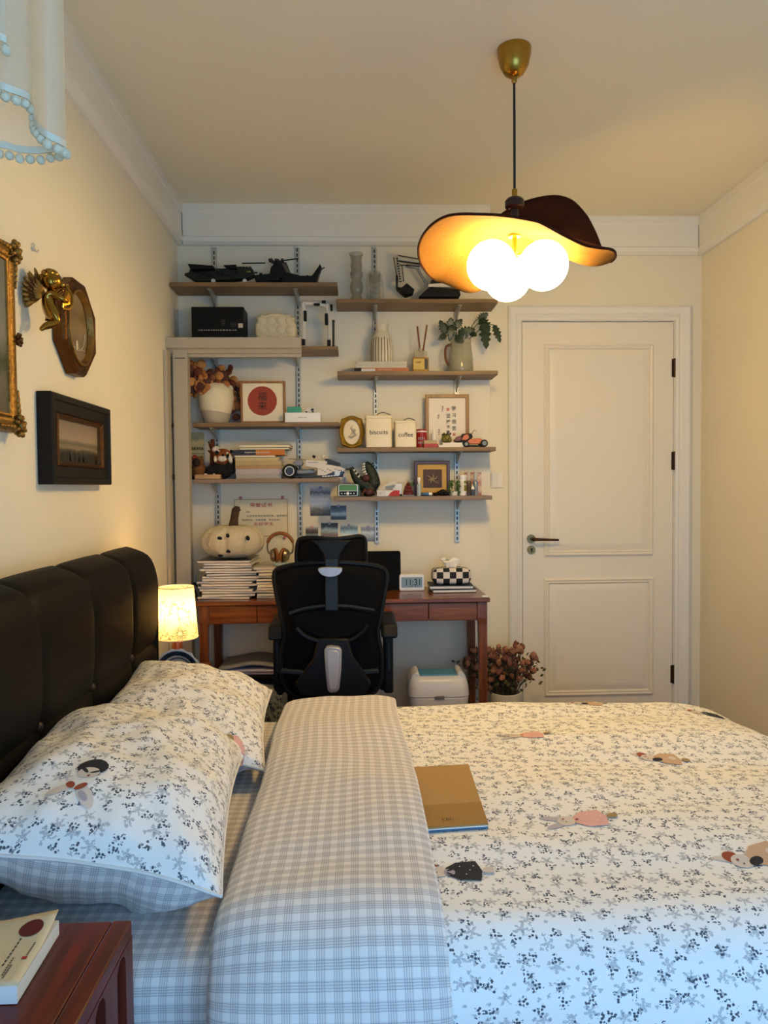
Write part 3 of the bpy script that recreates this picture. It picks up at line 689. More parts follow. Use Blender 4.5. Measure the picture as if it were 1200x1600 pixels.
rim = {0: 1.955, 9: 1.99, 17: 2.07, 26: 2.15, 38: 2.225, 50: 2.262, 65: 2.268, 80: 2.245, 95: 2.18, 108: 2.07, 119: 1.99, 130: 1.955, 142: 1.955, 155: 1.97, 180: 2.003, 215: 2.03, 240: 2.007, 270: 1.972, 285: 1.935, 300: 1.917, 330: 1.94, 345: 1.945}
ks = sorted(rim)
def rimz(a):
    a %= 360; n = len(ks); i = max(j for j in range(n) if ks[j] <= a); k0 = ks[i]; k1 = ks[(i+1) % n]+(360 if i == n-1 else 0)
    pm, p0, p1, p2 = (rim[ks[(i+j) % n]] for j in (-1, 0, 1, 2)); t = (a-k0)/(k1-k0)
    return .5*(2*p0+(p1-pm)*t+(2*pm-5*p0+4*p1-p2)*t*t+(3*p0-pm-3*p1+p2)*t**3)
RR = .315; ZHC = 2.045
MB().cyl(L3((0, 0, ZHC)), L3((0, 0, zt0-.012)), .016, .012, 14).build('neck', M('dark walnut knob', '#2a140d', .35), pend, smooth=True)
dzoff = .0
def hat(u, v, off=0):
    a = 360*u; r = max(v, .02); z = ZHC; h = rimz(a)
    f = .45*r+.55*r*r
    def ss(e0, e1, x): t = min(1, max(0, (x-e0)/(e1-e0))); return t*t*(3-2*t)
    b = a if a < 200 else a-360
    dip = max(.045*6.75*r*r*(1-r)*ss(-50, 0, b)*(1-ss(40, 85, b)), .16*9.48*r**3*(1-r)*ss(20, 60, b)*(1-ss(95, 150, b)))
    z -= dip; h -= dip
    return (RR*r*cos(radians(a)), RR*r*sin(radians(a)), z+(h-z)*min(1, f)-ZC+off)
def fabric(name, a, b, rough, trans):
    mt = bpy.data.materials.new(name); g = NT(mt); tc = g.n('ShaderNodeTexCoord').outputs['Object']
    nz = g.n('ShaderNodeTexNoise', {'Vector': tc, 'Scale': 260.0, 'Detail': 3.0})
    col = g.ramp(nz.outputs[0], [(.35, a), (.65, b)])
    g.set(g.bsdf.inputs['Base Color'], col); g.bsdf.inputs['Roughness'].default_value = rough; g.bsdf.inputs['Specular IOR Level'].default_value = .15
    bp = g.n('ShaderNodeBump', {'Strength': .3, 'Distance': .002, 'Height': nz.outputs[0]}); g.set(g.bsdf.inputs['Normal'], bp.outputs[0])
    tr = g.n('ShaderNodeBsdfTranslucent', {'Color': (*lin('#d08a4a'), 1)}); mx = g.n('ShaderNodeMixShader', {0: trans, 1: g.bsdf.outputs[0], 2: tr.outputs[0]}); g.t.links.new(mx.outputs[0], g.out.inputs[0])
    return mt
HATO = fabric('brown felt', '#2c170c', '#3d2212', .9, .12); HATI = fabric('tan felt lining', '#6d4a20', '#86602c', .9, .2)
MB().grid(lambda u, v: hat(u, v, .004), 120, 24).build('shade', HATO, pend, smooth=True, angle=80)
MB().grid(lambda u, v: hat(u, v, -.001), 120, 24).build('shade_lining', HATI, pend, smooth=True, angle=80)
MB().tube([Vector(hat(i/140, 1, .0015)) for i in range(140)], .0045, 6, True).build('rim_binding', HATO, pend, smooth=True)
gz = W(806, 420, LY).z
MB().lathe([(.02, .0), (.02, -.006), (.008, -.007), (.008, -.070), (.011, -.072), (.011, -.10)], (0, 0, ZHC-.004-ZC), n=16).build('stem', BRASS, pend, smooth=True)
GLOBE = M('lit opal glass', '#fff3dd', .4, var=0, emit='#ffd688', estr=37)
for ax, ay in ((-.083, -.035), (.086, -.035), (-.002, .105)):
    MB().tube([(ax*.08, ay*.08, ZHC-.07-ZC), (ax*.45, ay*.45, gz+.045-ZC), (ax*.62, ay*.62, gz+.03-ZC)], .006, 8).build('arm', BRASS, pend, smooth=True)
    g_ = MB().ell((ax, ay, gz-ZC), .079, 32, 20).build('globe', GLOBE, pend, smooth=True)
# ================================================================ bedside lamp, plate and far nightstand
fn_ = thing('nightstand', 'brown nightstand mostly hidden between the bed and the desk, under the lit lamp', 'nightstand', (-.745, 2.87, 0))
NW = wood('far nightstand walnut', '#4a2815', '#6d4020', .35, 'X', 5)
MB().bb(-.135, .135, -.2, .2, .48, .5).build('top', NW, fn_, bevel=.003); MB().bb(-.125, .125, -.19, .19, .12, .48).build('body', NW, fn_)
for a in (-.10, .10):
    for b in (-.16, .16): MB().cyl((a, b, 0), (a, b, .12), .014, .018, 10).build('leg', NW, fn_)
d_ = MB().bb(-.115, .115, -.203, -.19, .16, .46).build('drawer', NW, fn_, bevel=.003); MB().ell((0, -.21, .31), .012, 12, 8).build('knob', BRASS, d_, smooth=True)
Ylamp = 2.86; lp = W(276, 955, Ylamp)
tl = thing('table_lamp', 'small lit table lamp with a flower-printed cream shade behind the headboard', 'table lamp', (lp.x, Ylamp, .5))
zt_ = W(275, 917, Ylamp).z-.5; zb_ = W(275, 996, Ylamp).z-.5
MB().lathe([(.001, 0), (.06, 0), (.06, .012), (.02, .022), (.016, .04), (.024, .07), (.022, .11), (.012, zb_+.01), (.010, zb_+.07), (.001, zb_+.07)], n=20).build('stem', wood('lamp wood', '#5a2a16', '#7d4020', .35, 'Z', 5), tl, smooth=True)
def shade_mat():
    mt = bpy.data.materials.new('printed lamp shade'); g = NT(mt); tc = g.n('ShaderNodeTexCoord').outputs['Object']
    v = g.n('ShaderNodeTexVoronoi', {'Vector': tc, 'Scale': 26.0}, feature='DISTANCE_TO_EDGE'); nz = g.n('ShaderNodeTexNoise', {'Vector': tc, 'Scale': 13.0, 'Detail': 2.0}); n2 = g.n('ShaderNodeTexNoise', {'Vector': tc, 'Scale': 45.0, 'Detail': 3.0})
    k = g.m('MULTIPLY', g.m('LESS_THAN', g.m('ABSOLUTE', g.m('SUBTRACT', n2.outputs[0], .5)), .022), g.m('GREATER_THAN', nz.outputs[0], .5))
    col = g.mix(g.m('MULTIPLY', k, .8), lin('#efe2bf'), lin('#5a5238'))
    df = g.n('ShaderNodeBsdfDiffuse', {'Color': col}); tr = g.n('ShaderNodeBsdfTranslucent', {'Color': col})
    mx = g.n('ShaderNodeMixShader', {0: .6, 1: df.outputs[0], 2: tr.outputs[0]}); g.t.links.new(mx.outputs[0], g.out.inputs[0]); return mt
rt, rb = .066, .0795
shd = MB().lathe([(rb, zb_), (rt, zt_)], n=40, cap=False).build('lamp_shade', shade_mat(), tl, smooth=True)
for r_, z_ in ((rb, zb_), (rt, zt_)): MB().tube([(r_*cos(2*pi*i/40), r_*sin(2*pi*i/40), z_) for i in range(40)], .0022, 6, True).build('rim', CREAM, shd, smooth=True)
# printed daisy low on the shade
m = MB(); c0 = radians(-68); zc_ = zb_+.028
def onsh(a, dz): r_ = rb+(rt-rb)*((zc_+dz-zb_)/(zt_-zb_))+.0008; return (r_*cos(c0+a), r_*sin(c0+a), zc_+dz)
for i in range(12):
    t = 2*pi*i/12
    m.tube([onsh(.10*cos(t)/1.0, .008*sin(t)), onsh(.33*cos(t+.12), .025*sin(t+.12)), onsh(.38*cos(t+.24), .029*sin(t+.24)), onsh(.33*cos(t+.36), .025*sin(t+.36)), onsh(.10*cos(t+.5), .008*sin(t+.5))], .0009, 4)
for a0, h0 in ((.5, .05), (-.1, .06), (-.9, .02), (-.8, .05)):
    m.tube([onsh(a0, 0+h0*.2), onsh(a0+.1, h0*.6), onsh(a0-.02, h0*1.3), onsh(a0+.08, h0*1.7)], .0009, 4)
m.build('flower_print', INK, shd)
bulb = MB().ell((0, 0, (zt_+zb_)/2+.01), (.028, .028, .034), 16, 10).build('bulb', M('lit bulb', '#fff0d0', .4, var=0, emit='#ffcc80', estr=48), tl, smooth=True)
# decorative plate standing behind the pillow
ppt = W(275, 1042, 2.70)
pt = thing('plate', 'white scalloped-rim plate with a dark blue pattern propped behind the far pillow', 'plate', (ppt.x, 2.72, .501))
R_ = .085; pcz = W(275, 1016, 2.70).z-.5-R_
def ring(r, y, sc): return [((r+sc*cos(14*t))*cos(t), y+.0*r, pcz+(r+sc*cos(14*t))*sin(t)) for t in (2*pi*i/112 for i in range(112))]
PORC = M('white porcelain', '#e6e3da', .15, var=.02)
MB().loft([ring(.001, .012, 0), ring(.045, .012, 0), ring(.055, .004, 0), ring(R_-.004, -.004, .002), ring(R_, -.003, .0025), ring(R_-.004, .001, .002), ring(.055, .010, 0), ring(.045, .018, 0), ring(.001, .018, 0)]).build('dish', PORC, pt, smooth=True)
MB().loft([ring(.06, -.0005, 0), ring(.077, -.0045, 0)]).build('pattern_band', M('dark blue glaze', '#2f3a44', .25, var=.8, scale=70), pt, smooth=True)
MB().loft([ring(.046, .0095, 0), ring(.052, .005, 0)]).build('inner_line', M('blue glaze line', '#5b6c79', .25), pt, smooth=True)
MB().bb(-.04, .04, -.03, .03, 0, .006).tube([(-.025, .025, .006), (-.025, .03, pcz*.9)], .003, 6).tube([(.025, .025, .006), (.025, .03, pcz*.9)], .003, 6).tube([(-.025, -.028, .004), (-.025, -.03, max(.012, pcz-R_+.02))], .003, 6).build('stand', BLACK, pt)
# ================================================================ left wall pictures
def frame_on_left(name, label, cat, y0, y1, z0, z1, prof, mat, loc=None):
    """rectangular frame on the left wall; prof = (inset, height off wall, material index)"""
    cy, cz = (y0+y1)/2, (z0+z1)/2
    r = thing(name, label, cat, (XL, cy, z0))
    def rc(i, x): return [(x, y0+i-cy, i), (x, y1-i-cy, i), (x, y1-i-cy, z1-z0-i), (x, y0+i-cy, z1-z0-i)]
    return r, rc
def landscape(name, stops, seed, noisy=.25, scale=5):
    mt = bpy.data.materials.new(name); g = NT(mt); tc = g.n('ShaderNodeTexCoord').outputs['Generated']
    mp = g.n('ShaderNodeMapping', {'Vector': tc, 'Location': (seed, seed*2, 0)}).outputs[0]
    nz = g.n('ShaderNodeTexNoise', {'Vector': mp, 'Scale': float(scale), 'Detail': 7.0, 'Roughness': .65})
    sp = g.n('ShaderNodeSeparateXYZ', {0: tc})
    f = g.m('ADD', sp.outputs[2], g.m('MULTIPLY', g.m('SUBTRACT', nz.outputs[0], .5), noisy))
    g.set(g.bsdf.inputs['Base Color'], g.ramp(f, stops)); g.bsdf.inputs['Roughness'].default_value = .35; return mt
# dark framed landscape
fx = .045; yA, yB = WX(57, 680, XL).y, WX(174, 700, XL+fx).y; zA, zB = WX(120, 757, XL+fx).z, WX(120, 623, XL+fx).z
r, rc = frame_on_left('framed_painting', 'dark wood framed misty river landscape hanging low above the headboard', 'painting', yA, yB, zA, zB, None, None)
BW = M('black brown frame wood', '#120d09', .5, var=.2, scale=30, spec=.25)
MB().loft([rc(0, .002), rc(0, fx-.004), rc(.004, fx), rc(.018, fx), rc(.022, fx-.006), rc(.052, fx-.010), rc(.054, fx-.02)]).build('frame', BW, r, smooth=True, angle=20)
MB().loft([rc(.054, fx-.022), rc(.054, fx-.010), rc(.058, fx-.006), rc(.062, fx-.012), rc(.066, fx-.014), rc(.068, fx-.026)]).build('inner_moulding', GILTD, r, smooth=True, angle=20)
L = rc(.067, fx-.024)
MB().add(L+[(p[0]-.004, p[1], p[2]) for p in L], [(0, 1, 2, 3), (7, 6, 5, 4), (0, 4, 5, 1), (1, 5, 6, 2), (2, 6, 7, 3), (3, 7, 4, 0)]).build('canvas', landscape('river landscape painting', [(.0, '#1f1a10'), (.22, '#2a2416'), (.3, '#51462e'), (.36, '#8c7c60'), (.44, '#6a6148'), (.5, '#7a6c58'), (.56, '#a08d74'), (1, '#84735f')], .3, .16, 6), r)
# a few dark fir trees painted along the bottom
m = MB(); ww = yB-yA-.134
for i in range(26):
    y = -ww/2+.012+random.random()*(ww-.024); hh = .018+.03*random.random()*(1.3 if y > .06 else .8)
    m.add([(fx-.0236, y-.006, .072), (fx-.0236, y+.006, .072), (fx-.0236, y, .072+hh)], [(0, 1, 2)])
m.build('painted_trees', M('dark umber paint', '#231d10', .4), r)
# gilt frame, mostly out of view
gx = .034; y1 = WX(30, 500, XL+gx).y; z1 = WX(29, 388, XL+gx).z; z0 = WX(30, 676, XL+gx).z; y0 = y1-.42
r, rc = frame_on_left('gilt_frame', 'large ornate gilt picture frame cut off by the left edge of view', 'picture frame', y0, y1, z0, z1, None, None)
MB().loft([rc(0, .002), rc(0, .014), rc(.004, .022), rc(.012, .030), rc(.022, gx), rc(.031, .030), rc(.036, .026), rc(.040, .029), rc(.045, .027), rc(.047, .020)]).build('frame', GILT, r, smooth=True, angle=50)
L = rc(.046, .022)
MB().add(L+[(p[0]-.004, p[1], p[2]) for p in L], [(0, 1, 2, 3), (7, 6, 5, 4), (0, 4, 5, 1), (1, 5, 6, 2), (2, 6, 7, 3), (3, 7, 4, 0)]).build('picture', landscape('grey landscape print', [(0, '#57503f'), (.2, '#6d6650'), (.35, '#3f4628'), (.42, '#6b6a55'), (.5, '#8b8778'), (1, '#77746a')], .8, .2, 4), r)
def ornament(cy, cz, sy, sz, nm='corner_ornament', big=1):
    m = MB()
    for i in range(16):
        t = i/16*2*pi; rr = .020*big*(1 if i % 2 else .65)
        m.ell((gx-.006+.010*(i % 2), cy+rr*cos(t), cz+rr*sin(t)*1.1), (.008*big, .009*big, .006*big), 8, 6, (t, 0, 0))
    m.ell((gx+.006, cy, cz), (.011*big, .012*big, .012*big), 12, 8)
    if big > .9:
        for k in range(5):
            m.ell((gx-.002, cy-sy*(.026+.014*k), cz+sz*.004), (.008-.001*k, .010, .009-.0012*k), 8, 6); m.ell((gx-.002, cy-sy*-.004, cz-sz*(.026+.014*k)), (.008-.001*k, .009-.0012*k, .010), 8, 6)
    m.build(nm, GILTD if big < .9 else GILT, r, smooth=True)
hw, hh = (y1-y0)/2, z1-z0
for sy in (-1, 1):
    for sz in (-1, 1): ornament(sy*(hw-.016), hh/2+sz*(hh/2-.016), sy, sz)
for sy in (-1, 1): ornament(sy*(hw-.010), hh/2, sy, 0, 'side_ornament', .6)
# octagonal frame with an oval opening
oy0, oy1 = WX(92, 510, XL+.02).y, WX(146, 510, XL+.03).y; oz0, oz1 = WX(128, 588, XL+.03).z, WX(118, 436, XL+.03).z
oc = ((oy0+oy1)/2, (oz0+oz1)/2); ow, oh = (oy1-oy0)/2, (oz1-oz0)/2
r = thing('octagonal_frame', 'octagonal antique gilt frame with an oval opening, beside the cherub', 'picture frame', (XL, oc[0], oz0))
octp = [(.30, -1), (1, -.42), (1, .42), (.30, 1), (-.30, 1), (-1, .42), (-1, -.42), (-.30, -1)]
def octl(k, x, n=10):
    out = []
    for i in range(8):
        a, b = octp[i], octp[(i+1) % 8]
        for j in range(n): t = j/n; out.append((x, ow*k*(a[0]+(b[0]-a[0])*t), oh*k*(a[1]+(b[1]-a[1])*t)+oh))
    return out
angs = [atan2((p[2]-oh)/oh, p[1]/ow) for p in octl(1, 0)]
def ovl(k, x): return [(x, ow*k*cos(t), oh*k*sin(t)+oh) for t in angs]
ox = .04
MB().loft([octl(1, .002), octl(1, ox-.012), octl(.96, ox-.004), octl(.92, ox), ovl(.80, ox-.006)]).build('frame', GILTD, r, smooth=True, angle=18)
MB().loft([ovl(.80, ox-.008), ovl(.79, ox+.001), ovl(.76, ox+.002), ovl(.73, ox-.006), ovl(.71, ox-.016)]).build('oval_moulding', GILT, r, smooth=True, angle=60)
MB().add(ovl(.72, ox-.018), [tuple(range(80))]).build('picture', landscape('sepia figure print', [(0, '#8d7a5c'), (.3, '#7a684c'), (.5, '#8a7655'), (.7, '#6f5a36'), (1, '#9a8866')], .5, .5, 3), r)
MB().tube([(ox-.016, ow*.5*sin(t), oh+oh*(-.05-.42*cos(t))) for t in (pi*(-.5+i/12) for i in range(13))], .0012, 5).ell((ox-.016, 0, oh-oh*.36), (.0015, .010, .016), 8, 6).tube([(ox-.016, -ow*.62, oh-oh*.42), (ox-.016, ow*.5, oh-oh*.42)], .001, 5).build('drawn_lines', M('pale drawn line', '#cdbf9f', .6), r)
# cherub
cb = WX(74, 478, XL+.055); s_ = .95
ch_ = thing('cherub_figurine', 'gilded winged cherub wall ornament playing a lyre beside the octagonal frame', 'figurine', (XL+.055, cb.y, cb.z-.08), radians(-42))
def J(a, b, c): return Vector((c*s_, a*s_, .08+b*s_))      # a: along the wall, b: up, c: out from the wall
def skin(name, verts, edges, rad, mat, parent, sub=2):
    me = bpy.data.meshes.new(name); me.from_pydata([tuple(v) for v in verts], edges, []); me.materials.append(mat)
    o = bpy.data.objects.new(name, me); C.objects.link(o); o.parent = parent
    o.modifiers.new('skin', 'SKIN'); 
    for i, rr in enumerate(rad): me.skin_vertices[0].data[i].radius = (rr, rr)
    me.skin_vertices[0].data[0].use_root = True
    md = o.modifiers.new('sub', 'SUBSURF'); md.levels = sub; md.render_levels = sub
    for p in me.polygons: p.use_smooth = True
    o.modifiers['skin'].use_smooth_shade = True
    return o
vs = [J(-.006, -.012, .0), J(.000, .012, .002), J(.006, .034, .002), J(.010, .047, .002),      # pelvis, belly, chest, neck
      J(.006, .032, .022), J(.028, .018, .036), J(.046, .014, .030),                            # near arm
      J(.014, .036, -.014), J(.036, .040, -.012), J(.050, .058, -.004),                         # far arm up
      J(.012, -.028, .018), J(.022, -.046, .020), J(-.012, -.058, .016), J(-.030, -.076, .014), # near leg
      J(.014, -.022, -.014), J(.034, -.036, -.012), J(.012, -.052, -.010), J(-.010, -.064, -.008)]
ed = [(0, 1), (1, 2), (2, 3), (2, 4), (4, 5), (5, 6), (2, 7), (7, 8), (8, 9), (0, 10), (10, 11), (11, 12), (12, 13), (0, 14), (14, 15), (15, 16), (16, 17)]
rd = [.019, .021, .018, .009, .0105, .0085, .006, .010, .008, .006, .016, .012, .010, .006, .016, .012, .010, .006]
GOLD = M('polished gold', '#9a7430', .22, 1, var=.2, scale=60)
skin('body', vs, ed, [x*s_ for x in rd], GOLD, ch_)
hd = J(.012, .072, .004)
m = MB().ell(hd, (.027*s_, .029*s_, .030*s_), 20, 14).ell(hd+Vector((.008, .022, -.008)), (.014, .010, .012), 12, 8).ell(hd+Vector((.004, .031, -.004)), (.005, .006, .005), 10, 8)
m.ell(hd+Vector((.024, -.004, -.004)), (.004, .007, .009), 10, 8).ell(hd+Vector((.006, .028, -.016)), (.006, .004, .003), 8, 6).ell(hd+Vector((.014, .025, .003)), (.004, .003, .003), 8, 6)
for i in range(30):
    t = random.random()*2*pi; q = random.random()*.9; m.ell(hd+Vector((.024*s_*sin(q*1.3)*cos(t), .026*s_*sin(q*1.3)*sin(t)-.004, .027*s_*cos(q*1.3))), .007, 8, 6)
m.build('head', GOLD, ch_, smooth=True)
for w, (cc, tl_, fsc) in enumerate(((-.016, .15, .9), (.012, 0, 1.0))):
    for row in range(3):
        for k in range(8-row):
            t = radians(108+15*k+8*row)+tl_; ln = (.036-.0018*k-.008*row)*s_*fsc
            d = Vector((-.25, cos(t), sin(t))).normalized(); b = J(-.012-.0015*k, .034-.0022*k, cc+.003*row-.004)
            MB().ell(b+d*ln, (.003, .0065, ln), 8, 8, (atan2(-d.y, d.z), 0, 0)).build('feather', GILTD if row % 2 else GILT, ch_, smooth=True)
ly = [J(.046, .060, .018), J(.062, .044, .016), J(.064, .016, .018), J(.052, -.002, .022), J(.034, -.006, .026), J(.030, .004, .028), J(.034, .022, .026), J(.046, .036, .020), J(.056, .062, .012), J(.054, .068, .012)]
MB().tube(catmull(ly, 5), [.004]*46, 8).build('lyre_frame', GOLD, ch_, smooth=True)
MB().add([J(.034, .002, .025), J(.060, .012, .017), J(.060, .040, .016), J(.048, .056, .015), J(.040, .030, .022)], [(0, 1, 2, 3, 4)]).build('lyre_soundboard', M('amber gold', '#c98a2c', .3, .8, var=.1), ch_, solid=.004)
p = WX(50, 387, XL); hk = MB().tube([(.001, 0, .012), (.006, 0, .010), (.006, 0, -.006), (.014, 0, -.012), (.018, 0, -.006)], .0022, 6).lathe([(.007, -.004), (.007, .003)], (.003, 0, -.004), n=10).build('wall_hook', M('clear hook plastic', '#cfc6b0', .3), None, (p.x, p.y, p.z), smooth=True)
tag(hk, 'small clear adhesive hook stuck high on the left wall above the cherub', 'hook')
# ================================================================ sheer curtain with pom-pom trim
CY = .66
SHEER = bpy.data.materials.new('sheer voile'); g = NT(SHEER); tc = g.n('ShaderNodeTexCoord').outputs['Object']; nz = g.n('ShaderNodeTexNoise', {'Vector': tc, 'Scale': 900.0})
tp_ = g.n('ShaderNodeBsdfTransparent'); df = g.n('ShaderNodeBsdfDiffuse', {'Color': (*lin('#ebe3cd'), 1)}); tr = g.n('ShaderNodeBsdfTranslucent', {'Color': (*lin('#ebe3cd'), 1)})
mx = g.n('ShaderNodeMixShader', {0: .5, 1: df.outputs[0], 2: tr.outputs[0]}); m2 = g.n('ShaderNodeMixShader', {0: g.m('MULTIPLY_ADD', nz.outputs[0], .12, .46), 1: tp_.outputs[0], 2: mx.outputs[0]}); g.t.links.new(m2.outputs[0], g.out.inputs[0])
POM = M('white pom-pom wool', '#dccfae', .95, var=.05, scale=400, bump=.4, bscale=700); TAPE = M('white trim tape', '#d8ceb4', .9)
cxr = W(104, 100, CY).x
cu = thing('curtain', 'sheer white curtain with pom-pom trimmed hem hanging in the upper left corner', 'curtain', (cxr-.3, CY, W(60, 240, CY).z)); co = Vector(cu.location)
ztop = 2.40
MB().cyl((XL+.036-co.x, CY-co.y, ztop+.012-co.z), (cxr+.25-co.x, CY-co.y, ztop+.012-co.z), .011, n=14).build('rod', BRASS, cu, smooth=True)
for x in (XL+.08, cxr+.22): MB().cyl((x-co.x, CY-co.y, ztop+.02-co.z), (x-co.x, CY-co.y, ZC-co.z), .006, n=10).build('rod_hanger', BRASS, cu)
def hem(fn, x0, x1, n): return [Vector(fn(x0+(x1-x0)*i/n)) for i in range(n+1)]
def wpt(px, py, dy): return W(px, py, CY+dy)
back = [wpt(-190, 233, .03), wpt(-100, 234, .03), wpt(-40, 232, .028), wpt(0, 226, .026), wpt(30, 233, .024), wpt(60, 235, .022), wpt(85, 232, .018), wpt(103, 226, .010)]
front = [wpt(103, 226, .004), wpt(93, 220, -.012), wpt(75, 211, -.020), wpt(60, 198, -.012), wpt(53, 185, .0), wpt(51, 166, .006), wpt(44, 151, -.004), wpt(27, 143, -.016), wpt(10, 137, -.024), wpt(-8, 126, -.02), wpt(-22, 105, -.008)]
third = [wpt(9, 62, -.034), wpt(2, 58, -.036), wpt(-14, 50, -.034), wpt(-40, 40, -.02)]
def drape(name, path, wob):
    pts = catmull(path, 10); rp_, Lr = resample(pts, 60); m = MB()
    def fn(u, v):
        p = rp_[round(u*60)]; z = p.z+(ztop-p.z)*v; s = u*Lr
        y = p.y+wob*(1-.3*v)*sin(s*40+1.5)*min(1, 8*v)*.7
        return (p.x-co.x-(p.x-(cxr-.02))*.0*v, y-co.y, z-co.z)
    m.grid(fn, 60, 16).build(name, SHEER, cu, smooth=True, angle=80)
    tp2 = [q-co for q in rp_]
    m = MB(); a = [q+Vector((0, 0, .003)) for q in tp2]; b = [q-Vector((0, 0, .003)) for q in tp2]
    m.loft([[tuple(q) for q in a], [tuple(q) for q in b]], closed=False).build('trim_tape', TAPE, cu, solid=.0015)
    n = int(Lr/.0094); pr2, _ = resample(pts, n)
    for i in range(n+1):
        q = pr2[i]-co+Vector((0, 0, -.0085+.001*random.random())); pm = dup(POMO, cu, q, (random.random()*3, random.random()*3, 0)) if POMO else None
POMO = None
def pommesh():
    m = MB(); m.ell((0, 0, 0), (.0040, .0040, .0044), 14, 10); return m.build('pom_pom', POM, cu, smooth=True)
POMO = pommesh(); POMO.location = back[0]-co+Vector((0, 0, -.009))
drape('drape', back, .004); drape('drape', front, .003); drape('drape', third, .002)
# ================================================================ desk
DZ = .71; DF, DB = 3.34, 3.752
dx0, dx1 = W(305, 943, DF).x, W(766, 938, DF).x
desk = thing('desk', 'reddish brown wooden desk with a row of drawers standing against the shelf wall', 'desk', ((dx0+dx1)/2, (DF+DB)/2, 0)); do_ = Vector(desk.location); hwd = (dx1-dx0)/2; hdp = (DB-DF)/2
MB().bb(-hwd, hwd, -hdp, hdp, DZ-.02, DZ).build('top', DESKW, desk, bevel=.004)
zA_ = W(540, 973, DF).z
lw = .046
xs_ = [-hwd+.012+lw, W(401, 960, DF).x-do_.x, W(535, 960, DF).x-do_.x, W(670, 960, DF).x-do_.x, hwd-.012-lw]
MB().bb(-hwd+.02, hwd-.02, -hdp+.032, hdp-.012, zA_+.004, DZ-.02).build('apron', DESKW, desk)
for a, b in zip(xs_, xs_[1:]):
    d_ = MB().bb(a+.0015, b-.0015, -hdp+.012, -hdp+.032, zA_, DZ-.0225).build('drawer', DESKW, desk, bevel=.002)
for sx in (-1, 1):
    for sy in (-1, 1):
        cx_, cy_ = sx*(hwd-.012-lw/2), sy*(hdp-.010-lw/2)
        m = MB(); 
        def sq(z, w): return [(cx_+sx*(lw/2-w)+a*w*1.0*0+ (a*w if True else 0), cy_+b*w, z) for a, b in ((-1, -1), (1, -1), (1, 1), (-1, 1))]
        m.loft([sq(0, lw*.36), sq(.40, lw*.40), sq(zA_-.02, lw*.43), sq(zA_+.01, lw/2), sq(DZ-.02, lw/2)], cap=True).build('leg', DESKV, desk, bevel=.002)
# ================================================================ office chair
CHY = 2.97
def c3(px, py, dy=0): p = W(px, py, CHY+dy); return p
ccx = W(517, 960, CHY).x
chair = thing('office_chair', 'black mesh office chair with headrest and silver accents pushed in at the desk', 'office chair', (ccx, CHY+.25, 0)); cho = Vector(chair.location)
MESHM = M('black mesh fabric', '#060608', .85, var=.2, scale=300, spec=.15); CHP = M('black chair plastic', '#0b0c0f', .5, var=.1, spec=.25); CHG = M('blue grey chair plastic', '#1c262e', .5, var=.06, spec=.3)
outl = catmull([c3(*p) for p in ((428, 900), (436, 889), (470, 881), (517, 878), (565, 881), (596, 888), (604, 900), (601, 925), (594, 965), (590, 990), (596, 1030), (590, 1075), (560, 1092), (518, 1095), (475, 1092), (446, 1075), (440, 1030), (445, 990), (440, 965), (431, 925))], 5, True)
def curvey(p): d = (p.x-ccx)/.24; k = (p.z-.66); return Vector((p.x-cho.x, p.y-cho.y-.05*d*d*-1.0-.05+.35*k*k*.4+.02, p.z))
ol = [curvey(p) for p in outl]; cen = Vector((0, sum(p.y for p in ol)/len(ol), sum(p.z for p in ol)/len(ol)))
MB().tube(ol, .011, 8, True).build('back_frame', CHP, chair, smooth=True)
rings = []
for k in (1, .8, .6, .4, .2, .02):
    rings.append([(p.x*k, (lambda P: curvey(P).y)(Vector((p.x*k+cho.x, CHY, cen.z+(p.z-cen.z)*k))), cen.z+(p.z-cen.z)*k) for p in ol])
MB().loft(rings).build('back_mesh', MESHM, chair, smooth=True, solid=.012)
yb = cen.y-.06
def cl(px, py, y): p = W(px, py, CHY); return (p.x-cho.x, y, p.z)
def flatp(name, pts, y0, y1, mt, bev=.004, par=chair): 
    q = [cl(*p, 0) for p in pts]; return MB().prism([(a[0], a[2]) for a in q], y0, y1, 'XZ').build(name, mt, par, bevel=bev, smooth=True, angle=30)
flatp('spine', [(509, 895), (528, 895), (529, 950), (509, 950)], yb-.012, yb+.03, CHG)
hl = [(517+18.5*cos(t), 886+(12 if sin(t) > 0 else 2.5)*sin(t)) for t in (2*pi*i/28 for i in range(28))]
flatp('upper_accent', hl, yb-.022, yb+.02, SILVER, .005)
lowr = [(508, 1008), (511, 1003), (518, 1001.5), (531, 1003), (535, 1008), (534, 1040), (531, 1066), (527, 1071), (517, 1072), (513, 1068), (510, 1040)]
lo_ = flatp('lower_accent', lowr, yb-.05, yb-.01, SILVER, .006)
q2 = [(521.5+(p[0]-521.5)*.66, 1037+(p[1]-1037)*.86) for p in lowr]; flatp('accent_inlay', q2, yb-.053, yb-.045, M('light silver plastic', '#bcbcc4', .3, .2), .003)
arc = catmull([Vector(cl(*p, yb+.0)) for p in ((454, 955), (475, 948), (500, 944), (519, 943), (545, 944), (566, 947), (585, 950))], 6); MB().tube(arc, .007, 8).build('lumbar_top_rail', CHG, chair, smooth=True)
arc = catmull([Vector(cl(*p, yb-.01)) for p in ((465, 976), (480, 990), (505, 998), (522, 999), (545, 996), (565, 984), (574, 972))], 6); MB().tube(arc, .010, 8).build('lumbar_lower_rail', CHP, chair, smooth=True)
flatp('lumbar_pad', [(455, 957), (480, 951), (519, 947), (560, 950), (584, 955), (580, 970), (565, 984), (545, 993), (520, 996), (500, 994), (478, 985), (460, 970)], yb+.0, yb+.04, MESHM, .01)
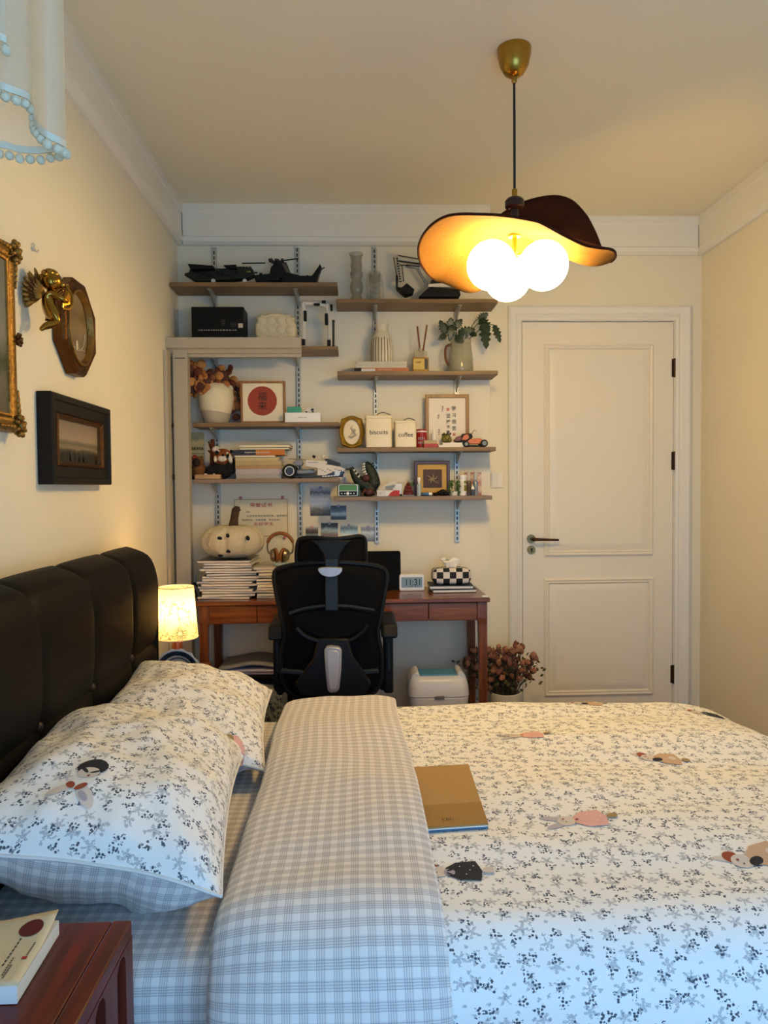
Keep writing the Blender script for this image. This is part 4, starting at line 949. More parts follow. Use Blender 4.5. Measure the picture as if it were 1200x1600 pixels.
flatp('lower_bracket', [(498, 992), (545, 992), (552, 1020), (580, 1060), (572, 1078), (535, 1082), (505, 1082), (470, 1078), (462, 1062), (490, 1025)], yb-.02, yb+.02, CHP, .008)
for sx, pp in ((-1, [(486, 1044), (487, 1050), (440, 1046), (442, 1040)]), (1, [(540, 1044), (541, 1050), (592, 1046), (590, 1040)])): flatp('cross_brace', pp, yb-.006, yb+.02, CHG, .003)
# headrest
hrp = catmull([Vector(cl(*p, 0)) for p in ((466, 846), (474, 841), (495, 840), (519, 842), (542, 840), (562, 838), (570, 844), (571, 860), (571, 878), (560, 882), (519, 878), (475, 883), (464, 880), (463, 862))], 5, True)
hy = yb+.035
HR = [Vector((p.x, hy-.03*(p.x/.13)**2*-1.2, p.z)) for p in hrp]
MB().tube(HR, .009, 8, True).build('headrest_frame', CHP, chair, smooth=True)
hc = Vector((0, 0, sum(p.z for p in HR)/len(HR)))
MB().loft([[(p.x*k, hy+.036*(p.x*k/.13)**2, hc.z+(p.z-hc.z)*k) for p in HR] for k in (1, .66, .33, .02)]).build('headrest_mesh', MESHM, chair, smooth=True, solid=.008)
flatp('headrest_bracket', [(486, 843), (550, 843), (540, 852), (532, 866), (529, 884), (509, 884), (506, 866), (497, 852)], hy-.022, hy-.004, CHP, .005)
flatp('headrest_stem', [(509, 872), (528, 872), (529, 890), (509, 890)], hy-.03, hy+.0, CHG, .003)
# arms
for sx, (a0, a1) in ((-1, (419, 442)), (1, (596, 621))):
    xa, xb = cl(a0, 990, 0)[0], cl(a1, 990, 0)[0]; za = cl(430, 976, 0)[2]; zb2 = cl(430, 1003, 0)[2]
    ar = MB().prism([(yb+.03, zb2+.012), (yb+.06, za-.004), (yb+.34, za), (yb+.36, za-.02), (yb+.34, za-.045), (yb+.1, zb2-.002)], xa, xb, 'YZ').build('armrest', CHP, chair, bevel=.012, seg=3)
    xm = (xa+xb)/2+.003*-sx; MB().bb(xm-.020, xm+.020, yb+.10, yb+.20, cl(430, 1092, 0)[2], za-.045).build('arm_post', CHP, chair, bevel=.010)
    MB().bb(xm-.005+sx*.0, xm+.006, yb+.092, yb+.104, cl(430, 1055, 0)[2], cl(430, 1010, 0)[2]).build('arm_adjuster', CHG, chair, bevel=.003)
    MB().tube([(xm, yb+.15, cl(430, 1088, 0)[2]), (xm-sx*.06, yb+.16, .40), (0, yb+.22, .395)], .018, 8).build('arm_bracket', CHP, chair, smooth=True)
# seat, column, star base
MB().prism(rrect(.48, .46, .09, 6, 0, yb+.29), .40, .47, 'XY').build('seat', MESHM, chair, bevel=.02, seg=3)
MB().bb(-.12, .12, yb+.14, yb+.40, .35, .40).build('mechanism', CHP, chair, bevel=.01)
MB().tube([(0, yb+.2, .375), (0, yb+.03, .37), (0, yb-.0, .42), (0, yb+.0, .52)], .022, 8).build('back_bracket', CHP, chair, smooth=True)
MB().cyl((0, yb+.27, .10), (0, yb+.27, .35), .026, n=16).build('gas_column', CHP, chair, smooth=True)
for i in range(5):
    t = radians(90+72*i); e = Vector((.27*cos(t), yb+.27+.27*sin(t)*.95, .075))
    lg = MB().tube([(0, yb+.27, .12), (e.x*.5, yb+.27+(e.y-yb-.27)*.5, .10), tuple(e)], [.028, .02, .014], 8).build('base_leg', CHP, chair, smooth=True)
    MB().cyl((e.x-.012, e.y, .03), (e.x+.012, e.y, .03), .03, n=16).cyl((e.x, e.y, .03), (e.x, e.y, .08), .008, n=8).build('caster', BLACK, chair, smooth=True)
# ================================================================ things on and below the desk
def book(name, label, cat, x, y, z, w, d, t, cover, rz=0, pages=PAGES, spine='+Y', group=None, soft=True):
    r = thing(name, label, cat, (x, y, z), rz, group); c = .0012 if soft else .002
    MB().bb(-w/2+.002, w/2-.002, -d/2+(.001 if soft else .003), d/2-.003, c, t-c).build('pages', pages, r)
    m = MB().bb(-w/2, w/2, -d/2, d/2, 0, c).bb(-w/2, w/2, -d/2, d/2, t-c, t)
    m.bb(-w/2, w/2, d/2-.002, d/2, c, t-c) if spine == '+Y' else m.bb(-w/2, w/2, -d/2, -d/2+.002, c, t-c)
    m.build('cover', cover, r); return r
def magazine(label, x, y, z, w, d, t, cover, rz, bend, group):
    """soft magazine: front edge bows, drawn as a bent page block with cover sheets"""
    r = thing('magazine', label, 'magazine', (x, y, z), rz, group)
    def bz(u): return bend*(4*(u-.5)**2*.6)+abs(bend)*.3*sin(5*u)
    def blk(z0, z1, ins): 
        m = MB(); n = 10
        L = [[(-w/2+ins+(w-2*ins)*i/n, yy, zz+bz(i/n)) for yy, zz in ((-d/2+ins, z0), (d/2-ins, z0), (d/2-ins, z1), (-d/2+ins, z1))] for i in range(n+1)]
        return m.loft(L, cap=True)
    blk(.0008, t-.0008, .0015).build('pages', PAGEM, r, smooth=True, angle=30)
    m = blk(0, .0008, 0); m2 = blk(t-.0008, t, 0); m.add(m2.v, m2.f); m.build('cover', cover, r, smooth=True, angle=30); return r
PAGEM = stripes_v('magazine page edges', '#cfc6b2', '#e9e2d3', 900, 2)
mcols = [M('mag cover %d' % i, c, .35, var=.2, scale=12) for i, c in enumerate(('#4a4a48', '#c9bfa8', '#3c4a46', '#d8d0c0', '#2d2f38', '#b9ad92', '#5d6a78', '#e0dccf', '#6f6a58', '#33424f'))]
mx0, mx1 = W(318, 930, 3.42).x, W(397, 930, 3.42).x; mcx = (mx0+mx1)/2; z = DZ+.001
top_l = W(357, 873, 3.5).z; N = 15; tt = (top_l-z)/N
for i in range(N):
    w = .235+.03*random.random()-(.02 if i > 8 else 0); t = tt*.85
    where = 'bottom magazine' if i == 0 else ('top magazine' if i == N-1 else '%s magazine from the bottom' % ('first second third fourth fifth sixth seventh eighth ninth tenth eleventh twelfth thirteenth fourteenth fifteenth'.split()[i]))
    magazine(where+' in the tall pile under the pumpkin', mcx+.03*(random.random()-.5)-(.01 if i in (0, 1, N-1) else 0), 3.56+.01*(random.random()-.5), z, w, .29, t, mcols[i % 10], radians(random.uniform(-6, 6)), tt*random.uniform(0, .2), 'magazines under the pumpkin'); z += tt
zl = z+.001
rx0 = W(400, 930, 3.42).x; z = DZ+.001; top_r = W(425, 884, 3.46).z; N = 11; tt = (top_r-z)/N
for i in range(N):
    t = tt*.85; where = 'bottom magazine' if i == 0 else ('top magazine' if i == N-1 else '%s magazine from the bottom' % ('first second third fourth fifth sixth seventh eighth ninth tenth'.split()[i]))
    magazine(where+' in the shorter pile beside the chair, under headphones', rx0+.115+.008*(random.random()-.5), 3.55+.01*(random.random()-.5), z, .225+.01*random.random(), .28, t, mcols[(i*3+1) % 10], radians(random.uniform(-6, 6)), tt*random.uniform(0, .2), 'magazines under the headphones'); z += tt
zr = z+.001
# pumpkin
py_ = 3.54; pc = W(364, 845, py_); rp_ = 49*py_/F; hp_ = (W(364, 820, py_).z-zl)
pk = thing('plush_pumpkin', 'cream boucle plush pumpkin with a brown stem on the tall magazine pile', 'plush toy', (pc.x, py_, zl))
BOUC = M('cream boucle', '#d6c7a4', .95, var=.14, scale=160, bump=.6, bscale=220)
ribs = [(-.62, -.02), (-.36, -.42), (0, -.52), (.36, -.42), (.62, -.02), (.40, .38), (0, .5), (-.40, .38)]
def pump(u, v):
    a = 2*pi*u; b = pi*(v-.5); k = 1-.13*abs(cos(4*a+.6))**6
    cr = cos(b)**.62 if cos(b) > 0 else 0; dent = .25*max(0, 1-cr*2.6)
    return (rp_*cr*k*cos(a), rp_*.86*cr*k*sin(a), hp_/2+hp_*.5*sin(b)*(1-dent*.7)*(.96+.04*k))
MB().grid(pump, 120, 30).build('body', BOUC, pk, smooth=True, angle=80)
sz_ = W(371, 791, py_).z-zl
MB().tube([(.006, 0, hp_*.84), (.004, 0, hp_+.004), (.008, 0, hp_+.03), (.016, -.004, hp_+.07), (.022, -.006, sz_-.014), (.024, -.006, sz_)], [.032, .022, .019, .019, .020, .011], 12).build('stem', M('brown wool', '#4b3524', .95, var=.15, scale=150, bump=.5, bscale=250), pk, smooth=True)
for px, py, a in ((350, 838.5, .1), (364, 858, -.2), (350, 865, .1), (363, 835, .9), (392, 838.5, 1.2)):
    q = W(px, py, py_); dx_ = q.x-pc.x; yy_ = -rp_*.86*sqrt(max(.05, 1-(dx_/rp_)**2))*.90*max(.55, sqrt(max(.05, 1-((q.z-zl-hp_/2)/(hp_*.54))**2)))**.7
    MB().ell((dx_*1.0, yy_-.004, q.z-zl), (.012, .008, .0085), 12, 8, (0, a, 0)).build('spot', M('black felt', '#15140f', .95), pk, smooth=True)
# headphones
hpY = 3.47; hcx = W(438, 860, hpY)
hp = thing('headphones', 'tan leather over-ear headphones standing on the shorter magazine pile', 'headphones', (hcx.x, hpY, zr+.016))
TAN = M('tan leather', '#8a5228', .5, var=.1, scale=60); CHM = M('headphone metal', '#8c7f6c', .3, .8, var=.08)
rw, rh = .061, .064; hz = W(438, 833, hpY).z-zr-.016-rh
bp_ = [Vector((rw*cos(t), .0, hz+rh*sin(t))) for t in (radians(-28+i*236/28) for i in range(29))]
MB().tube(bp_, .0045, 8).build('headband', CHM, hp, smooth=True)
MB().tube([p*1.0+Vector((p.x*.02, 0, 0)) for p in bp_[5:24]], [.004]+[.0085]*17+[.004], 8).build('headband_pad', TAN, hp, smooth=True)
for sx in (-1, 1):
    cxx = sx*.024-.003; e = MB().cyl((cxx-.014*sx, -.006, .034), (cxx+.000*sx, -.012, .032), .034, .034, 24).build('ear_cushion', TAN, hp, smooth=True, bevel=.006)
    MB().cyl((cxx+.003*sx, -.012, .032), (cxx+.018*sx, -.016, .031), .033, .024, 24).build('ear_cup', CHM, hp, smooth=True, bevel=.004)
    MB().tube([tuple(bp_[0 if sx > 0 else -1]), (sx*.053, -.008, .045), (sx*.040, -.012, .032)], .004, 8).build('yoke', CHM, hp, smooth=True)
q = W(440, 879, 3.43); o = MB().prism(rrect(.072, .05, .006), 0, .013, 'XY').build('charging_case', M('pale blue plastic', '#9fb2b8', .4), None, (q.x, 3.46, zr+.0005), bevel=.003); tag(o, 'pale blue flat case lying under the headphones', 'case')
# laptop / tablet in black case
lY = 3.62; a, b = W(560, 862, lY), W(626, 862, lY)
lt = thing('tablet', 'black tablet in a case standing upright behind the chair beside the clock', 'tablet', ((a.x+b.x)/2-.05, lY, DZ+.001)); wl = .30; zz_ = a.z-DZ; xr_ = b.x-lt.location.x
MB().prism(rrect(wl, zz_, .010, 4, xr_-wl/2, zz_/2), -.006, .006, 'XZ').build('case_back', M('black tablet case', '#060607', .7, var=.1, spec=.12), lt, bevel=.003, rot=(radians(-6), 0, 0))
MB().bb(xr_-wl/2-.05, xr_-wl/2+.05, .008, .075, 0, .004).build('kickstand', BLACK, lt)
# clock
cY = 3.60; a, b, t = W(624, 910, cY), W(663, 910, cY), W(642, 898, cY)
ck = thing('digital_clock', 'white digital clock reading 11:31 on the desk', 'clock', ((a.x+b.x)/2, cY, DZ+.001)); w = b.x-a.x; h = t.z-DZ
MB().prism(rrect(w, h, .010, 5, 0, h/2), 0, .035, 'XZ').build('housing', WHITEP, ck, bevel=.003)
MB().prism(rrect(w*.84, h*.62, .003, 3, 0, h*.52), -.0012, .001, 'XZ').build('display', M('lcd grey green', '#7f9496', .2, var=.03), ck)
text('11:31', INK, ck, (.006, -.0016, h*.53), h=h*.40, w=w*.56, bold=.008)
text('12 30  24 8', INK, ck, (.006, -.0016, h*.28), w=w*.4, h=h*.08)
# tissue box on two black notebooks
tY = 3.60; NBK = M('black notebook cloth', '#111114', .6)
x0, x1 = W(671, 920, 3.55).x, W(742, 920, 3.55).x
b1 = book('notebook', 'lower black notebook of the two under the checkered tissue box', 'notebook', (x0+x1)/2+.006, 3.60, DZ+.001, x1-x0-.01, .17, .016, NBK, radians(2), PAPER, soft=False)
b2 = book('notebook', 'upper black notebook directly beneath the checkered tissue box', 'notebook', (x0+x1)/2-.004, 3.605, DZ+.018, x1-x0-.01, .17, .016, NBK, radians(-2), PAPER, soft=False)
tx0, tx1 = W(675, 905, 3.58).x, W(736, 905, 3.58).x; tb = thing('tissue_box', 'black and white checkered tissue box with a tissue poking out', 'tissue box', ((tx0+tx1)/2, 3.605, DZ+.035)); w = tx1-tx0; h = W(705, 887, 3.58).z-DZ-.035
def check_mat():
    mt = bpy.data.materials.new('checkered cloth'); g = NT(mt); tc = g.n('ShaderNodeTexCoord').outputs['Object']
    mp = g.n('ShaderNodeMapping', {'Vector': tc, 'Location': (.013, .0, .0006)}).outputs[0]
    ckn = g.n('ShaderNodeTexChecker', {'Vector': mp, 'Scale': 1/.0315, 'Color1': (*lin('#17171a'), 1), 'Color2': (*lin('#ded6cb'), 1)}); g.set(g.bsdf.inputs['Base Color'], ckn.outputs[0]); g.bsdf.inputs['Roughness'].default_value = .8; return mt
def tbx(u, v):
    a = 2*pi*u; ca, sa = cos(a), sin(a); ex = 2/5.
    X_ = (abs(ca)**ex)*(1 if ca > 0 else -1); Y_ = (abs(sa)**ex)*(1 if sa > 0 else -1)
    b = pi*(v-.5); cb_ = cos(b)**.35 if cos(b) > 1e-6 else 0; sb = (abs(sin(b))**.6)*(1 if sin(b) > 0 else -1)
    return (w/2*X_*cb_, .062*Y_*cb_, h/2+h/2*sb)
MB().grid(tbx, 64, 24).build('box_cover', check_mat(), tb, smooth=True, angle=60)
zt_s = W(703, 871, 3.6).z-DZ-.035
m = MB()
def tis(u, v):
    a = 2*pi*u; k = (.018+.035*v*(.6+.4*sin(3*a+1)))*(1 if v < .8 else 1-.9*(v-.8)*5*.5); return (k*1.25*cos(a)-.008*v, k*.5*sin(a), h-.006+(zt_s-h+.006)*v*(.85+.15*cos(2*a+.8)))
MB().grid(tis, 40, 10).build('tissue', M('white tissue', '#efe9df', .9, var=.02), tb, smooth=True, angle=40)
# small white earbud thing at desk corner
q = W(762, 936, 3.36); o = MB().prism(rrect(.028, .012, .004), 0, .008, 'XY').build('eraser', PAPER, None, (q.x-.012, 3.36, DZ+.001), bevel=.002); tag(o, 'tiny white eraser at the front right corner of the desk', 'eraser')
# bin
bY = 3.44; x0, x1 = W(638, 1080, bY).x, W(733, 1080, bY).x; bw = x1-x0; bz = W(685, 1047, bY).z; bs = W(685, 1083, bY).z
bn = thing('waste_bin', 'white rounded waste bin with a notched lid and blue opening under the desk', 'bin', ((x0+x1)/2-.004, bY+.04, 0))
BINM = M('white bin plastic', '#dcdde3', .3, var=.02)
MB().loft([[(a, b, z) for a, b in rrect(bw*k, .22*k, .05*k)] for z, k in ((0, .80), (.02, .84), (bs-.004, .99))], cap=True).build('body', BINM, bn, smooth=True, bevel=.004)
def lid(z, k, j): return [(a, b, z) for a, b in rrect(bw*k, .22*j, .05*min(k, j))]
hl_ = bz-bs
MB().loft([lid(bs, 1, 1), lid(bs+hl_*.35, .985, .97), lid(bs+hl_*.65, .93, .86), lid(bs+hl_*.80, .86, .72)], cap=True).build('lid', BINM, bn, smooth=True, angle=50)
for sx in (-1, 1): MB().prism([(sx*bw*.455, bs+hl_*.6), (sx*bw*.44, bs+hl_*.8), (sx*bw*.39, bs+hl_*.97), (sx*bw*.335, bs+hl_*1.0), (sx*bw*.315, bs+hl_*.93), (sx*bw*.30, bs+hl_*.78), (sx*bw*.29, bs+hl_*.6)], -.072, .072, 'XZ').build('lid_horn', BINM, bn, bevel=.012, seg=3)
MB().bb(-bw*.30, bw*.30, -.062, .06, bs+hl_*.76, bs+hl_*.86).build('opening', M('blue liner', '#4f8fb4', .4, var=.1), bn, bevel=.006)
MB().prism(rrect(.046, .016, .004, 4, .0, bs-.002), -.114, -.106, 'XZ').build('latch', M('grey latch', '#75787c', .4), bn, bevel=.002)
# stacked papers on a low rack at the left below the desk
rk = thing('paper_rack', 'low dark rack below the desk left of the chair', 'rack', (-.50, 3.58, 0)); zr_ = W(390, 1057, 3.45).z
x0, x1 = -.62-(-.50)-.06, W(440, 1050, 3.45).x+.50+.05
MB().bb(x0, x1, -.13, .13, zr_-.02, zr_).build('shelf', BLACK, rk, bevel=.003); MB().bb(x0, x1, -.13, .13, .03, .05).build('shelf', BLACK, rk, bevel=.003)
for a in (x0+.012, x1-.012):
    for b in (-.118, .118): MB().bb(a-.012, a+.012, b-.012, b+.012, 0, zr_-.02 if True else 0).build('leg', BLACK, rk)
for i, (c, nm) in enumerate((('#8a86a8', 'lilac grey folder lying lowest on the low rack'), ('#b9b8cf', 'pale lilac paper stack in the middle of the low rack pile'), ('#8d8f93', 'crumpled grey paper on top of the low rack pile'))):
    z0 = zr_+.0005+.013*i
    o = MB().grid(lambda u, v, i=i: ((x0+.02)*(1-u)+(x1-.02)*u, -.12+.24*v, .012+(.022*sin(pi*u)**2*(1 if i == 2 else .1))), 16, 4).build('paper_stack', M('papers %d' % i, c, .7, var=.1), None, (-.50, 3.58, z0), smooth=True)
    md = o.modifiers.new('s', 'SOLIDIFY'); md.thickness = .011; md.offset = -1; tag(o, nm, 'papers')
o = MB().bb(-.14, .14, -.1, .1, 0, zr_-.10).build('storage_box', M('pale blue grey box', '#a9b7c4', .6), None, (-.47, 3.575, .051), bevel=.004); tag(o, 'pale blue grey box on the bottom of the low rack', 'box')
# shaggy cushion beside the chair
sg = W(418, 1095, 2.85); o = thing('floor_cushion', 'grey shaggy round cushion standing beside the chair behind the far pillow', 'cushion', (sg.x-.06, 2.80, 0)); zt2 = W(412, 1068, 2.85).z
SHAG = M('grey shag', '#55564e', 1, var=.5, scale=60, bump=1, bscale=90)
MB().lathe([(.01, 0), (.10, .0), (.115, .03), (.115, zt2-.06), (.09, zt2-.01), (.01, zt2)], n=30).build('body', SHAG, o, smooth=True)
rnd = random.Random(3); m = MB()
for i in range(420):
    t = rnd.random()*2*pi; z = rnd.uniform(zt2-.2, zt2-.0); rr = .115 if z < zt2-.05 else .115*sqrt(max(0.02, (zt2-z)/.05))
    m.ell((rr*cos(t), rr*sin(t), z), (.010, .010, .014), 6, 4, (rnd.random()*3, rnd.random()*3, 0))
tf = m.build('tufts', SHAG, o, smooth=True); tf['kind'] = 'stuff'
# dried flowers in a pot
fY = 3.66; fp = W(790, 1085, fY); fl = thing('dried_flowers', 'bouquet of dried brown-pink roses in a white pot beside the desk leg', 'flowers', (fp.x, fY, 0))
pz = W(790, 1080, fY).z
MB().lathe([(.001, 0), (.06, 0), (.065, .01), (.078, pz-.03), (.080, pz-.002), (.076, pz), (.070, pz-.004), (.066, pz-.05), (.001, pz-.05)], n=32).build('pot', M('ivory ceramic', '#d8d6c4', .35, var=.04), fl, smooth=True)
BUDS = [M('dried rose %d' % i, c, .9, var=.3, scale=90) for i, c in enumerate(('#8a5a44', '#a06a52', '#6f4632', '#7d4a3c', '#b07a5a'))]
def bud(mt):
    m = MB(); m.ell((0, 0, 0), (.010, .010, .011), 10, 7)
    for i in range(6):
        t = i*pi/3+.3*(i % 2); rr = .008; c_ = Vector((rr*cos(t), rr*sin(t), .002+.003*(i % 2)))
        m.ell(c_, (.0035, .0075, .009), 8, 5, (.2, .25, t))
    o = m.build('dried_rose', mt, fl, smooth=True); return o
protos = [bud(b) for b in BUDS]; used = [False]*5
rnd = random.Random(12); stems = MB(); leaves = MB()
for i in range(150):
    while True:
        px = rnd.gauss(782, 30); py = rnd.gauss(1038, 19)
        if ((px-782)/57)**2+((py-1040)/37)**2 < 1: break
    if i == 0: px, py = 838, 1029
    if i == 1: px, py = 806, 1006
    if i == 2: px, py = 729, 1040
    y = fY+rnd.uniform(-.085, .075); q = W(px, py, y); p = Vector((q.x-fp.x, y-fY, q.z))
    j = rnd.randrange(5); sc = rnd.uniform(.95, 1.5)
    if not used[j]: ob = protos[j]; used[j] = True
    else: ob = dup(protos[j], fl)
    ob.location = p; ob.scale = (sc,)*3; ob.rotation_euler = (rnd.uniform(-1, 1), rnd.uniform(-1, 1), rnd.random()*6)
    stems.tube([(p.x*.25, p.y*.25, pz-.04), (p.x*.6, p.y*.6, (pz+p.z)/2-.005), tuple(p)], .0014, 5)
for i in range(380):
    px = rnd.gauss(782, 27); py = rnd.gauss(1050, 16); y = fY+rnd.uniform(-.06, .07); q = W(px, py, y); p = Vector((q.x-fp.x, y-fY, q.z)); d = Vector((rnd.uniform(-1, 1), rnd.uniform(-1, 1), rnd.uniform(-.6, 1))).normalized(); s2 = d.orthogonal().normalized()*.008; e = d*.026
    leaves.add([p, p+e*.5+s2, p+e, p+e*.5-s2], [(0, 1, 2, 3)])
stems.build('stems', M('dry stem', '#4d4228', .9), fl)['kind'] = 'stuff'
leaves.build('leaves', M('dry olive leaf', '#4c4a2c', .9, var=.4, scale=50), fl, fixn=False)['kind'] = 'stuff'
# certificate and photographs on the wall
ce0, ce1 = W(367, 838, YS-.004), W(449, 780, YS-.004)
ce = thing('certificate', 'cream award certificate with red title pinned to the wall under the shelves', 'certificate', ((ce0.x+ce1.x)/2, YS-.003, ce0.z)); cw_, chh = ce1.x-ce0.x, ce1.z-ce0.z
MB().bb(-cw_/2-.006, cw_/2+.012, -.0006, .0006, -.008, chh+.006).build('sheet', CREAM, ce)
m = MB()
for a in (0, 1): m.bb(-cw_/2, cw_/2, -.0012, -.0006, a*chh-.001, a*chh+.001); m.bb((a-.5)*cw_-.001, (a-.5)*cw_+.001, -.0012, -.0006, 0, chh)
m.build('border', M('brown border print', '#6d5a40', .7), ce)
text('荣誉证书', RED, ce, (0, -.0013, chh*.85), w=cw_*.42, h=chh*.11, bold=.01); text('五好学生', RED, ce, (.012, -.0013, chh*.33), w=cw_*.38, h=chh*.095, bold=.01)
text('同学：', INK, ce, (-cw_*.24, -.0013, chh*.66), h=chh*.05); text('在本学年度中表现优秀，品学兼优', INK, ce, (.03, -.0013, chh*.55), w=cw_*.76, h=chh*.055); text('成绩突出，全面发展，特发此状。', INK, ce, (.0, -.0013, chh*.44), w=cw_*.72, h=chh*.055)
PIN = M('pink pin', '#b86a78', .4)
for px, py in ((375.5, 778), (441, 777), (444.5, 840)):
    q = W(px, py, YS-.01); MB().cyl((q.x-ce.location.x, -.0006, q.z-ce.location.z), (q.x-ce.location.x, -.006, q.z-ce.location.z), .0085, .0075, 14).build('pin', PIN, ce, smooth=True)
LILAC = M('lilac pin', '#8f8cae', .4)
ph = [((485, 761, 516, 806), ('#35301f', '#6c675a', '#c9ced2', '#e2e2dd', '#55483d', '#c7c4bd'), 'tall photo pinned highest, with a white glare band and a reddish object', LILAC), ((517, 790, 541, 812), ('#2a2f33', '#4f5a5e', '#b9d3de', '#5c6b72', '#3c4446', '#22282b'), 'small dark photo pinned just right of the tall photo', LILAC),
      ((478, 823, 497, 846), ('#b9c4c4', '#e2e8e6', '#8c9a9a', '#3a3a3a', '#6c5a5a', '#cbd3d3'), 'leftmost photo of the lower row, partly behind the headrest', M('pink pin b', '#d4a0a6', .4)), ((502, 817, 528, 846), ('#3c3432', '#776b68', '#8f8482', '#a9c4cc', '#33363a', '#26282c'), 'dark photo with pinkish floor, second in the lower row', LILAC),
      ((532, 820, 559, 846), ('#8fa0a4', '#c6d8de', '#e6f2f6', '#9fc3d2', '#61747c', '#b9c6c9'), 'pale blue photo, third in the lower row', LILAC), ((564, 823, 587, 846), ('#5f6468', '#8b9296', '#aeb6ba', '#d2dade', '#7e868a', '#9ea6aa'), 'grey photo, rightmost of the lower row', LILAC)]
for i, ((x0, y0, x1, y1), cs, lb, pm) in enumerate(ph):
    a, b = W(x0, y1, YS-.003), W(x1, y0, YS-.003); r = thing('photo_print', lb+' on the wall', 'photo', ((a.x+b.x)/2, YS-.003, a.z), 0, 'photos pinned on the wall'); w, h = b.x-a.x, b.z-a.z
    MB().bb(-w/2, w/2, -.0005, .0005, 0, h).build('print', landscape('photo image %d' % i, [(k/5, c) for k, c in enumerate(cs)], i*.37, .35, 6), r)
    MB().cyl((0, -.0005, h-.002), (0, -.006, h-.002), .008, .0065, 12).build('pin', pm, r, smooth=True)
# switch plate and sockets
a, b = W(767, 762, YD), W(785, 738, YD); o = thing('light_switch', 'cream wall light switch left of the door casing', 'switch', ((a.x+b.x)/2, YD, a.z)); w, h = b.x-a.x, b.z-a.z
MB().bb(-w/2, w/2, -.009, -.0005, 0, h).build('plate', DOORM, o, bevel=.002); MB().bb(-w*.4, -.0005, -.012, -.009, h*.12, h*.88).build('rocker', DOORM, o, bevel=.001); MB().bb(.0005, w*.4, -.012, -.009, h*.12, h*.88).build('rocker', DOORM, o, bevel=.001)
q = W(301, 912, YS); o = thing('wall_socket', 'white wall socket with a black plug left of the magazine pile', 'socket', (q.x, YS, q.z-.04))
MB().bb(-.018, .022, -.012, -.0005, 0, .085).build('plate', WHITEP, o, bevel=.002)
MB().bb(.0, .02, -.04, -.012, .035, .05).build('plug', BLACK, o, bevel=.003)
cab = [Vector((.01, -.04, .042)), Vector((.03, -.06, .04)), Vector((.055, -.075, .0)), Vector((.05, -.08, -.055)), Vector((.03, -.09, DZ-(q.z-.04)+.006)), Vector((.02, -.19, DZ-(q.z-.04)+.005)), Vector((.08, -.30, DZ-(q.z-.04)+.004))]
MB().tube(catmull(cab, 6), .0028, 6).build('cable', BLACK, o, smooth=True)
q = W(297, 792, YS); o = MB().bb(-.016, .016, -.014, -.0005, 0, .036).build('cable_box', CREAM, None, (q.x+.002, YS, q.z-.018), bevel=.003); tag(o, 'small cream cable clip box on the wall under the lowest left shelf', 'clip box')
# ================================================================ wall shelves
SF = 3.58
SH = {}
stdx = {}
for nm, px, y0, y1, lb in (('La', 342, 388, 822, 'leftmost zinc slotted shelf upright, running down behind the vase shelf'), ('Lb', 470, 388, 840, 'second zinc slotted shelf upright from the left, beside the photo wall'), ('Ra', 589, 388, 848, 'third zinc slotted shelf upright, behind the biscuit canister shelf'), ('Rb', 714, 480, 847, 'rightmost zinc slotted shelf upright, nearest the door')):
    a, b = W(px, y1, YS), W(px, y0, YS); x = a.x; stdx[nm] = x; zt_ = min(b.z, ZC-ch-.004)
    if nm == 'Rb': zt_ = ZC-ch-.004
    r = thing('shelf_upright', lb, 'shelf upright', (x, YS, a.z), 0, 'slotted shelf uprights'); h = zt_-a.z
    MB().bb(-.011, .011, -.002, -.0005, 0, h).bb(-.011, -.009, -.012, -.002, 0, h).bb(.009, .011, -.012, -.002, 0, h).bb(-.011, .011, -.0135, -.012, 0, h).build('channel', STEEL, r, bevel=.0008)
    m = MB(); z = .012
    while z < h-.02:
        m.bb(-.0035, .0035, -.0142, -.0134, z, z+.016); z += .026
    o = m.build('slots', M('upright slot dark', '#2b3135', .6), r); o['kind'] = 'stuff'
def shelf(key, px0, px1, py, ups, lb, x0=None, mat=None, edge=None):
    c = W((px0+px1)/2, py, SF); xa = W(px0, py, SF).x if x0 is None else x0; xb = W(px1, py, SF).x; z = c.z; SH[key] = z
    r = thing('wall_shelf', lb, 'shelf', ((xa+xb)/2, YS, z-.02), 0, 'wooden wall shelves'); w = (xb-xa)/2; cx = (xa+xb)/2
    MB().bb(-w, w, SF-YS, -.015, 0, .02).build('board', mat or SHELFW, r, bevel=.0015)
    for u in ups:
        x = stdx[u]-cx
        MB().prism([(-.0145, -.0005), (SF-YS+.035, -.0005), (SF-YS+.03, -.010), (SF-YS+.05, -.014), (-.03, -.046), (-.0145, -.050)], x-.0035, x+.0035, 'YZ').bb(x-.010, x+.010, SF-YS+.03, -.0145, -.0025, -.0004).build('bracket', STEEL, r, bevel=.0006)
    return z
SHELFG = wood('shelf weathered oak', '#6f5a48', '#96806a', .55, 'X', 5)
shelf('L1', 265, 527, 441, ('La', 'Lb'), 'highest left wooden shelf carrying the black toy helicopter', x0=XL+.004)
shelf('L2', 285, 528, 541, ('La', 'Lb'), 'left wooden shelf behind the grey header, carrying the black box', x0=px1+.004)
shelf('L3', 293, 530, 660, ('La', 'Lb'), 'left wooden shelf carrying the jug and the framed red circle', x0=px1+.004)
shelf('L4', 296, 530, 748, ('La', 'Lb'), 'lowest left wooden shelf carrying plush toys and books', x0=px1+.004, mat=SHELFG)
shelf('R1', 525, 778, 467, ('Ra', 'Rb'), 'highest right wooden shelf carrying glass vases and the toy excavator')
shelf('R2', 527, 778, 579.5, ('Ra', 'Rb'), 'right wooden shelf carrying the ribbed vase and the leafy plant')
shelf('R3', 527, 775, 699, ('Ra', 'Rb'), 'right wooden shelf carrying the biscuits and coffee canisters')
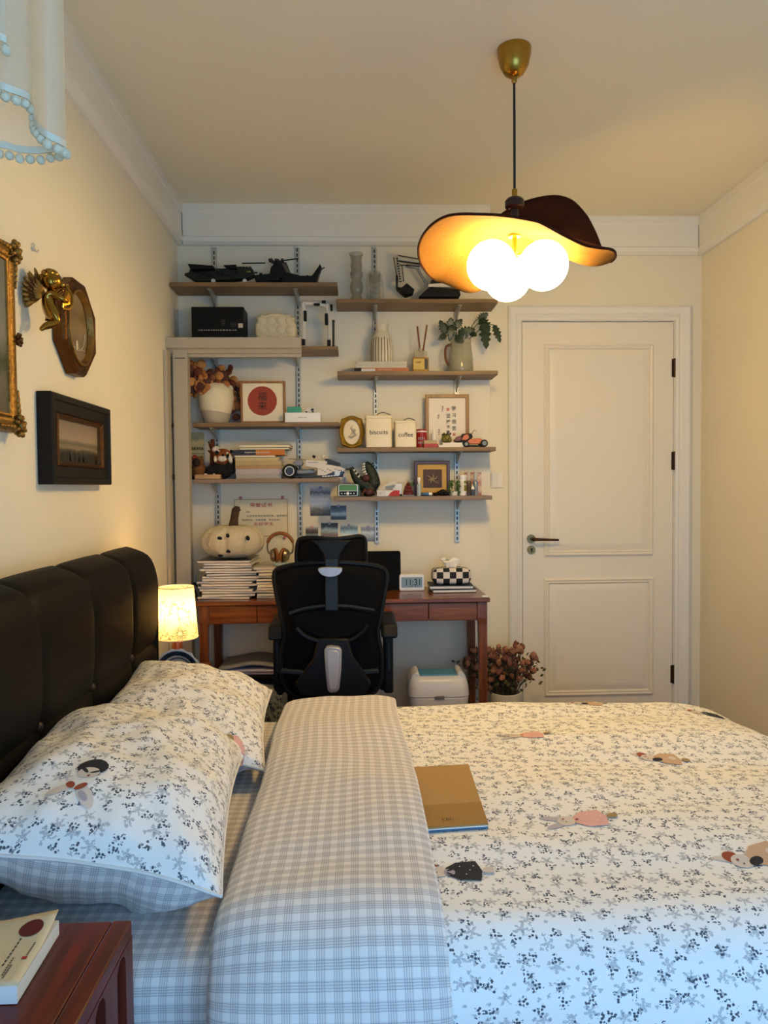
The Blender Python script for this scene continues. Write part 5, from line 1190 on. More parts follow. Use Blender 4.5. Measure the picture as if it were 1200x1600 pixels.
shelf('R4', 521, 769, 775.5, ('Ra', 'Rb'), 'lowest right wooden shelf carrying the radio and the yellow frame', mat=SHELFG)
EPS = .0008
class It:
    """item placed on a shelf: local metres per photo pixel at its depth"""
    def __init__(s, name, label, cat, px0, px1, pyt, key, Y=3.66, group=None, z=None):
        a, b = W(px0, pyt, Y), W(px1, pyt, Y); s.z0 = (SH[key] if isinstance(key, str) else key)+EPS; s.Y = Y
        s.r = thing(name, label, cat, ((a.x+b.x)/2, Y, s.z0), 0, group); s.w = b.x-a.x; s.h = (a.z+b.z)/2-s.z0; s.k = Y/F; s.cx = (a.x+b.x)/2
    def p(s, px, py, y=0): q = W(px, py, s.Y+y); return Vector((q.x-s.cx, y, q.z-s.z0))
    def p2(s, px, py): q = s.p(px, py); return (q.x, q.z)
    def poly(s, pts): return [s.p2(*p) for p in pts]
# ---- toy attack helicopter and armoured carrier on L1
OLIVE = M('dark olive brick plastic', '#22241b', .5, var=.25, scale=40, spec=.25); BLK = M('black brick plastic', '#0a0a0c', .5, var=.15, spec=.25)
i = It('toy_helicopter', 'black brick-built toy helicopter with rotor on the highest left shelf', 'toy helicopter', 398, 505, 404, 'L1', 3.66)
f_ = i.poly([(398, 432), (400, 441), (415, 447), (450, 447), (494, 447), (498, 432), (503, 418), (499, 417), (488, 433), (470, 433), (455, 429), (448, 412), (432, 412), (424, 420), (422, 430)]); 
MB().prism(f_, -.028, .028, 'XZ').build('fuselage', BLK, i.r, bevel=.004)
MB().prism(i.poly([(441, 414), (447, 414), (455, 430), (448, 428)]), -.029, .029, 'XZ').build('cockpit_window', M('smoked canopy', '#4d4a3c', .15), i.r)
MB().tube([i.p(378, 411.5), i.p(415, 411)], .003, 5).tube([i.p(430, 409), i.p(466, 404)], .0032, 5).tube([i.p(428, 411, -.05), i.p(434, 405, .08)], .003, 5).tube([i.p(430, 411, .05), i.p(424, 404, -.03)], .003, 5).build('rotor_blades', BLK, i.r)
m = MB()
for q in range(7): m.box(i.p(422+3.2*q, 407+(q % 3)*1.5), (.012, .03, .010))
m.cyl(i.p(433, 414), i.p(433, 405), .008).build('rotor_hub', DARK, i.r)
MB().tube([i.p(499, 424), i.p(500, 413)], .003, 5).tube([i.p(500, 422), i.p(507, 418)], .003, 5).tube([i.p(480, 432), i.p(481, 430)], .004, 5).build('tail_rotor', DARK, i.r)
MB().box(i.p(432, 434, -.045), (.05, .03, .012)).box(i.p(427, 437, -.06), (.06, .012, .012)).build('stub_wing', BLK, i.r, bevel=.002)
MB().box(i.p(408, 443, -.029), (.022, .003, .012)).build('side_window', M('grey window print', '#6d7066', .4), i.r)
marks(i.r, i.p(434, 436.5, -.0286), .026, .006, M('grey print', '#8d8e86', .5), 5)
i = It('toy_jet', 'olive brick-built toy aircraft parked left of the black helicopter', 'toy plane', 289, 398, 420, 'L1', 3.65)
MB().prism(i.poly([(289, 430), (297, 428), (300, 420), (330, 422), (350, 422), (370, 419), (392, 420), (397, 424), (397, 432), (386, 437), (352, 440), (320, 442), (306, 441), (296, 434)]), -.03, .03, 'XZ').build('fuselage', OLIVE, i.r, bevel=.004)
MB().prism(i.poly([(298, 419), (338, 422), (338, 426), (303, 428)]), -.075, -.03, 'XZ').build('wing', BLK, i.r, bevel=.003)
MB().prism(i.poly([(352, 420), (372, 419), (372, 425), (360, 424)]), -.06, -.03, 'XZ').build('tail_plane', BLK, i.r, bevel=.002)
m = MB(); 
for q in range(14): m.box(i.p(310+7.5*q, 426+(q % 4)*2.2, -.031), (.014, .006, .006+.004*(q % 3)))
m.build('panels', BLK, i.r)
m = MB()
for q in range(4): m.ell(i.p(376+5*q, 418.5), (.008, .02, .006), 8, 6)
m.build('canopy_domes', M('smoky clear plastic', '#6d6a55', .15), i.r, smooth=True)
MB().tube([i.p(289, 430, -.01), i.p(300, 432, -.01)], .004, 6).build('nose_probe', BLK, i.r)
for px in (334, 383):
    q = i.p(px, 441, -.032); zz = q.z
    MB().cyl((q.x, -.034, max(.012, zz*.5)), (q.x, -.046, max(.012, zz*.5)), .0105, n=14).build('wheel', M('pale wheel', '#c9c7bd', .5), i.r, smooth=True); MB().tube([(q.x, -.03, .012), (q.x, -.025, i.p(px, 436).z)], .003, 5).build('landing_strut', DARK, i.r)
MB().box(i.p(388.5, 424.5, -.0315), (.018, .002, .006)).build('marking', M('yellow print', '#8a7a2a', .5), i.r)
# ---- L2: black box, wavy tin, white brick arch
i = It('gift_box', 'glossy black cardboard box with small white print on the grey header', 'box', 303, 391, 484, 'L2', 3.63)
bxw = W(384, 484, 3.60).x-W(303, 484, 3.60).x; hh = i.h
bx = MB().bb(-i.w/2, -i.w/2+bxw, -.06, .075, 0, hh).build('carton', M('black carton', '#060607', .45, var=.1, spec=.2), i.r, bevel=.002)
WPR = M('white print', '#b9b7ad', .5)
fy = -.0604; bz0 = lambda px, py: Vector((i.p(px, py).x, fy, i.p(px, py).z))
marks(i.r, bz0(345, 520), .19, .010, WPR, 13, seed=3)
m = MB()
for q in range(4): m.bb(bz0(350, 506).x-.002+.0*q, bz0(350, 506).x+.016, fy-.0002, fy+.0002, bz0(350, 505+2.4*q).z, bz0(350, 505+2.4*q).z+.0015); m.bb(bz0(363, 510).x, bz0(363, 510).x+.03, fy-.0002, fy+.0002, bz0(363, 509+1.8*q).z, bz0(363, 509+1.8*q).z+.001)
m.build('fine_print', M('grey fine print', '#55544f', .5), i.r)
q = bz0(379, 513); MB().bb(q.x-.011, q.x+.011, fy-.0005, fy, q.z-.010, q.z+.010).build('sticker', M('cream sticker', '#cdbfa6', .5), i.r)
i = It('wavy_tin', 'cream biscuit-shaped wavy box beside the black carton', 'box', 400, 463, 492, 'L2', 3.62)
out = []
N = 120; hw, hh = i.w/2, i.h/2
for q in range(N):
    t = 2*pi*q/N; ca, sa = cos(t), sin(t); e = .42; X = hw*(abs(ca)**e)*(1 if ca > 0 else -1); Z = hh*(abs(sa)**e)*(1 if sa > 0 else -1); wv_ = 1+.045*cos(12*t); out.append((X*wv_*.97, hh+Z*wv_*.97))
def scl(k): return [(a*k, hh+(b-hh)*k) for a, b in out]
BISC = M('cream biscuit glaze', '#d3c5a2', .5, var=.05)
MB().loft([[(a, y, b) for a, b in scl(k)] for y, k in ((.05, .96), (.045, 1), (-.025, 1), (-.034, .95), (-.036, .86))], cap=True).build('body', BISC, i.r, smooth=True, angle=50)
m = MB()
for a in range(4):
    for b in range(3): m.ell(((a-1.5)*hw*.45, -.034, hh+(b-1)*hh*.56), (hw*.215, .006, hh*.265), 14, 8)
m.build('squares', BISC, i.r, smooth=True)
i = It('brick_arch', 'white and black brick-built robot arm arch at the end of the shelf', 'toy', 470, 526, 471, 'L2', 3.64)
WBR = M('white brick plastic', '#d8d2c4', .4, var=.06)
for nm, pts, wd_, mt in (('post', ((474, 540), (475, 505), (474, 476)), .010, WBR), ('post', ((515, 540), (515, 505), (511, 478)), .010, WBR), ('beam', ((475, 474), (492, 474), (512, 478)), .011, WBR), ('thin_post', ((521, 540), (521, 502)), .006, DARK)):
    m = MB()
    for a, b in zip(pts, pts[1:]): A, B = i.p(*a), i.p(*b); m.tube([A, B], wd_, 6); 
    for a in pts: m.ell(i.p(*a), wd_*1.25, 10, 8)
    m.build(nm, mt, i.r, bevel=.001)
for px, py, w, h in ((477, 494, .014, .05), (510, 499, .016, .055), (495, 476, .03, .010), (506, 472, .02, .012), (518, 481, .012, .03), (474, 535, .018, .03), (514, 536, .018, .03)):
    MB().box(i.p(px, py, -.01), (w, .024, h)).build('joint', BLK, i.r, bevel=.003)
# ---- L3
i = It('stoneware_jug', 'cream two-tone stoneware jug holding dried eucalyptus', 'vase', 309, 365, 596, 'L3', 3.665)
JUG = bpy.data.materials.new('two-tone stoneware'); g = NT(JUG); tc = g.n('ShaderNodeTexCoord').outputs['Object']; sp = g.n('ShaderNodeSeparateXYZ', {0: tc}); nz = g.n('ShaderNodeTexNoise', {'Vector': tc, 'Scale': 60.0})
g.set(g.bsdf.inputs['Base Color'], g.mix(g.m('LESS_THAN', g.m('ADD', sp.outputs[2], g.m('MULTIPLY', sp.outputs[0], .12)), .058), g.mix(nz.outputs[0], lin('#ddd0ae'), lin('#e8dcbc')), lin('#b9ac93'))); g.bsdf.inputs['Roughness'].default_value = .75
R = i.w/2
MB().lathe([(.001, 0), (R*.62, 0), (R*.68, .008), (R*.9, i.h*.36), (R, i.h*.62), (R*.93, i.h*.80), (R*.66, i.h*.92), (R*.46, i.h*.955), (R*.42, i.h*1.0), (R*.46, i.h*1.05), (R*.40, i.h*1.05), (R*.36, i.h*.97), (R*.3, i.h*.8), (.001, i.h*.8)], n=40).build('body', JUG, i.r, smooth=True)
MB().tube(catmull([i.p(352, 606), i.p(357, 603), i.p(362, 606), i.p(361, 614)], 6), .0065, 8).build('handle', JUG, i.r, smooth=True)
jug = i
eu = thing('dried_eucalyptus', 'branch of dried orange-brown eucalyptus leaves drooping from the jug', 'dried branch', (i.cx, 3.665, SH['L3']+i.h*.82)); eo = Vector(eu.location)
EUC = [M('dried leaf %d' % q, c, .7, var=.2, scale=40) for q, c in enumerate(('#a8682e', '#8a4a22', '#6a3018', '#b87c40', '#4d2415'))]
def leafmesh(mt):
    def fn(u, v):
        a = (v-.5)*2; ww = .019*sqrt(max(0, 1-abs(a)**2.2))
        return (ww*(2*u-1), -.003*(1-(2*u-1)**2)+.004*a*a, .023*(a+1))
    return MB().grid(fn, 6, 8).build('leaf', mt, eu, smooth=True, angle=80, solid=.0008)
lp_ = [leafmesh(c) for c in EUC]; us = [0]*5; rnd = random.Random(5)
st = MB()
def stemline(pts, n, spread, seed):
    cv = catmull([W(px, py, y) for px, py, y in pts], 8); st.tube([q-eo for q in cv], .002, 6)
    cv, _ = resample(cv, n)
    for q in cv[1:]:
        for s in (-1, 1):
            j = rnd.randrange(5); o = lp_[j] if not us[j] else dup(lp_[j], eu); us[j] = 1
            o.location = q-eo+Vector((s*.006, rnd.uniform(-.012, .004), rnd.uniform(-.008, .006))); o.rotation_euler = (rnd.uniform(-.5, .5), s*rnd.uniform(.4, 2.3), rnd.uniform(-.7, .7)); sc = rnd.uniform(.75, 1.15); o.scale = (sc, sc, sc)
stemline([(337, 612, 3.66), (332, 596, 3.65), (318, 585, 3.63), (300, 590, 3.62), (301, 604, 3.61)], 10, 1, 1)
stemline([(337, 612, 3.66), (330, 600, 3.64), (318, 598, 3.62), (308, 612, 3.60)], 6, 1, 2)
stemline([(338, 612, 3.66), (344, 596, 3.67), (354, 577, 3.68)], 4, 1, 4)
stemline([(338, 612, 3.66), (352, 598, 3.69), (368, 605, 3.70), (374, 625, 3.70), (372, 638, 3.70)], 8, 1, 6)
stemline([(337, 612, 3.66), (322, 592, 3.64), (304, 572, 3.64), (297, 566, 3.64)], 5, 1, 7)
stemline([(337, 606, 3.64), (326, 590, 3.62), (308, 592, 3.60), (302, 612, 3.595)], 8, 1, 8)
stemline([(336, 604, 3.64), (330, 590, 3.63), (320, 600, 3.605), (315, 614, 3.60)], 6, 1, 9)
stemline([(338, 606, 3.64), (345, 592, 3.63), (334, 588, 3.62)], 5, 1, 9)
stemline([(339, 606, 3.66), (356, 600, 3.70), (370, 618, 3.71), (376, 640, 3.71), (378, 652, 3.71)], 9, 1, 10)
st.build('twigs', M('dark twig', '#3a2415', .8), eu, smooth=True)
def wall_frame(i, bw, fd, mat, lean=0.0, inner=None, name='frame'):
    w, h = i.w, i.h
    def rc(k, y): return [(-w/2+k, y, k), (w/2-k, y, k), (w/2-k, y, h-k), (-w/2+k, y, h-k)]
    i.rc = rc
    MB().loft([rc(bw, .0), rc(0, .0), rc(0, -fd+.002), rc(.002, -fd), rc(bw-.002, -fd), rc(bw, -fd+.003), rc(bw, -.002)]).build(name, mat, i.r, smooth=True, angle=25)
def plate(i, k, y, mt, name, t=.001): L = i.rc(k, y); return MB().add(L+[(p[0], p[1]+t, p[2]) for p in L], [(0, 1, 2, 3), (7, 6, 5, 4), (0, 4, 5, 1), (1, 5, 6, 2), (2, 6, 7, 3), (3, 7, 4, 0)]).build(name, mt, i.r)
i = It('framed_calligraphy', 'square wood frame with two black characters on a red circle', 'framed art', 377, 446, 597, 'L3', 3.67)
LW = wood('light oak frame', '#8a5a2c', '#a9743e', .4, 'Z', 5); wall_frame(i, .010, .035, LW)
plate(i, .010, -.028, CREAM, 'card'); RC = M('brick red print', '#9a3a24', .7, var=.12, scale=25)
c_ = i.p(411, 627.5); MB().cyl((c_.x, -.0282, c_.z), (c_.x, -.0295, c_.z), 22.3*i.k, n=48).build('red_disc', RC, i.r)
text('福', INK, i.r, (c_.x, -.0300, c_.z+.022), h=.042, w=.044); text('来', INK, i.r, (c_.x, -.0300, c_.z-.024), h=.040, w=.046)
i = It('white_box', 'flat white cardboard box under the teal case', 'box', 446, 501, 645.5, 'L3', 3.62)
MB().bb(-i.w/2, i.w/2, -.03, .05, 0, i.h).build('carton', WHITEP, i.r, bevel=.001); marks(i.r, (0, -.0304, i.h*.5), .045, .006, M('grey print b', '#6d6b64', .6), 8)
wb = SH['L3']+i.h+EPS
i = It('teal_case', 'teal rounded silicone case sitting on the white box', 'case', 449, 471, 636, wb, 3.64)
TEAL = M('teal silicone', '#3f9c84', .5, var=.04); MB().prism(rrect(i.w, i.h, .008, 5, 0, i.h/2), -.018, .018, 'XZ').build('shell', TEAL, i.r, bevel=.004, seg=3); MB().bb(-i.w/2+.003, i.w/2-.003, -.0188, -.018, i.h*.5, i.h*.53).build('seam', M('dark teal', '#2b6f5e', .5), i.r)
i = It('toy_van', 'tiny white toy van with dark window on the white box', 'toy car', 475, 493, 637.5, wb, 3.64)
MB().prism([(-i.w/2, .004), (i.w/2, .004), (i.w/2, i.h), (-i.w*.2, i.h), (-i.w*.33, i.h*.6), (-i.w/2, i.h*.5)], -.012, .012, 'XZ').build('body', WBR, i.r, bevel=.002); MB().bb(i.w*.12, i.w*.36, -.0126, -.012, i.h*.4, i.h*.85).build('window', DARK, i.r)
for s in (-.28, .28): MB().cyl((i.w*s, -.013, .005), (i.w*s, .013, .005), .005, n=12).build('wheel', BLK, i.r)
# ---- L4
i = It('greeting_card', 'olive cream card with brush lettering leaning at the far left of the lowest left shelf', 'card', 294, 319, 676, 'L4', 3.73)
MB().bb(-i.w/2, i.w/2, -.001, .001, 0, i.h).build('card', M('olive cream card', '#b9ab7c', .7, var=.06), i.r); MB().bb(-i.w/2, i.w/2, -.0013, -.001, i.h*.55, i.h*.558).build('rule', GILTD, i.r); marks(i.r, (.004, -.0016, i.h*.66), i.w*.8, .030, GILTD, 6)
MB().tube([(.010*cos(t), -.0015, i.h*.86+.010*sin(t)) for t in (2*pi*q/6 for q in range(6))], .0008, 5, True).build('emblem', GILTD, i.r)
i = It('wooden_tray', 'small flat pale wooden tray in front of the capybara and red panda', 'tray', 305, 345, 741.5, 'L4', 3.60)
MB().bb(-i.w/2, i.w/2, -.012, .03, 0, i.h).build('tray', wood('pale beech', '#b58a5a', '#c99f6d', .5, 'X', 5), i.r, bevel=.002)
i = It('capybara_plush', 'small brown capybara figurine with a red flower on its head', 'plush toy', 299, 323, 713, 'L4', 3.655)
CAP = M('capybara brown felt', '#7a4a20', .9, var=.12, scale=80, bump=.2)
MB().ell((0, 0, i.h*.36), (i.w*.5, .035, i.h*.38), 20, 14).ell((-.004, -.008, i.h*.72), (i.w*.38, .032, i.h*.27), 20, 14).ell((i.w*.3, -.012, i.h*.42), (.011, .02, .02), 12, 8).build('body', CAP, i.r, smooth=True)
MB().ell((-.006, -.034, i.h*.72), (.020, .012, .021), 16, 10).build('muzzle', M('dark muzzle', '#2b130a', .8), i.r, smooth=True)
m = MB()
for q in range(6): m.ell((-.016+.007*cos(q*pi/3), -.022, i.h*.96+.007*sin(q*pi/3)), .005, 8, 6)
m.build('flower', M('red flower', '#a82a22', .7), i.r, smooth=True)
MB().ell((-.03, .0, i.h*.92), (.006, .005, .009), 8, 6).ell((.014, .0, i.h*.95), (.006, .005, .008), 8, 6).build('ears', CAP, i.r, smooth=True)
MB().bb(-i.w/2-.004, i.w/2-.01, .0, .045, 0, i.h*.6).build('seat_back', M('dark red seat', '#3a130c', .8), i.r, bevel=.004)
i = It('branch_stand', 'brown felt tree branch standing behind the red panda', 'toy', 326, 336, 686, 'L4', 3.70)
BRF = M('brown felt bark', '#6b3018', .9, var=.2, scale=60)
MB().tube([(0, 0, 0), (0, 0, i.h*.5), (.004, 0, i.h-.006), (.004, 0, i.h)], [.013, .011, .010, .006], 10).tube([i.p(333, 706), i.p(329, 700), i.p(326, 690)], [.006, .005, .004], 8).tube([i.p(333, 712), i.p(328, 706), i.p(325, 704)], [.006, .005, .004], 8).build('trunk', BRF, i.r, smooth=True)
i = It('red_panda_plush', 'red panda plush with a white face and black body beside the books', 'plush toy', 322, 368, 699, 'L4', 3.65)
PB = M('black plush', '#0d0a09', .95, var=.2, scale=90, bump=.4, bscale=200); PO = M('rust plush', '#8a4518', .95, var=.15, scale=90, bump=.4, bscale=200); PWH = M('white plush', '#ddd2c0', .95, var=.06, scale=90, bump=.4, bscale=200)
MB().ell(i.p(347, 735), (.052, .045, .045), 22, 14).ell(i.p(332, 737, -.01), (.032, .035, .034), 18, 12).ell(i.p(360, 728, -.0), (.03, .04, .045), 18, 12).build('body', PB, i.r, smooth=True)
h_ = i.p(348, 714, -.02); MB().ell(h_, (.048, .042, .040), 24, 16).build('head', PO, i.r, smooth=True)
def fpt(px, py, y): q = i.p(px, py); return Vector((q.x, y, q.z))
MB().ell(fpt(350.5, 717, -.054), (.022, .014, .017), 18, 12).build('muzzle', PWH, i.r, smooth=True)
MB().ell(fpt(340.5, 717, -.045), (.012, .012, .018), 14, 10, (0, .3, 0)).ell(fpt(362, 717, -.045), (.011, .014, .024), 14, 10, (0, -.2, 0)).ell(fpt(344, 705.5, -.05), (.008, .008, .006), 10, 8).ell(fpt(358, 709, -.05), (.007, .008, .007), 10, 8).build('cheeks', PWH, i.r, smooth=True)
MB().ell(fpt(342.5, 708.5, -.058), (.010, .008, .010), 12, 8, (0, .4, 0)).ell(fpt(359.5, 713, -.060), (.006, .008, .012), 12, 8, (0, .3, 0)).ell(fpt(352.5, 712, -.069), (.0065, .005, .0055), 10, 8).build('eye_patches', PB, i.r, smooth=True)
MB().ell(fpt(338, 702, -.02), (.018, .012, .014), 14, 10, (0, -.5, 0)).ell(fpt(363, 706, -.02), (.013, .012, .013), 14, 10).build('ears', PWH, i.r, smooth=True); MB().ell(fpt(363, 706, -.028), (.009, .008, .009), 12, 8).build('inner_ear', PB, i.r, smooth=True)
MB().ell(fpt(324, 741.5, -.044), (.009, .008, .005), 10, 8).ell(fpt(337, 741.5, -.044), (.006, .008, .005), 10, 8).build('paws', PWH, i.r, smooth=True)
# books on L4: bottom to top (px0, px1, top, bottom, cover, label)
bc = lambda n, c: M('book cover '+n, c, .5, var=.12, scale=20)
LWR = [(370, 440, 741, 748, bc('a', '#a9a398'), 'pale grey book at the very bottom'), (369.5, 441, 732.5, 741, bc('b', '#b5a9a6'), 'mauve grey book second from the bottom'), (369, 440, 727, 732.5, bc('c', '#a98a5c'), 'brown spined book third from the bottom'), (369, 440, 720.5, 727, bc('d', '#b5a06e'), 'tan book fourth from the bottom'), (369, 436, 715, 720.5, bc('e', '#c2b07c'), 'light tan book fifth from the bottom')]
UPR = [(367, 430, 711, 714.5, bc('f', '#3a4250'), 'thin dark slate book below the orange one', 0), (365, 445, 702, 710.5, bc('g', '#c9731c'), 'orange and black spined book', 1), (375, 452, 699, 702, bc('h', '#6b7a3a'), 'thin green book', 0), (375, 453, 694, 699, bc('i', '#2b2622'), 'dark cream-edged book at the very top', 0)]
zz = SH['L4']+EPS
for a, b, t, bt, cv, lb in LWR:
    w = (b-a)*3.62/F; hgt = (bt-t)*3.62/F*.97; x = W((a+b)/2, 735, 3.62).x; book('book', lb+' of the pile beside the red panda', 'book', x, 3.675, zz, w, .13, hgt, cv, radians(random.uniform(-1, 1)), spine='-Y', group='books beside the red panda'); zz += hgt+.0006
for a, b, t, bt, cv, lb, kk in UPR:
    w = (b-a)*3.62/F; hgt = (bt-t)*3.62/F*.95; x = W((a+b)/2, 705, 3.62).x; r = book('book', lb+' of the pile beside the red panda', 'book', x, 3.675, zz, w, .13, hgt, cv, radians(random.uniform(-1, 1)), spine='-Y' if kk else '+Y', pages=CREAM, group='books beside the red panda')
    if kk:
        MB().bb(-w/2-.0003, -w*.06, -.0655, -.065, .0003, hgt-.0003).build('spine_panel', bc('navy', '#1f2531'), r); marks(r, (-w*.02, -.0660, hgt*.5), w*.5, hgt*.5, M('spine print', '#e0d8c8', .5), 12)
    zz += hgt+.0006
# brick-built racer on L4
i = It('toy_racer', 'white and grey brick-built toy racing buggy with a black wheel', 'toy car', 443, 539, 711, 'L4', 3.64)
GB = M('grey brick plastic', '#7c8086', .4, var=.12); RUB = M('black rubber tyre', '#0b0b0b', .8); BLU = M('navy brick plastic', '#232c48', .4, var=.2)
for yy in (-.045, .05):
    c_ = i.p(454, 736); c_.z = 11*i.k+.0005
    wl_ = MB().cyl((c_.x, yy-.014, c_.z), (c_.x, yy+.014, c_.z), 11*i.k, n=28).build('tyre', RUB, i.r, smooth=True, bevel=.005)
    MB().lathe([(6.2*i.k, 0), (7.3*i.k, 0), (7.3*i.k, .003), (6.2*i.k, .003)], n=24, cap=False).build('rim_ring', WHITEP, wl_, loc=(c_.x, yy-.0145, c_.z), rot=(pi/2, 0, 0)); MB().cyl((c_.x, yy-.0155, c_.z), (c_.x, yy-.013, c_.z), 5.6*i.k, n=20).build('hub', M('dark blue hub', '#2d3a4a', .4), wl_)
MB().prism(i.poly([(478, 719), (500, 720.5), (511, 721), (512, 724.5), (509, 726), (519, 727), (533, 730), (540, 733.5), (527, 739), (510, 743), (496, 743), (497, 732), (486, 730.5), (478, 729)]), -.034, .034, 'XZ').build('body', WBR, i.r, bevel=.002)
m = MB()
for q in range(9): m.box(i.p(500+4*q, 733+(q % 3)*2, -.0345), (.009, .002, .004))
m.box(i.p(489, 722.5, -.0345), (.05, .002, .003)).build('details', GB, i.r)
MB().prism(i.poly([(507, 717.5), (513, 717), (532, 724), (532, 728), (515, 728), (510, 722)]), -.028, .028, 'XZ').build('roof', DARK, i.r, bevel=.002)
MB().prism(i.poly([(503, 745), (515, 740), (530, 735), (537, 734.5), (539, 738), (536, 743), (528, 746)]), -.042, -.034, 'XZ').build('side_track', BLU, i.r, bevel=.002)
MB().cyl(i.p(527, 739.5, -.047), i.p(527, 739.5, -.041), 4.4*i.k, n=18).build('gear', M('pale gear', '#cdd8e0', .4), i.r); m = MB()
for q in range(8): m.box(i.p(505+4.4*q, 744.5-(.3*q if q < 6 else 2+q), -.0425), (.010, .004, .005))
m.build('track_links', WHITEP, i.r)
MB().prism(i.poly([(458, 723), (463, 719), (472, 718.5), (474, 724), (472, 728), (463, 728)]), -.03, .03, 'XZ').build('engine', GB, i.r, bevel=.003)
MB().cyl(i.p(463, 738, 0), i.p(491, 737, 0), .013, n=14).cyl(i.p(466, 738, -.03), i.p(486, 737, -.03), .011, n=14).build('exhaust', M('steel grey plastic', '#8a929c', .3, .4), i.r, smooth=True)
MB().bb(i.p(460, 740).x, i.p(536, 740).x, -.03, .03, .006, .014).build('chassis', DARK, i.r)
MB().tube([i.p(450, 716.5), i.p(468, 717.5), i.p(480, 719)], .0022, 6).build('antenna', M('tan rod', '#9a8a70', .5), i.r); MB().box(i.p(490.5, 713.5), (.014, .014, .013), (0, .5, 0)).build('camera_block', BLK, i.r); MB().ell(i.p(504.5, 714), (.010, .010, .011), 12, 8).tube([i.p(494, 717), i.p(504, 716)], .004, 6).build('driver', PWH, i.r, smooth=True)
MB().cyl(i.p(540, 733.5, 0), i.p(548, 733, 0), .005, n=10).build('nose_rod', DARK, i.r)
# ---- R1: two glass vases and excavator
GL = glass('smoky glass', '#8f8d7e', .08, .34); GLc = glass('clear glass', '#b5b6a8', .03, .2)
i = It('glass_vase', 'tall slim bubbled grey glass vase at the left of the top right shelf', 'vase', 546, 567, 396, 'R1', 3.66)
R = i.w/2; pf = [(.001, 0), (R*.9, 0)]
for q in range(29):
    t = q/28; rr = R*(.66+.34*abs(cos(t*pi*3.2+.2))**.7) if t < .62 else R*(.80+.1*abs(sin((t-.62)*14))); rr = R*1.05 if t > .95 else rr; pf.append((rr, .004+t*(i.h-.004)))
MB().lathe(pf+[(a-.004, b) for a, b in reversed(pf[2:])]+[(.001, .010)], n=28, cap=False).build('body', GL, i.r, smooth=True)
i = It('glass_bell', 'short stepped grey glass vase inside a clear rounded glass', 'vase', 571, 600, 425, 'R1', 3.66)
R = i.w/2; MB().lathe([(R*.8, 0), (R*.96, .01), (R, i.h*.35), (R*.94, i.h*.65), (R*.78, i.h*.9), (R*.6, i.h), (R*.56, i.h)], n=32, cap=False).build('outer_glass', GLc, i.r, smooth=True)
pf = [(.001, .004), (R*.55, .004), (R*.62, .012), (R*.62, i.h*.2), (R*.5, i.h*.27), (R*.62, i.h*.34), (R*.62, i.h*.42), (R*.5, i.h*.5), (R*.64, i.h*.56), (R*.56, i.h*.64), (R*.64, i.h*.68), (R*.64, i.h*.96), (R*.58, i.h*.96), (R*.56, i.h*.7), (.001, i.h*.6)]; MB().lathe(pf, n=28, cap=False).build('inner_vase', GL, i.r, smooth=True)
i = It('toy_excavator', 'white and black brick-built toy excavator partly behind the hanging lamp', 'toy excavator', 615, 720, 398, 'R1', 3.66)
MB().prism(i.poly([(653, 467.5), (664, 457), (672, 452), (716, 456), (718, 464), (716, 467.5)]), -.045, .045, 'XZ').build('track_base', BLK, i.r, bevel=.004)
MB().prism(i.poly([(668, 447), (700, 445), (716, 446), (716, 452), (668, 451.5)]), -.04, .04, 'XZ').build('white_deck', WBR, i.r, bevel=.002); MB().prism(i.poly([(670, 446), (674, 440), (690, 420), (712, 420), (716, 446)]), -.035, .035, 'XZ').build('cab', BLK, i.r, bevel=.004)
EXW = M('excavator white plastic', '#bdb8a6', .45, var=.15, scale=80)
def beam(pts, r_, mt, nm): m = MB(); [m.tube([i.p(*a, dy), i.p(*b, dy)], r_, 6) for a, b in zip(pts, pts[1:]) for dy in (-.014, .014)]; m.build(nm, mt, i.r, bevel=.001)
beam([(622, 404), (640, 408), (656, 410), (690, 428)], .015, EXW, 'boom'); beam([(620, 399), (622, 412), (626, 440)], .013, EXW, 'stick'); beam([(634, 415), (655, 419)], .008, GB, 'upper_cylinder'); beam([(652, 420), (668, 446)], .008, GB, 'lift_cylinder'); beam([(620, 430), (620, 452)], .006, DARK, 'bucket_linkage')
m = MB()
for q in range(14): A = i.p(624+2.6*q, 408.0+.35*q, -.031); m.cyl(A, A-Vector((0, .002, 0)), .0042, n=8)
for q in range(10): A = i.p(620.5+.55*q, 404+4*q, -.029); m.cyl(A, A-Vector((0, .002, 0)), .0042, n=8)
for e0, e1 in (((622, 399), (656, 405)), ((624, 414), (656, 416)), ((615, 402), (621, 440)), ((628, 414), (631, 440))): m.tube([i.p(*e0, -.028), i.p(*e1, -.028)], .0022, 5)
m.build('pin_holes', BLK, i.r); MB().prism(i.poly([(619, 451), (627, 452), (635, 445), (647, 455), (645, 460), (634, 463), (629, 460)]), -.034, .034, 'XZ').build('bucket', BLK, i.r, bevel=.003)
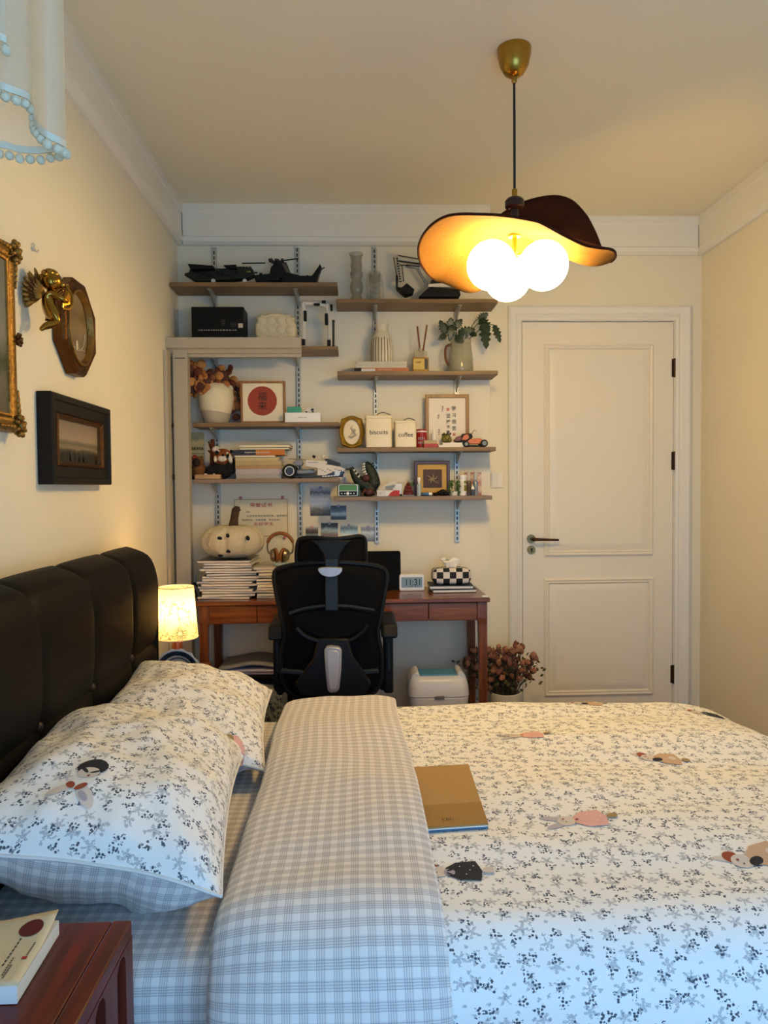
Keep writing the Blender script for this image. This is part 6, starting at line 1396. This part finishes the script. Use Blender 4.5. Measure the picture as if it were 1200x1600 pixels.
# ---- R2
SPR = M('spiral page edge', '#ddd5bd', .8); bz_ = SH['R2']+EPS
xa = lambda a, b: W((a+b)/2, 575, 3.63).x
wk = lambda a, b: (b-a)*3.63/F
r = book('book', 'orange spined book at the bottom under the ribbed vase', 'book', xa(554, 638), 3.665, bz_, wk(554, 638), .14, .0165, bc('orange', '#b5622a'), 0, spine='-Y', group='books under the ribbed vase'); w = wk(554, 638)
MB().bb(-w/2-.0003, -w/2+.034, -.0712, -.0698, 0, .0165).build('spine_panel', BLK, r); MB().bb(-w/2+.034, -w*.12, -.0712, -.0698, .001, .012).build('spine_label', WHITEP, r); marks(r, (-w*.24, -.0716, .0065), w*.2, .006, M('rust spine print', '#7c2416', .5), 9); marks(r, (.016, -.0706, .008), w*.26, .008, M('pale spine print', '#ecd9bb', .5), 9)
for q, (a, b, lb) in enumerate(((555, 635, 'lower spiral notebook'), (556, 635, 'upper spiral notebook'))):
    r = book('notebook', lb+' directly under the ribbed vase', 'notebook', xa(a, b), 3.665, bz_+.0172+.0155*q, wk(a, b), .14, .015, CREAM, 0, SPR, group='spiral notebooks under the ribbed vase'); w = wk(a, b); m = MB()
    for j in range(34): m.tube([(-w/2+.006+j*(w-.012)/33, -.071+.006*cos(t)*-1-.0, .0075+.0068*sin(t)) for t in (pi*k_/3-pi/2 for k_ in range(4))], .0012, 4)
    m.build('spiral_wire', M('white wire', '#d8d4c6', .4), r)['kind'] = 'stuff'
vz = bz_+.0172+.031
i = It('ribbed_vase', 'cream ceramic vase with brown vertical ribs standing on notebooks', 'vase', 579, 614, 507, vz-EPS, 3.665)
R = i.w/2; RIB = bpy.data.materials.new('ribbed glaze'); g = NT(RIB); tc = g.n('ShaderNodeTexCoord').outputs['Object']; sp = g.n('ShaderNodeSeparateXYZ', {0: tc}); an = g.m('ARCTAN2', sp.outputs[1], sp.outputs[0]); nz = g.n('ShaderNodeTexNoise', {'Vector': tc, 'Scale': 40.0})
rb_ = g.m('MULTIPLY', g.m('GREATER_THAN', g.m('SINE', g.m('MULTIPLY', an, 22.0)), .25), g.m('LESS_THAN', g.m('ADD', sp.outputs[2], g.m('MULTIPLY', nz.outputs[0], .05)), i.h*.66+.02)); g.set(g.bsdf.inputs['Base Color'], g.mix(g.m('MULTIPLY', rb_, .85), g.mix(nz.outputs[0], lin('#cfc7ac'), lin('#dcd4bb')), lin('#6e5c3e'))); g.bsdf.inputs['Roughness'].default_value = .35
m = MB(); N = 132
def rl(r_, z, a): return [((r_*(1+a*cos(22*t)))*cos(t), (r_*(1+a*cos(22*t)))*sin(t), z) for t in (2*pi*q/N for q in range(N))]
h = i.h; m.loft([rl(.001, 0, 0), rl(R*.96, 0, .015), rl(R, .01, .02), rl(R, h*.3, .025), rl(R*.95, h*.55, .02), rl(R*.85, h*.66, .005), rl(R*.62, h*.77, 0), rl(R*.56, h*.83, 0), rl(R*.56, h*.93, 0), rl(R*.62, h*.985, 0), rl(R*.60, h, 0), rl(R*.5, h*.98, 0), rl(R*.48, h*.8, 0), rl(.001, h*.7, 0)]).build('body', RIB, i.r, smooth=True, angle=60)
i = It('reed_diffuser', 'amber reed diffuser bottle with two brown sticks', 'diffuser', 643, 670, 546, 'R2', 3.64)
AMB = glass('amber glass', '#b98a3a', .08, .75); w = i.w; MB().prism(rrect(w*.94, .062, .008, 4), 0, i.h*.62, 'XY').build('lower_glass', AMB, i.r, bevel=.003); MB().prism(rrect(w*.74, .05, .008, 4), i.h*.62, i.h*.92, 'XY').build('upper_glass', glass('pale amber glass', '#c9bb94', .06, .5), i.r, bevel=.006)
MB().cyl((.0, 0, i.h*.92), (.0, 0, i.h*1.04), .012, n=14).build('neck', glass('pale amber glass', '#c9bb94', .06, .5), i.r, smooth=True)
MB().bb(-w*.42, w*.20, -.0318, -.0312, i.h*.10, i.h*.55).build('label', M('yellow label', '#c9a94e', .5, var=.1), i.r); MB().bb(w*.22, w*.40, -.0318, -.0312, i.h*.10, i.h*.55).build('side_label', M('black label', '#1d1a16', .5), i.r); marks(i.r, (-w*.12, -.0322, i.h*.40), w*.34, .012, INK, 3)
REED = M('brown reed', '#7a4526', .7, var=.1)
for a, b in (((657, 556), (652, 510)), ((660, 556), (667, 508))): MB().tube([i.p(*a), i.p(*b)], .0042, 8).build('reed', REED, i.r, smooth=True)
i = It('plant_jug', 'clear ribbed glass jug with roots and a leafy green philodendron', 'potted plant', 700, 740, 532, 'R2', 3.655)
h = i.h; R = i.w/2; MB().lathe([(R*.95, 0), (R*.98, .006), (R*.94, h*.4), (R*.80, h*.88), (R*.82, h), (R*.79, h), (R*.77, h*.88), (R*.9, h*.4), (R*.93, .008), (.001, .006)], n=36, cap=False).build('jug_glass', glass('ribbed clear glass', '#b9b596', .1, .45), i.r, smooth=True)
MB().lathe([(.001, .008), (R*.9, .008), (R*.88, h*.38), (.001, h*.38)], n=28).build('root_mass', M('dark roots in water', '#4a3a1e', .6, var=.5, scale=120, bump=.4), i.r, smooth=True)
MB().tube(catmull([Vector((-R*.80, -.008, h*.86)), Vector((-R*1.18, -.008, h*.78)), Vector((-R*1.22, -.008, h*.45)), Vector((-R*.98, -.008, h*.24))], 6), .006, 8).build('handle', M('brown leather handle', '#6b3f22', .6), i.r, smooth=True)
LEAF = M('dark green leaf', '#1a2f13', .4, var=.25, scale=25)
def lobed(name, A, B, sz, droop, tw, par, mt=LEAF):
    """lobed leaf from petiole end A growing along direction B, with depth cuts"""
    d = (B-A).normalized(); s = d.cross(Vector((0, -1, 0))); s = s.normalized() if s.length > .01 else Vector((1, 0, 0)); nn = s.cross(d); m = MB(); out_ = []
    prof_ = [(0, .06), (.08, .42), (.16, .30), (.26, .60), (.36, .34), (.46, .66), (.56, .34), (.66, .52), (.74, .26), (.84, .30), (1.0, .0)]
    L = (B-A).length
    def pt_(t, w): return A+d*(t*L)+s*(w*sz)+nn*(-droop*t*t*L+.15*abs(w)*sz*tw)
    rows = [[pt_(t, -w), pt_(t, -w*.5), pt_(t, 0)+nn*.002, pt_(t, w*.5), pt_(t, w)] for t, w in prof_]
    return m.loft([[tuple(q) for q in rw] for rw in rows], closed=False).build(name, mt, par, smooth=True, angle=80, solid=.0012)
base = i.p(719, 545); pet = MB()
for (ax, ay, ya), (bx_, by_, yb_), sz, dr in (((703, 517, -.01), (705, 496, -.03), .045, .1), ((697, 522, -.03), (687, 500, -.03), .040, .0), ((697, 523, -.05), (686, 530, -.07), .03, .2), ((706, 508, -.05), (703, 532, -.06), .035, .2), ((716, 520, -.04), (742, 514, -.07), .042, .2), ((712, 526, -.05), (724, 534, -.07), .04, .2), ((752, 498, -.02), (764, 520, -.05), .05, .1), ((756, 503, -.03), (760, 546, -.05), .05, .0), ((748, 500, 0), (763, 489, -.02), .038, .0), ((772, 508, -.02), (782, 536, -.03), .034, .0), ((735, 520, -.04), (745, 525, -.06), .03, .0), ((712, 512, .01), (722, 498, .0), .035, .1)):
    A, B = i.p(ax, ay, ya), i.p(bx_, by_, yb_); lobed('leaf', A, B, sz, dr, 1, i.r)
for a in ((703, 517, -.01), (716, 520, -.04), (752, 500, -.02), (758, 503, -.03), (772, 508, -.02), (706, 508, -.05)): q = i.p(*a); pet.tube(catmull([Vector((base.x*.3, 0, h*.4)), Vector((base.x, 0, base.z+.0)), Vector((q.x*.7, q.y*.6, q.z*.98)), q], 5), .0022, 6)
pet.build('stalks', M('green stalk', '#4a5a2c', .6), i.r, smooth=True)
# ---- R3
i = It('oval_frame', 'small gold rococo frame with an oval white relief, left of the canisters', 'picture frame', 530, 569, 650, 'R3', 3.64)
w, h = i.w/2, i.h/2; GY = M('yellow gold paint', '#a8842c', .4, .5, var=.25, scale=50, bump=.4, bscale=120); N = 96
def fr_(k, y, a): return [((w*k)*(1+a*cos(8*t)+a*.6*cos(16*t))*(abs(cos(t))**.62)*(1 if cos(t) > 0 else -1), y, h+h*k*(1+a*cos(8*t))*(abs(sin(t))**.62)*(1 if sin(t) > 0 else -1)) for t in (2*pi*(q+.5)/N for q in range(N))]
def ov_(k, y, kk=.66): return [(w*k*kk*cos(2*pi*(q+.5)/N), y, h+h*k*.76*sin(2*pi*(q+.5)/N)) for q in range(N)]
MB().loft([fr_(.96, .012, .03), fr_(.97, -.006, .03), fr_(.9, -.014, .03), fr_(.82, -.010, .02), ov_(1.08, -.016), ov_(1.0, -.010), ov_(.99, .0)]).build('frame', GY, i.r, smooth=True, angle=50)
MB().add(ov_(1.0, -.003), [tuple(range(N))]).build('relief_ground', CREAM, i.r); MB().tube([(-.018, -.005, h-.02), (.0, -.008, h-.026), (.02, -.006, h-.012), (.008, -.006, h), (-.008, -.006, h-.012)], [.003, .006, .006, .005, .002], 8).tube([(.008, -.006, h+.004), (-.004, -.006, h+.02), (.006, -.006, h+.034)], [.006, .004, .001], 8).ell((.012, -.007, h+.008), .008, 10, 8).build('relief_figure', M('grey plaster relief', '#b5ad9c', .6), i.r, smooth=True)
TIN = M('cream enamel', '#e3d6b4', .28, var=.03)
def canister(lb, nm, a, b, t, Y, tx):
    i = It('canister', lb, 'canister', a, b, t, 'R3', Y, 'cream enamel canisters'); w, h = i.w, i.h
    MB().prism(rrect(w*.965, w*.9, .012, 5), 0, h*.9, 'XY').build('body', TIN, i.r, bevel=.003, smooth=True, angle=30); ld = MB().prism(rrect(w, w*.935, .014, 5), h*.885, h*.985, 'XY').build('lid', TIN, i.r, bevel=.004, seg=3)
    MB().tube(catmull([Vector((-w*.06, -w*.1, h*.985)), Vector((w*.0, -w*.1, h*1.06)), Vector((w*.2, -w*.1, h*1.10)), Vector((w*.42, -w*.1, h*1.03)), Vector((w*.46, -w*.1, h*.98))], 5), .002, 6).build('wire_handle', DARK, ld, smooth=True)
    text(tx, INK, i.r, (0, -w*.45-.0006, h*.47), w=w*.66, bold=.006)
canister('larger cream enamel canister lettered biscuits', 'biscuits', 570, 612, 650, 3.635, 'biscuits'); canister('smaller cream enamel canister lettered coffee', 'coffee', 615.5, 650, 658, 3.63, 'coffee')
i = It('red_tin', 'round red tin with white lettering beside the coffee canister', 'tin', 650, 667, 671, 'R3', 3.66)
R = i.w/2; MB().cyl((0, 0, 0), (0, 0, i.h), R, n=28).build('can', M('red tin paint', '#9a1d1c', .35, var=.12, scale=30), i.r, smooth=True, bevel=.003); MB().lathe([(R*1.005, i.h*.84), (R*1.005, i.h*.91)], n=28, cap=False).build('white_band', WHITEP, i.r); marks(i.r, (0, -R-.0008, i.h*.38), R*1.3, i.h*.45, WPR, 3, 2)
i = It('framed_poem', 'oak framed vertical calligraphy of black characters with red seals', 'framed art', 664, 732, 617, 'R3', 3.72)
wall_frame(i, .017, .02, wood('honey oak frame', '#7d5526', '#a67a3c', .4, 'Z', 5)); plate(i, .016, -.010, M('calligraphy paper', '#e6dccb', .5, var=.02), 'paper')
MB().add(i.rc(.0165, -.013), [(0, 1, 2, 3)]).build('glazing', glass('picture glass', '#ffffff', .03, .06), i.r)
for s, px, py, hh in (('学', 708.5, 638.5, 7.5), ('习', 709, 649, 6), ('很', 709, 659, 7), ('苦', 709, 669.5, 7), ('坚', 700, 650, 6.5), ('持', 700, 659, 6.5), ('很', 700, 667, 5), ('酷', 700, 675, 5)): text(s, INK, i.r, tuple(Vector((i.p(px, py).x, -.0108, i.p(px, py).z))), h=hh*i.k, bold=.02)
for px, py, n_ in ((691, 637, 3), (684.5, 648.5, 2), (685.5, 673, 3)):
    text('\n'.join('书于年'[:n_]), INK, i.r, tuple(Vector((i.p(px, py+3).x, -.0108, i.p(px, py+3).z))), h=3.6*n_*i.k, bold=.02)
m = MB()
for px, py, r_ in ((699.5, 640, 2.3), (709, 679, 2.2)): q = i.p(px, py); m.bb(q.x-r_*i.k, q.x+r_*i.k, -.0112, -.0104, q.z-r_*i.k, q.z+r_*i.k)
m.build('seals', M('faded red seal', '#c9786a', .6, var=.3, scale=200), i.r)
i = It('small_bottle', 'tiny white ceramic bottle in front of the framed poem', 'ornament', 674, 682, 669, 'R3', 3.65); R = i.w/2
MB().lathe([(.001, 0), (R, 0), (R, i.h*.55), (R*.8, i.h*.66), (R*.35, i.h*.74), (R*.32, i.h*.95), (R*.15, i.h)], n=18).build('body', PORC, i.r, smooth=True)
i = It('tan_box', 'red and tan small packet lying right of the red tin', 'packet', 662, 684, 688, 'R3', 3.60)
MB().bb(-i.w/2, i.w/2, -.012, .028, .0, i.h*.5).build('lower_carton', M('red packet', '#a82e28', .5, var=.2, scale=60), i.r, bevel=.001); MB().bb(-i.w/2, i.w/2-.006, -.010, .024, i.h*.5, i.h).build('upper_carton', M('tan packet', '#b09a72', .6, var=.1), i.r, bevel=.001)
r = book('book', 'lower white book under the frog figurine', 'book', W(707, 695, 3.62).x, 3.66, SH['R3']+EPS, .143, .10, .0125, WHITEP, 0, PAPER, group='white books under the frog')
r = book('book', 'upper white book directly under the frog figurine', 'book', W(707, 690, 3.62).x, 3.66, SH['R3']+EPS+.0128, .100, .09, .0105, M('pinkish white cover', '#e3d3c6', .5), 0, PAPER, group='white books under the frog')
zf = SH['R3']+EPS+.0236
i = It('frog_figurine', 'mottled olive frog figurine sitting on the two white books', 'figurine', 689, 706, 676, zf, 3.65)
FR = M('mottled olive glaze', '#6f6a2e', .35, var=.5, scale=70); w, h = i.w, i.h
MB().ell((0, 0, h*.42), (w*.46, .024, h*.42), 18, 12).ell((-w*.22, -.015, h*.3), (w*.24, .02, h*.3), 12, 8).ell((w*.25, -.015, h*.28), (w*.22, .018, h*.28), 12, 8).build('body', FR, i.r, smooth=True); m = MB()
for q in range(6): m.ell((w*(-.36+.145*q), -.008+.004*(q % 2), h*(.78+.1*(q % 2))), (.0045, .0045, .006), 8, 6)
m.build('bumps', M('dark olive glaze', '#2d2c18', .4), i.r, smooth=True)
i = It('orange_race_car', 'orange brick-built race car at the right end of the canister shelf', 'toy car', 708, 760, 676, 'R3', 3.63)
OR = M('orange brick plastic', '#c4681a', .35, var=.15, scale=50); DRD = M('dark red brick plastic', '#6b2a1c', .4, var=.2)
MB().prism(i.poly([(727, 692), (734, 686), (750, 685), (754, 690), (752, 694), (728, 694)]), -.024, .024, 'XZ').build('front_body', OR, i.r, bevel=.002); MB().prism(i.poly([(709, 688), (714, 682.5), (721, 681), (723, 677.5), (737, 677), (739, 683), (732, 690), (726, 693), (712, 690)]), .0, .034, 'XZ').build('cabin_frame', BLK, i.r, bevel=.002)
MB().prism(i.poly([(721, 687), (725, 680), (731, 678.5), (733, 684), (728, 688)]), -.006, .0, 'XZ').build('cabin_panel', OR, i.r, bevel=.001); MB().prism(i.poly([(709, 688), (714, 683), (721, 682), (720, 688), (714, 689.5)]), -.005, .0, 'XZ').build('rear_panel', DRD, i.r, bevel=.001)
for px, py, r_, y in ((754.5, 692, 5.6, -.036), (754.5, 692, 5.6, .03), (727, 693, 4.5, -.03), (727, 693, 4.5, .03)):
    q = i.p(px, py); rr = r_*i.k; wl_ = MB().cyl((q.x, y-.009, rr), (q.x, y+.009, rr), rr, n=22).build('wheel', RUB, i.r, smooth=True, bevel=.003); MB().cyl((q.x, y-.010, rr), (q.x, y-.008, rr), rr*.62, n=18).build('rim', GB, wl_)
MB().bb(i.p(728, 692).x, i.p(754, 692).x, -.026, .026, .004, .010).build('floor_plate', BLK, i.r); MB().tube([i.p(737, 678), i.p(741, 672), i.p(744, 674)], .0015, 5).build('antenna', DARK, i.r)
# ---- R4
i = It('green_radio', 'small green retro radio with a white trimmed front', 'radio', 527, 562, 756, 'R4', 3.63); w, h = i.w, i.h
GRN = M('green radio plastic', '#2f5a34', .35, var=.06); MB().prism(rrect(w, h, .012, 5, 0, h/2), -.022, .03, 'XZ').build('body', GRN, i.r, bevel=.004); m = MB()
bo, bi = rrect(w*.86, h*.9, .007, 4, -.002, h*.5), rrect(w*.80, h*.82, .005, 4, -.002, h*.5); m.loft([[(a, -.0222, b) for a, b in bo], [(a, -.025, b) for a, b in bo], [(a, -.025, b) for a, b in bi], [(a, -.0222, b) for a, b in bi]]).build('white_trim', WHITEP, i.r)
MB().bb(-w*.40, w*.36, -.0235, -.022, h*.47, h*.88).build('grille', M('green grille', '#4c8a4a', .5, var=.25, scale=300), i.r); MB().bb(-w*.40, w*.36, -.0245, -.022, h*.43, h*.47).build('divider', WHITEP, i.r); MB().bb(-w*.40, w*.36, -.0235, -.022, h*.1, h*.43).build('dial_panel', BLK, i.r); m = MB()
for q in range(5): m.cyl((-w*.30+.135*w*q, -.0235, h*.25), (-w*.30+.135*w*q, -.027, h*.25), .0075 if q == 2 else .003, n=12)
m.build('knobs', WHITEP, i.r)
i = It('dinosaur_figure', 'dark green dinosaur figure with jaws gaping upward beside the radio', 'figurine', 547, 594, 722, 'R4', 3.67)
DG = M('dark green scales', '#17241a', .55, var=.4, scale=60, bump=.5, bscale=120); DGB = M('brown red scales', '#4a1c16', .6, var=.4, scale=50)
def tb_(pts, rr, n=12): return catmull([i.p(*q) for q in pts], 4), [rr[min(len(rr)-1, k//4)]+(rr[min(len(rr)-1, k//4+1)]-rr[min(len(rr)-1, k//4)])*(k % 4)/4 for k in range((len(pts)-1)*4+1)]
m = MB(); m.ell(i.p(576, 764), (.040, .036, .040), 20, 14); m.ell(i.p(583, 754), (.034, .034, .040), 20, 14)
a_, b_ = tb_([(584, 757), (583, 747), (579, 736), (574, 727), (571, 722.5)], [.034, .030, .026, .020, .010]); m.tube(a_, b_, 14)
a_, b_ = tb_([(578, 760), (566, 756), (558, 748), (552, 738), (549, 730)], [.034, .030, .024, .017, .010]); m.tube(a_, b_, 14)
m.build('body', DG, i.r, smooth=True, angle=80)
m = MB(); m.ell(i.p(572, 747, -.026), (.020, .010, .018), 14, 10).build('mouth', DGB, i.r, smooth=True); m = MB()
for a, b in (((570, 724.5), (566, 726)), ((570, 728.5), (565.5, 730)), ((570.5, 732.5), (565.5, 734.5)), ((571.5, 736.5), (567, 739)), ((573, 740), (569.5, 743)), ((553, 735), (556, 732)), ((556, 740), (559, 737)), ((560, 745), (563, 742))): A, B = i.p(*a, -.018), i.p(*b, -.024); m.cyl(A, B, .0058, .0006, 8)
m.build('teeth', PORC, i.r, smooth=True); MB().ell(i.p(577, 769, -.032), (.022, .012, .018), 14, 10).tube([i.p(571, 765, -.03), i.p(567, 770, -.042), i.p(566, 774, -.045)], [.007, .005, .003], 8).tube([i.p(583, 768, -.03), i.p(586, 773, -.042)], [.007, .004], 8).build('claws', DGB, i.r, smooth=True)
m = MB()
for q in range(9): A = i.p(581+1.2*q, 725+4.3*q, 0); m.cyl(A, A+Vector((.012, 0, .007)), .006, .0005, 6)
m.build('back_spikes', DG, i.r)
i = It('red_white_box', 'flat red and white product box in front of the dinosaur', 'box', 589, 624, 766, 'R4', 3.61); w, h = i.w, i.h
MB().bb(-w/2, w/2, -.012, .035, 0, h).build('carton', M('silver white card', '#d9d6d0', .4, var=.06), i.r, bevel=.001); MB().prism([(-w*.02, .001), (w/2, .001), (w/2, h-.001), (w*.25, h-.001), (w*.1, h*.6)], -.0126, -.012, 'XZ').build('red_print', RED, i.r); marks(i.r, (-w*.33, -.0126, h*.5), w*.2, h*.5, M('grey print c', '#8a8a86', .5), 4, 2); MB().bb(-w*.17, -w*.155, -.0125, -.012, 0, h).build('box_edge', M('grey card', '#9a9a98', .5), i.r)
rwz = SH['R4']+EPS+h
i = It('toy_glider', 'grey and white small paper glider on the red and white box', 'toy plane', 592, 620, 751, rwz, 3.63); m = MB()
MB().prism(i.poly([(591, 764), (606, 755), (618, 750.5), (619, 760), (612, 763), (600, 765.5)]), -.003, .003, 'XZ').build('wing', M('pale paper', '#cfcabd', .6, var=.05), i.r); MB().prism(i.poly([(602, 760), (617, 757), (616, 762), (603, 763)]), -.012, -.003, 'XZ').build('body', GB, i.r, bevel=.001)
i = It('white_carton', 'upright white carton behind the red and white box', 'box', 613, 628, 756, 'R4', 3.70); MB().bb(-i.w/2, i.w/2, -.02, .02, 0, i.h).build('carton', WHITEP, i.r, bevel=.001); MB().bb(-i.w/2, i.w/2, -.0206, -.02, 0, i.h*.16).build('dark_base', DARK, i.r)
i = It('red_pagoda', 'small dark red pagoda ornament between the box and the yellow frame', 'ornament', 629, 646, 753, 'R4', 3.64); m = MB(); w, h = i.w, i.h; PRD = M('dark red lacquer', '#6a201c', .4, var=.15)
MB().lathe([(w*.46, .006), (w*.46, h*.30), (w*.36, h*.34), (w*.42, h*.36), (w*.38, h*.50), (w*.30, h*.54), (w*.36, h*.56), (w*.28, h*.72), (w*.16, h*.78), (w*.2, h*.82), (w*.10, h*.92), (.001, h)], n=8).build('tower', PRD, i.r); MB().bb(-w*.55, w*.55, -.022, .022, 0, .006).build('base', GB, i.r, bevel=.001)
i = It('green_bowl', 'small glass with green filling behind the red pagoda', 'glass', 636, 648, 750, 'R4', 3.72); R = i.w/2; h = i.h; MB().lathe([(R*.5, 0), (R*.55, .004), (R*.12, h*.2), (R*.12, h*.5), (R*.7, h*.62), (R, h), (R*.95, h), (R*.6, h*.64)], n=20, cap=True).build('stem_glass', GLc, i.r, smooth=True); MB().lathe([(.001, h*.62), (R*.72, h*.66), (R*.88, h*.84), (.001, h*.84)], n=20).build('filling', M('green wax', '#5a7a34', .6), i.r, smooth=True)
i = It('framed_relief', 'dark wood frame with a yellow silk mount and a brown relief', 'framed art', 647, 702, 720.5, 'R4', 3.70)
wall_frame(i, .016, .022, wood('dark red frame', '#3a1a10', '#55281a', .35, 'Z', 5)); plate(i, .015, -.012, M('yellow silk', '#c79a1e', .45, var=.18, scale=120), 'silk_mount')
L0_ = i.poly([(661, 733.5), (690, 733.5), (690, 762), (661, 762)]); MB().prism(L0_, -.0150, -.0128, 'XZ').build('relief_panel', M('brown relief', '#4a2e20', .6, var=.15), i.r, bevel=.0008); m = MB(); c_ = i.p(675, 749)
for t, l in ((.3, .04), (1.2, .035), (2.4, .045), (3.3, .03), (4.1, .03), (5.6, .05)): m.tube([(c_.x, -.0155, c_.z), (c_.x+l*.5*cos(t), -.017, c_.z+l*.5*sin(t)), (c_.x+l*cos(t+.2)*.8, -.0155, c_.z+l*sin(t+.2)*.8)], [.004, .003, .001], 6)
m.build('relief_figure', M('tan relief', '#9a8468', .5), i.r, smooth=True)
i = It('spray_bottle', 'slim translucent spray bottle in front of the yellow mounted frame', 'bottle', 651, 658, 746, 'R4', 3.62); R = i.w/2; h = i.h
MB().lathe([(.001, 0), (R, 0), (R, h*.6), (R*.55, h*.68), (.001, h*.68)], n=16).build('bottle', glass('pale blue plastic', '#a9bfc6', .15, .7), i.r, smooth=True); MB().lathe([(R*.5, h*.68), (R*.5, h*.8), (R*.8, h*.8), (R*.75, h), (.001, h)], n=16).build('cap', WHITEP, i.r, smooth=True)
i = It('blue_tube', 'blue paint tube with white cap lying before the yellow frame', 'tube', 658, 675, 769, 'R4', 3.61); h = i.h; MB().loft([[(x, -a*.5+.0, h/2+b) for a, b in [(ry*cos(t), rz*sin(t)) for t in (2*pi*q/16 for q in range(16))]] for x, ry, rz in ((-i.w/2, .024, .001), (-i.w/4, .02, h*.4), (i.w*.2, .018, h*.47))], cap=True).build('tube_body', M('blue tube', '#2f6f9c', .4, var=.1), i.r, smooth=True); MB().cyl((i.w*.2, 0, h/2), (i.w/2, 0, h/2), h*.42, n=16).build('cap', WHITEP, i.r, smooth=True)
i = It('black_toy', 'lumpy black small toy between the frame and the little plant', 'toy', 677, 699, 764, 'R4', 3.63); m = MB()
for q, (px, py, s) in enumerate(((681, 772, .010), (687, 770, .012), (692, 768, .014), (697, 771, .012), (690, 773, .010))): c_ = i.p(px, py); m.ell((c_.x, 0, min(max(c_.z, s*.8), .03)), (s*1.3, s, s*.8), 12, 8)
m.build('body', BLK, i.r, smooth=True)
i = It('mini_plant', 'little bushy green artificial plant left of the white jar', 'plant', 701, 718, 751, 'R4', 3.64); w, h = i.w, i.h
MB().lathe([(.001, 0), (.016, 0), (.020, h*.28), (.017, h*.28), (.001, h*.24)], n=18).build('pot', PORC, i.r, smooth=True); rnd = random.Random(4); m = MB()
for q in range(150):
    t = rnd.random()*2*pi; z = rnd.uniform(.12, 1)*h; r_ = rnd.uniform(.3, 1)*w*.52*(1.0-.25*abs(z/h-.6)); p_ = Vector((r_*cos(t), r_*sin(t)*.8, z)); d = Vector((cos(t), sin(t), rnd.uniform(-.3, .8))).normalized()*.011; s2 = d.orthogonal().normalized()*.0045; m.add([p_, p_+d*.5+s2, p_+d, p_+d*.5-s2], [(0, 1, 2, 3)])
m.build('foliage', M('fresh green leaf', '#3f6a2c', .5, var=.4, scale=60), i.r, fixn=False)['kind'] = 'stuff'
i = It('white_jar', 'white plastic jar with a yellow green label', 'jar', 717, 729, 742, 'R4', 3.65); R, h = i.w/2, i.h; MB().lathe([(.001, 0), (R, 0), (R, h*.76), (R*.9, h*.8), (.001, h*.8)], n=24).build('body', WHITEP, i.r, smooth=True); MB().cyl((0, 0, h*.8), (0, 0, h), R*.96, n=24).build('lid', WHITEP, i.r, smooth=True, bevel=.002)
MB().lathe([(R*1.01, h*.2), (R*1.01, h*.72)], n=24, cap=False).build('label', M('label white', '#dcd8c8', .5), i.r); a = [(R*1.02*cos(t), R*1.02*sin(t)) for t in (radians(-80+q*8) for q in range(9))]; MB().loft([[(x, y, h*.22) for x, y in a], [(x, y, h*.5) for x, y in a]], closed=False).loft([[(x, y, h*.58) for x, y in a], [(x, y, h*.72) for x, y in a]], closed=False).build('label_print', M('olive print', '#8a8226', .5), i.r)
for a, b, t, lb, Y in ((729.5, 736, 736.5, 'left slim brown-bodied spray bottle at the right end of the lowest shelf', 3.64), (739, 747, 736, 'right slim grey-bodied spray bottle at the right end of the lowest shelf', 3.65)):
    i = It('spray_bottle', lb, 'bottle', a, b, t, 'R4', Y); R, h = i.w/2, i.h; MB().lathe([(.001, 0), (R, 0), (R, h*.55), (R*.6, h*.62), (.001, h*.62)], n=18).build('bottle', glass('brown bottle' if a < 735 else 'grey bottle', '#4a3a2e' if a < 735 else '#7c8a98', .15, .85), i.r, smooth=True); MB().cyl((0, 0, h*.62), (0, 0, h), R*.85, n=18).build('cap', glass('clear cap', '#c9c2b4', .1, .7), i.r, smooth=True)
i = It('dropper_bottle', 'tiny dropper bottle with a white tip in front of the spray bottles', 'bottle', 735.5, 742, 757, 'R4', 3.605); R, h = i.w/2, i.h; MB().lathe([(.001, 0), (R, 0), (R, h*.5), (R*.6, h*.56), (.001, h*.56)], n=16).build('bottle', M('slate bottle', '#3f4658', .4), i.r, smooth=True); MB().lathe([(R*.75, h*.56), (R*.7, h*.68), (R*.3, h*.85), (R*.1, h)], n=16).build('tip', WHITEP, i.r, smooth=True)
i = It('postcard', 'small orange and cream picture card behind the spray bottles', 'card', 725, 752, 738, 'R4', 3.73); MB().bb(-i.w/2, i.w/2, -.001, .001, 0, i.h).build('card', landscape('orange cream postcard', [(0, '#a8502c'), (.3, '#d8c4a0'), (.55, '#b56a3c'), (.8, '#dccbab'), (1, '#9c4526')], .2, .8, 9), i.r)
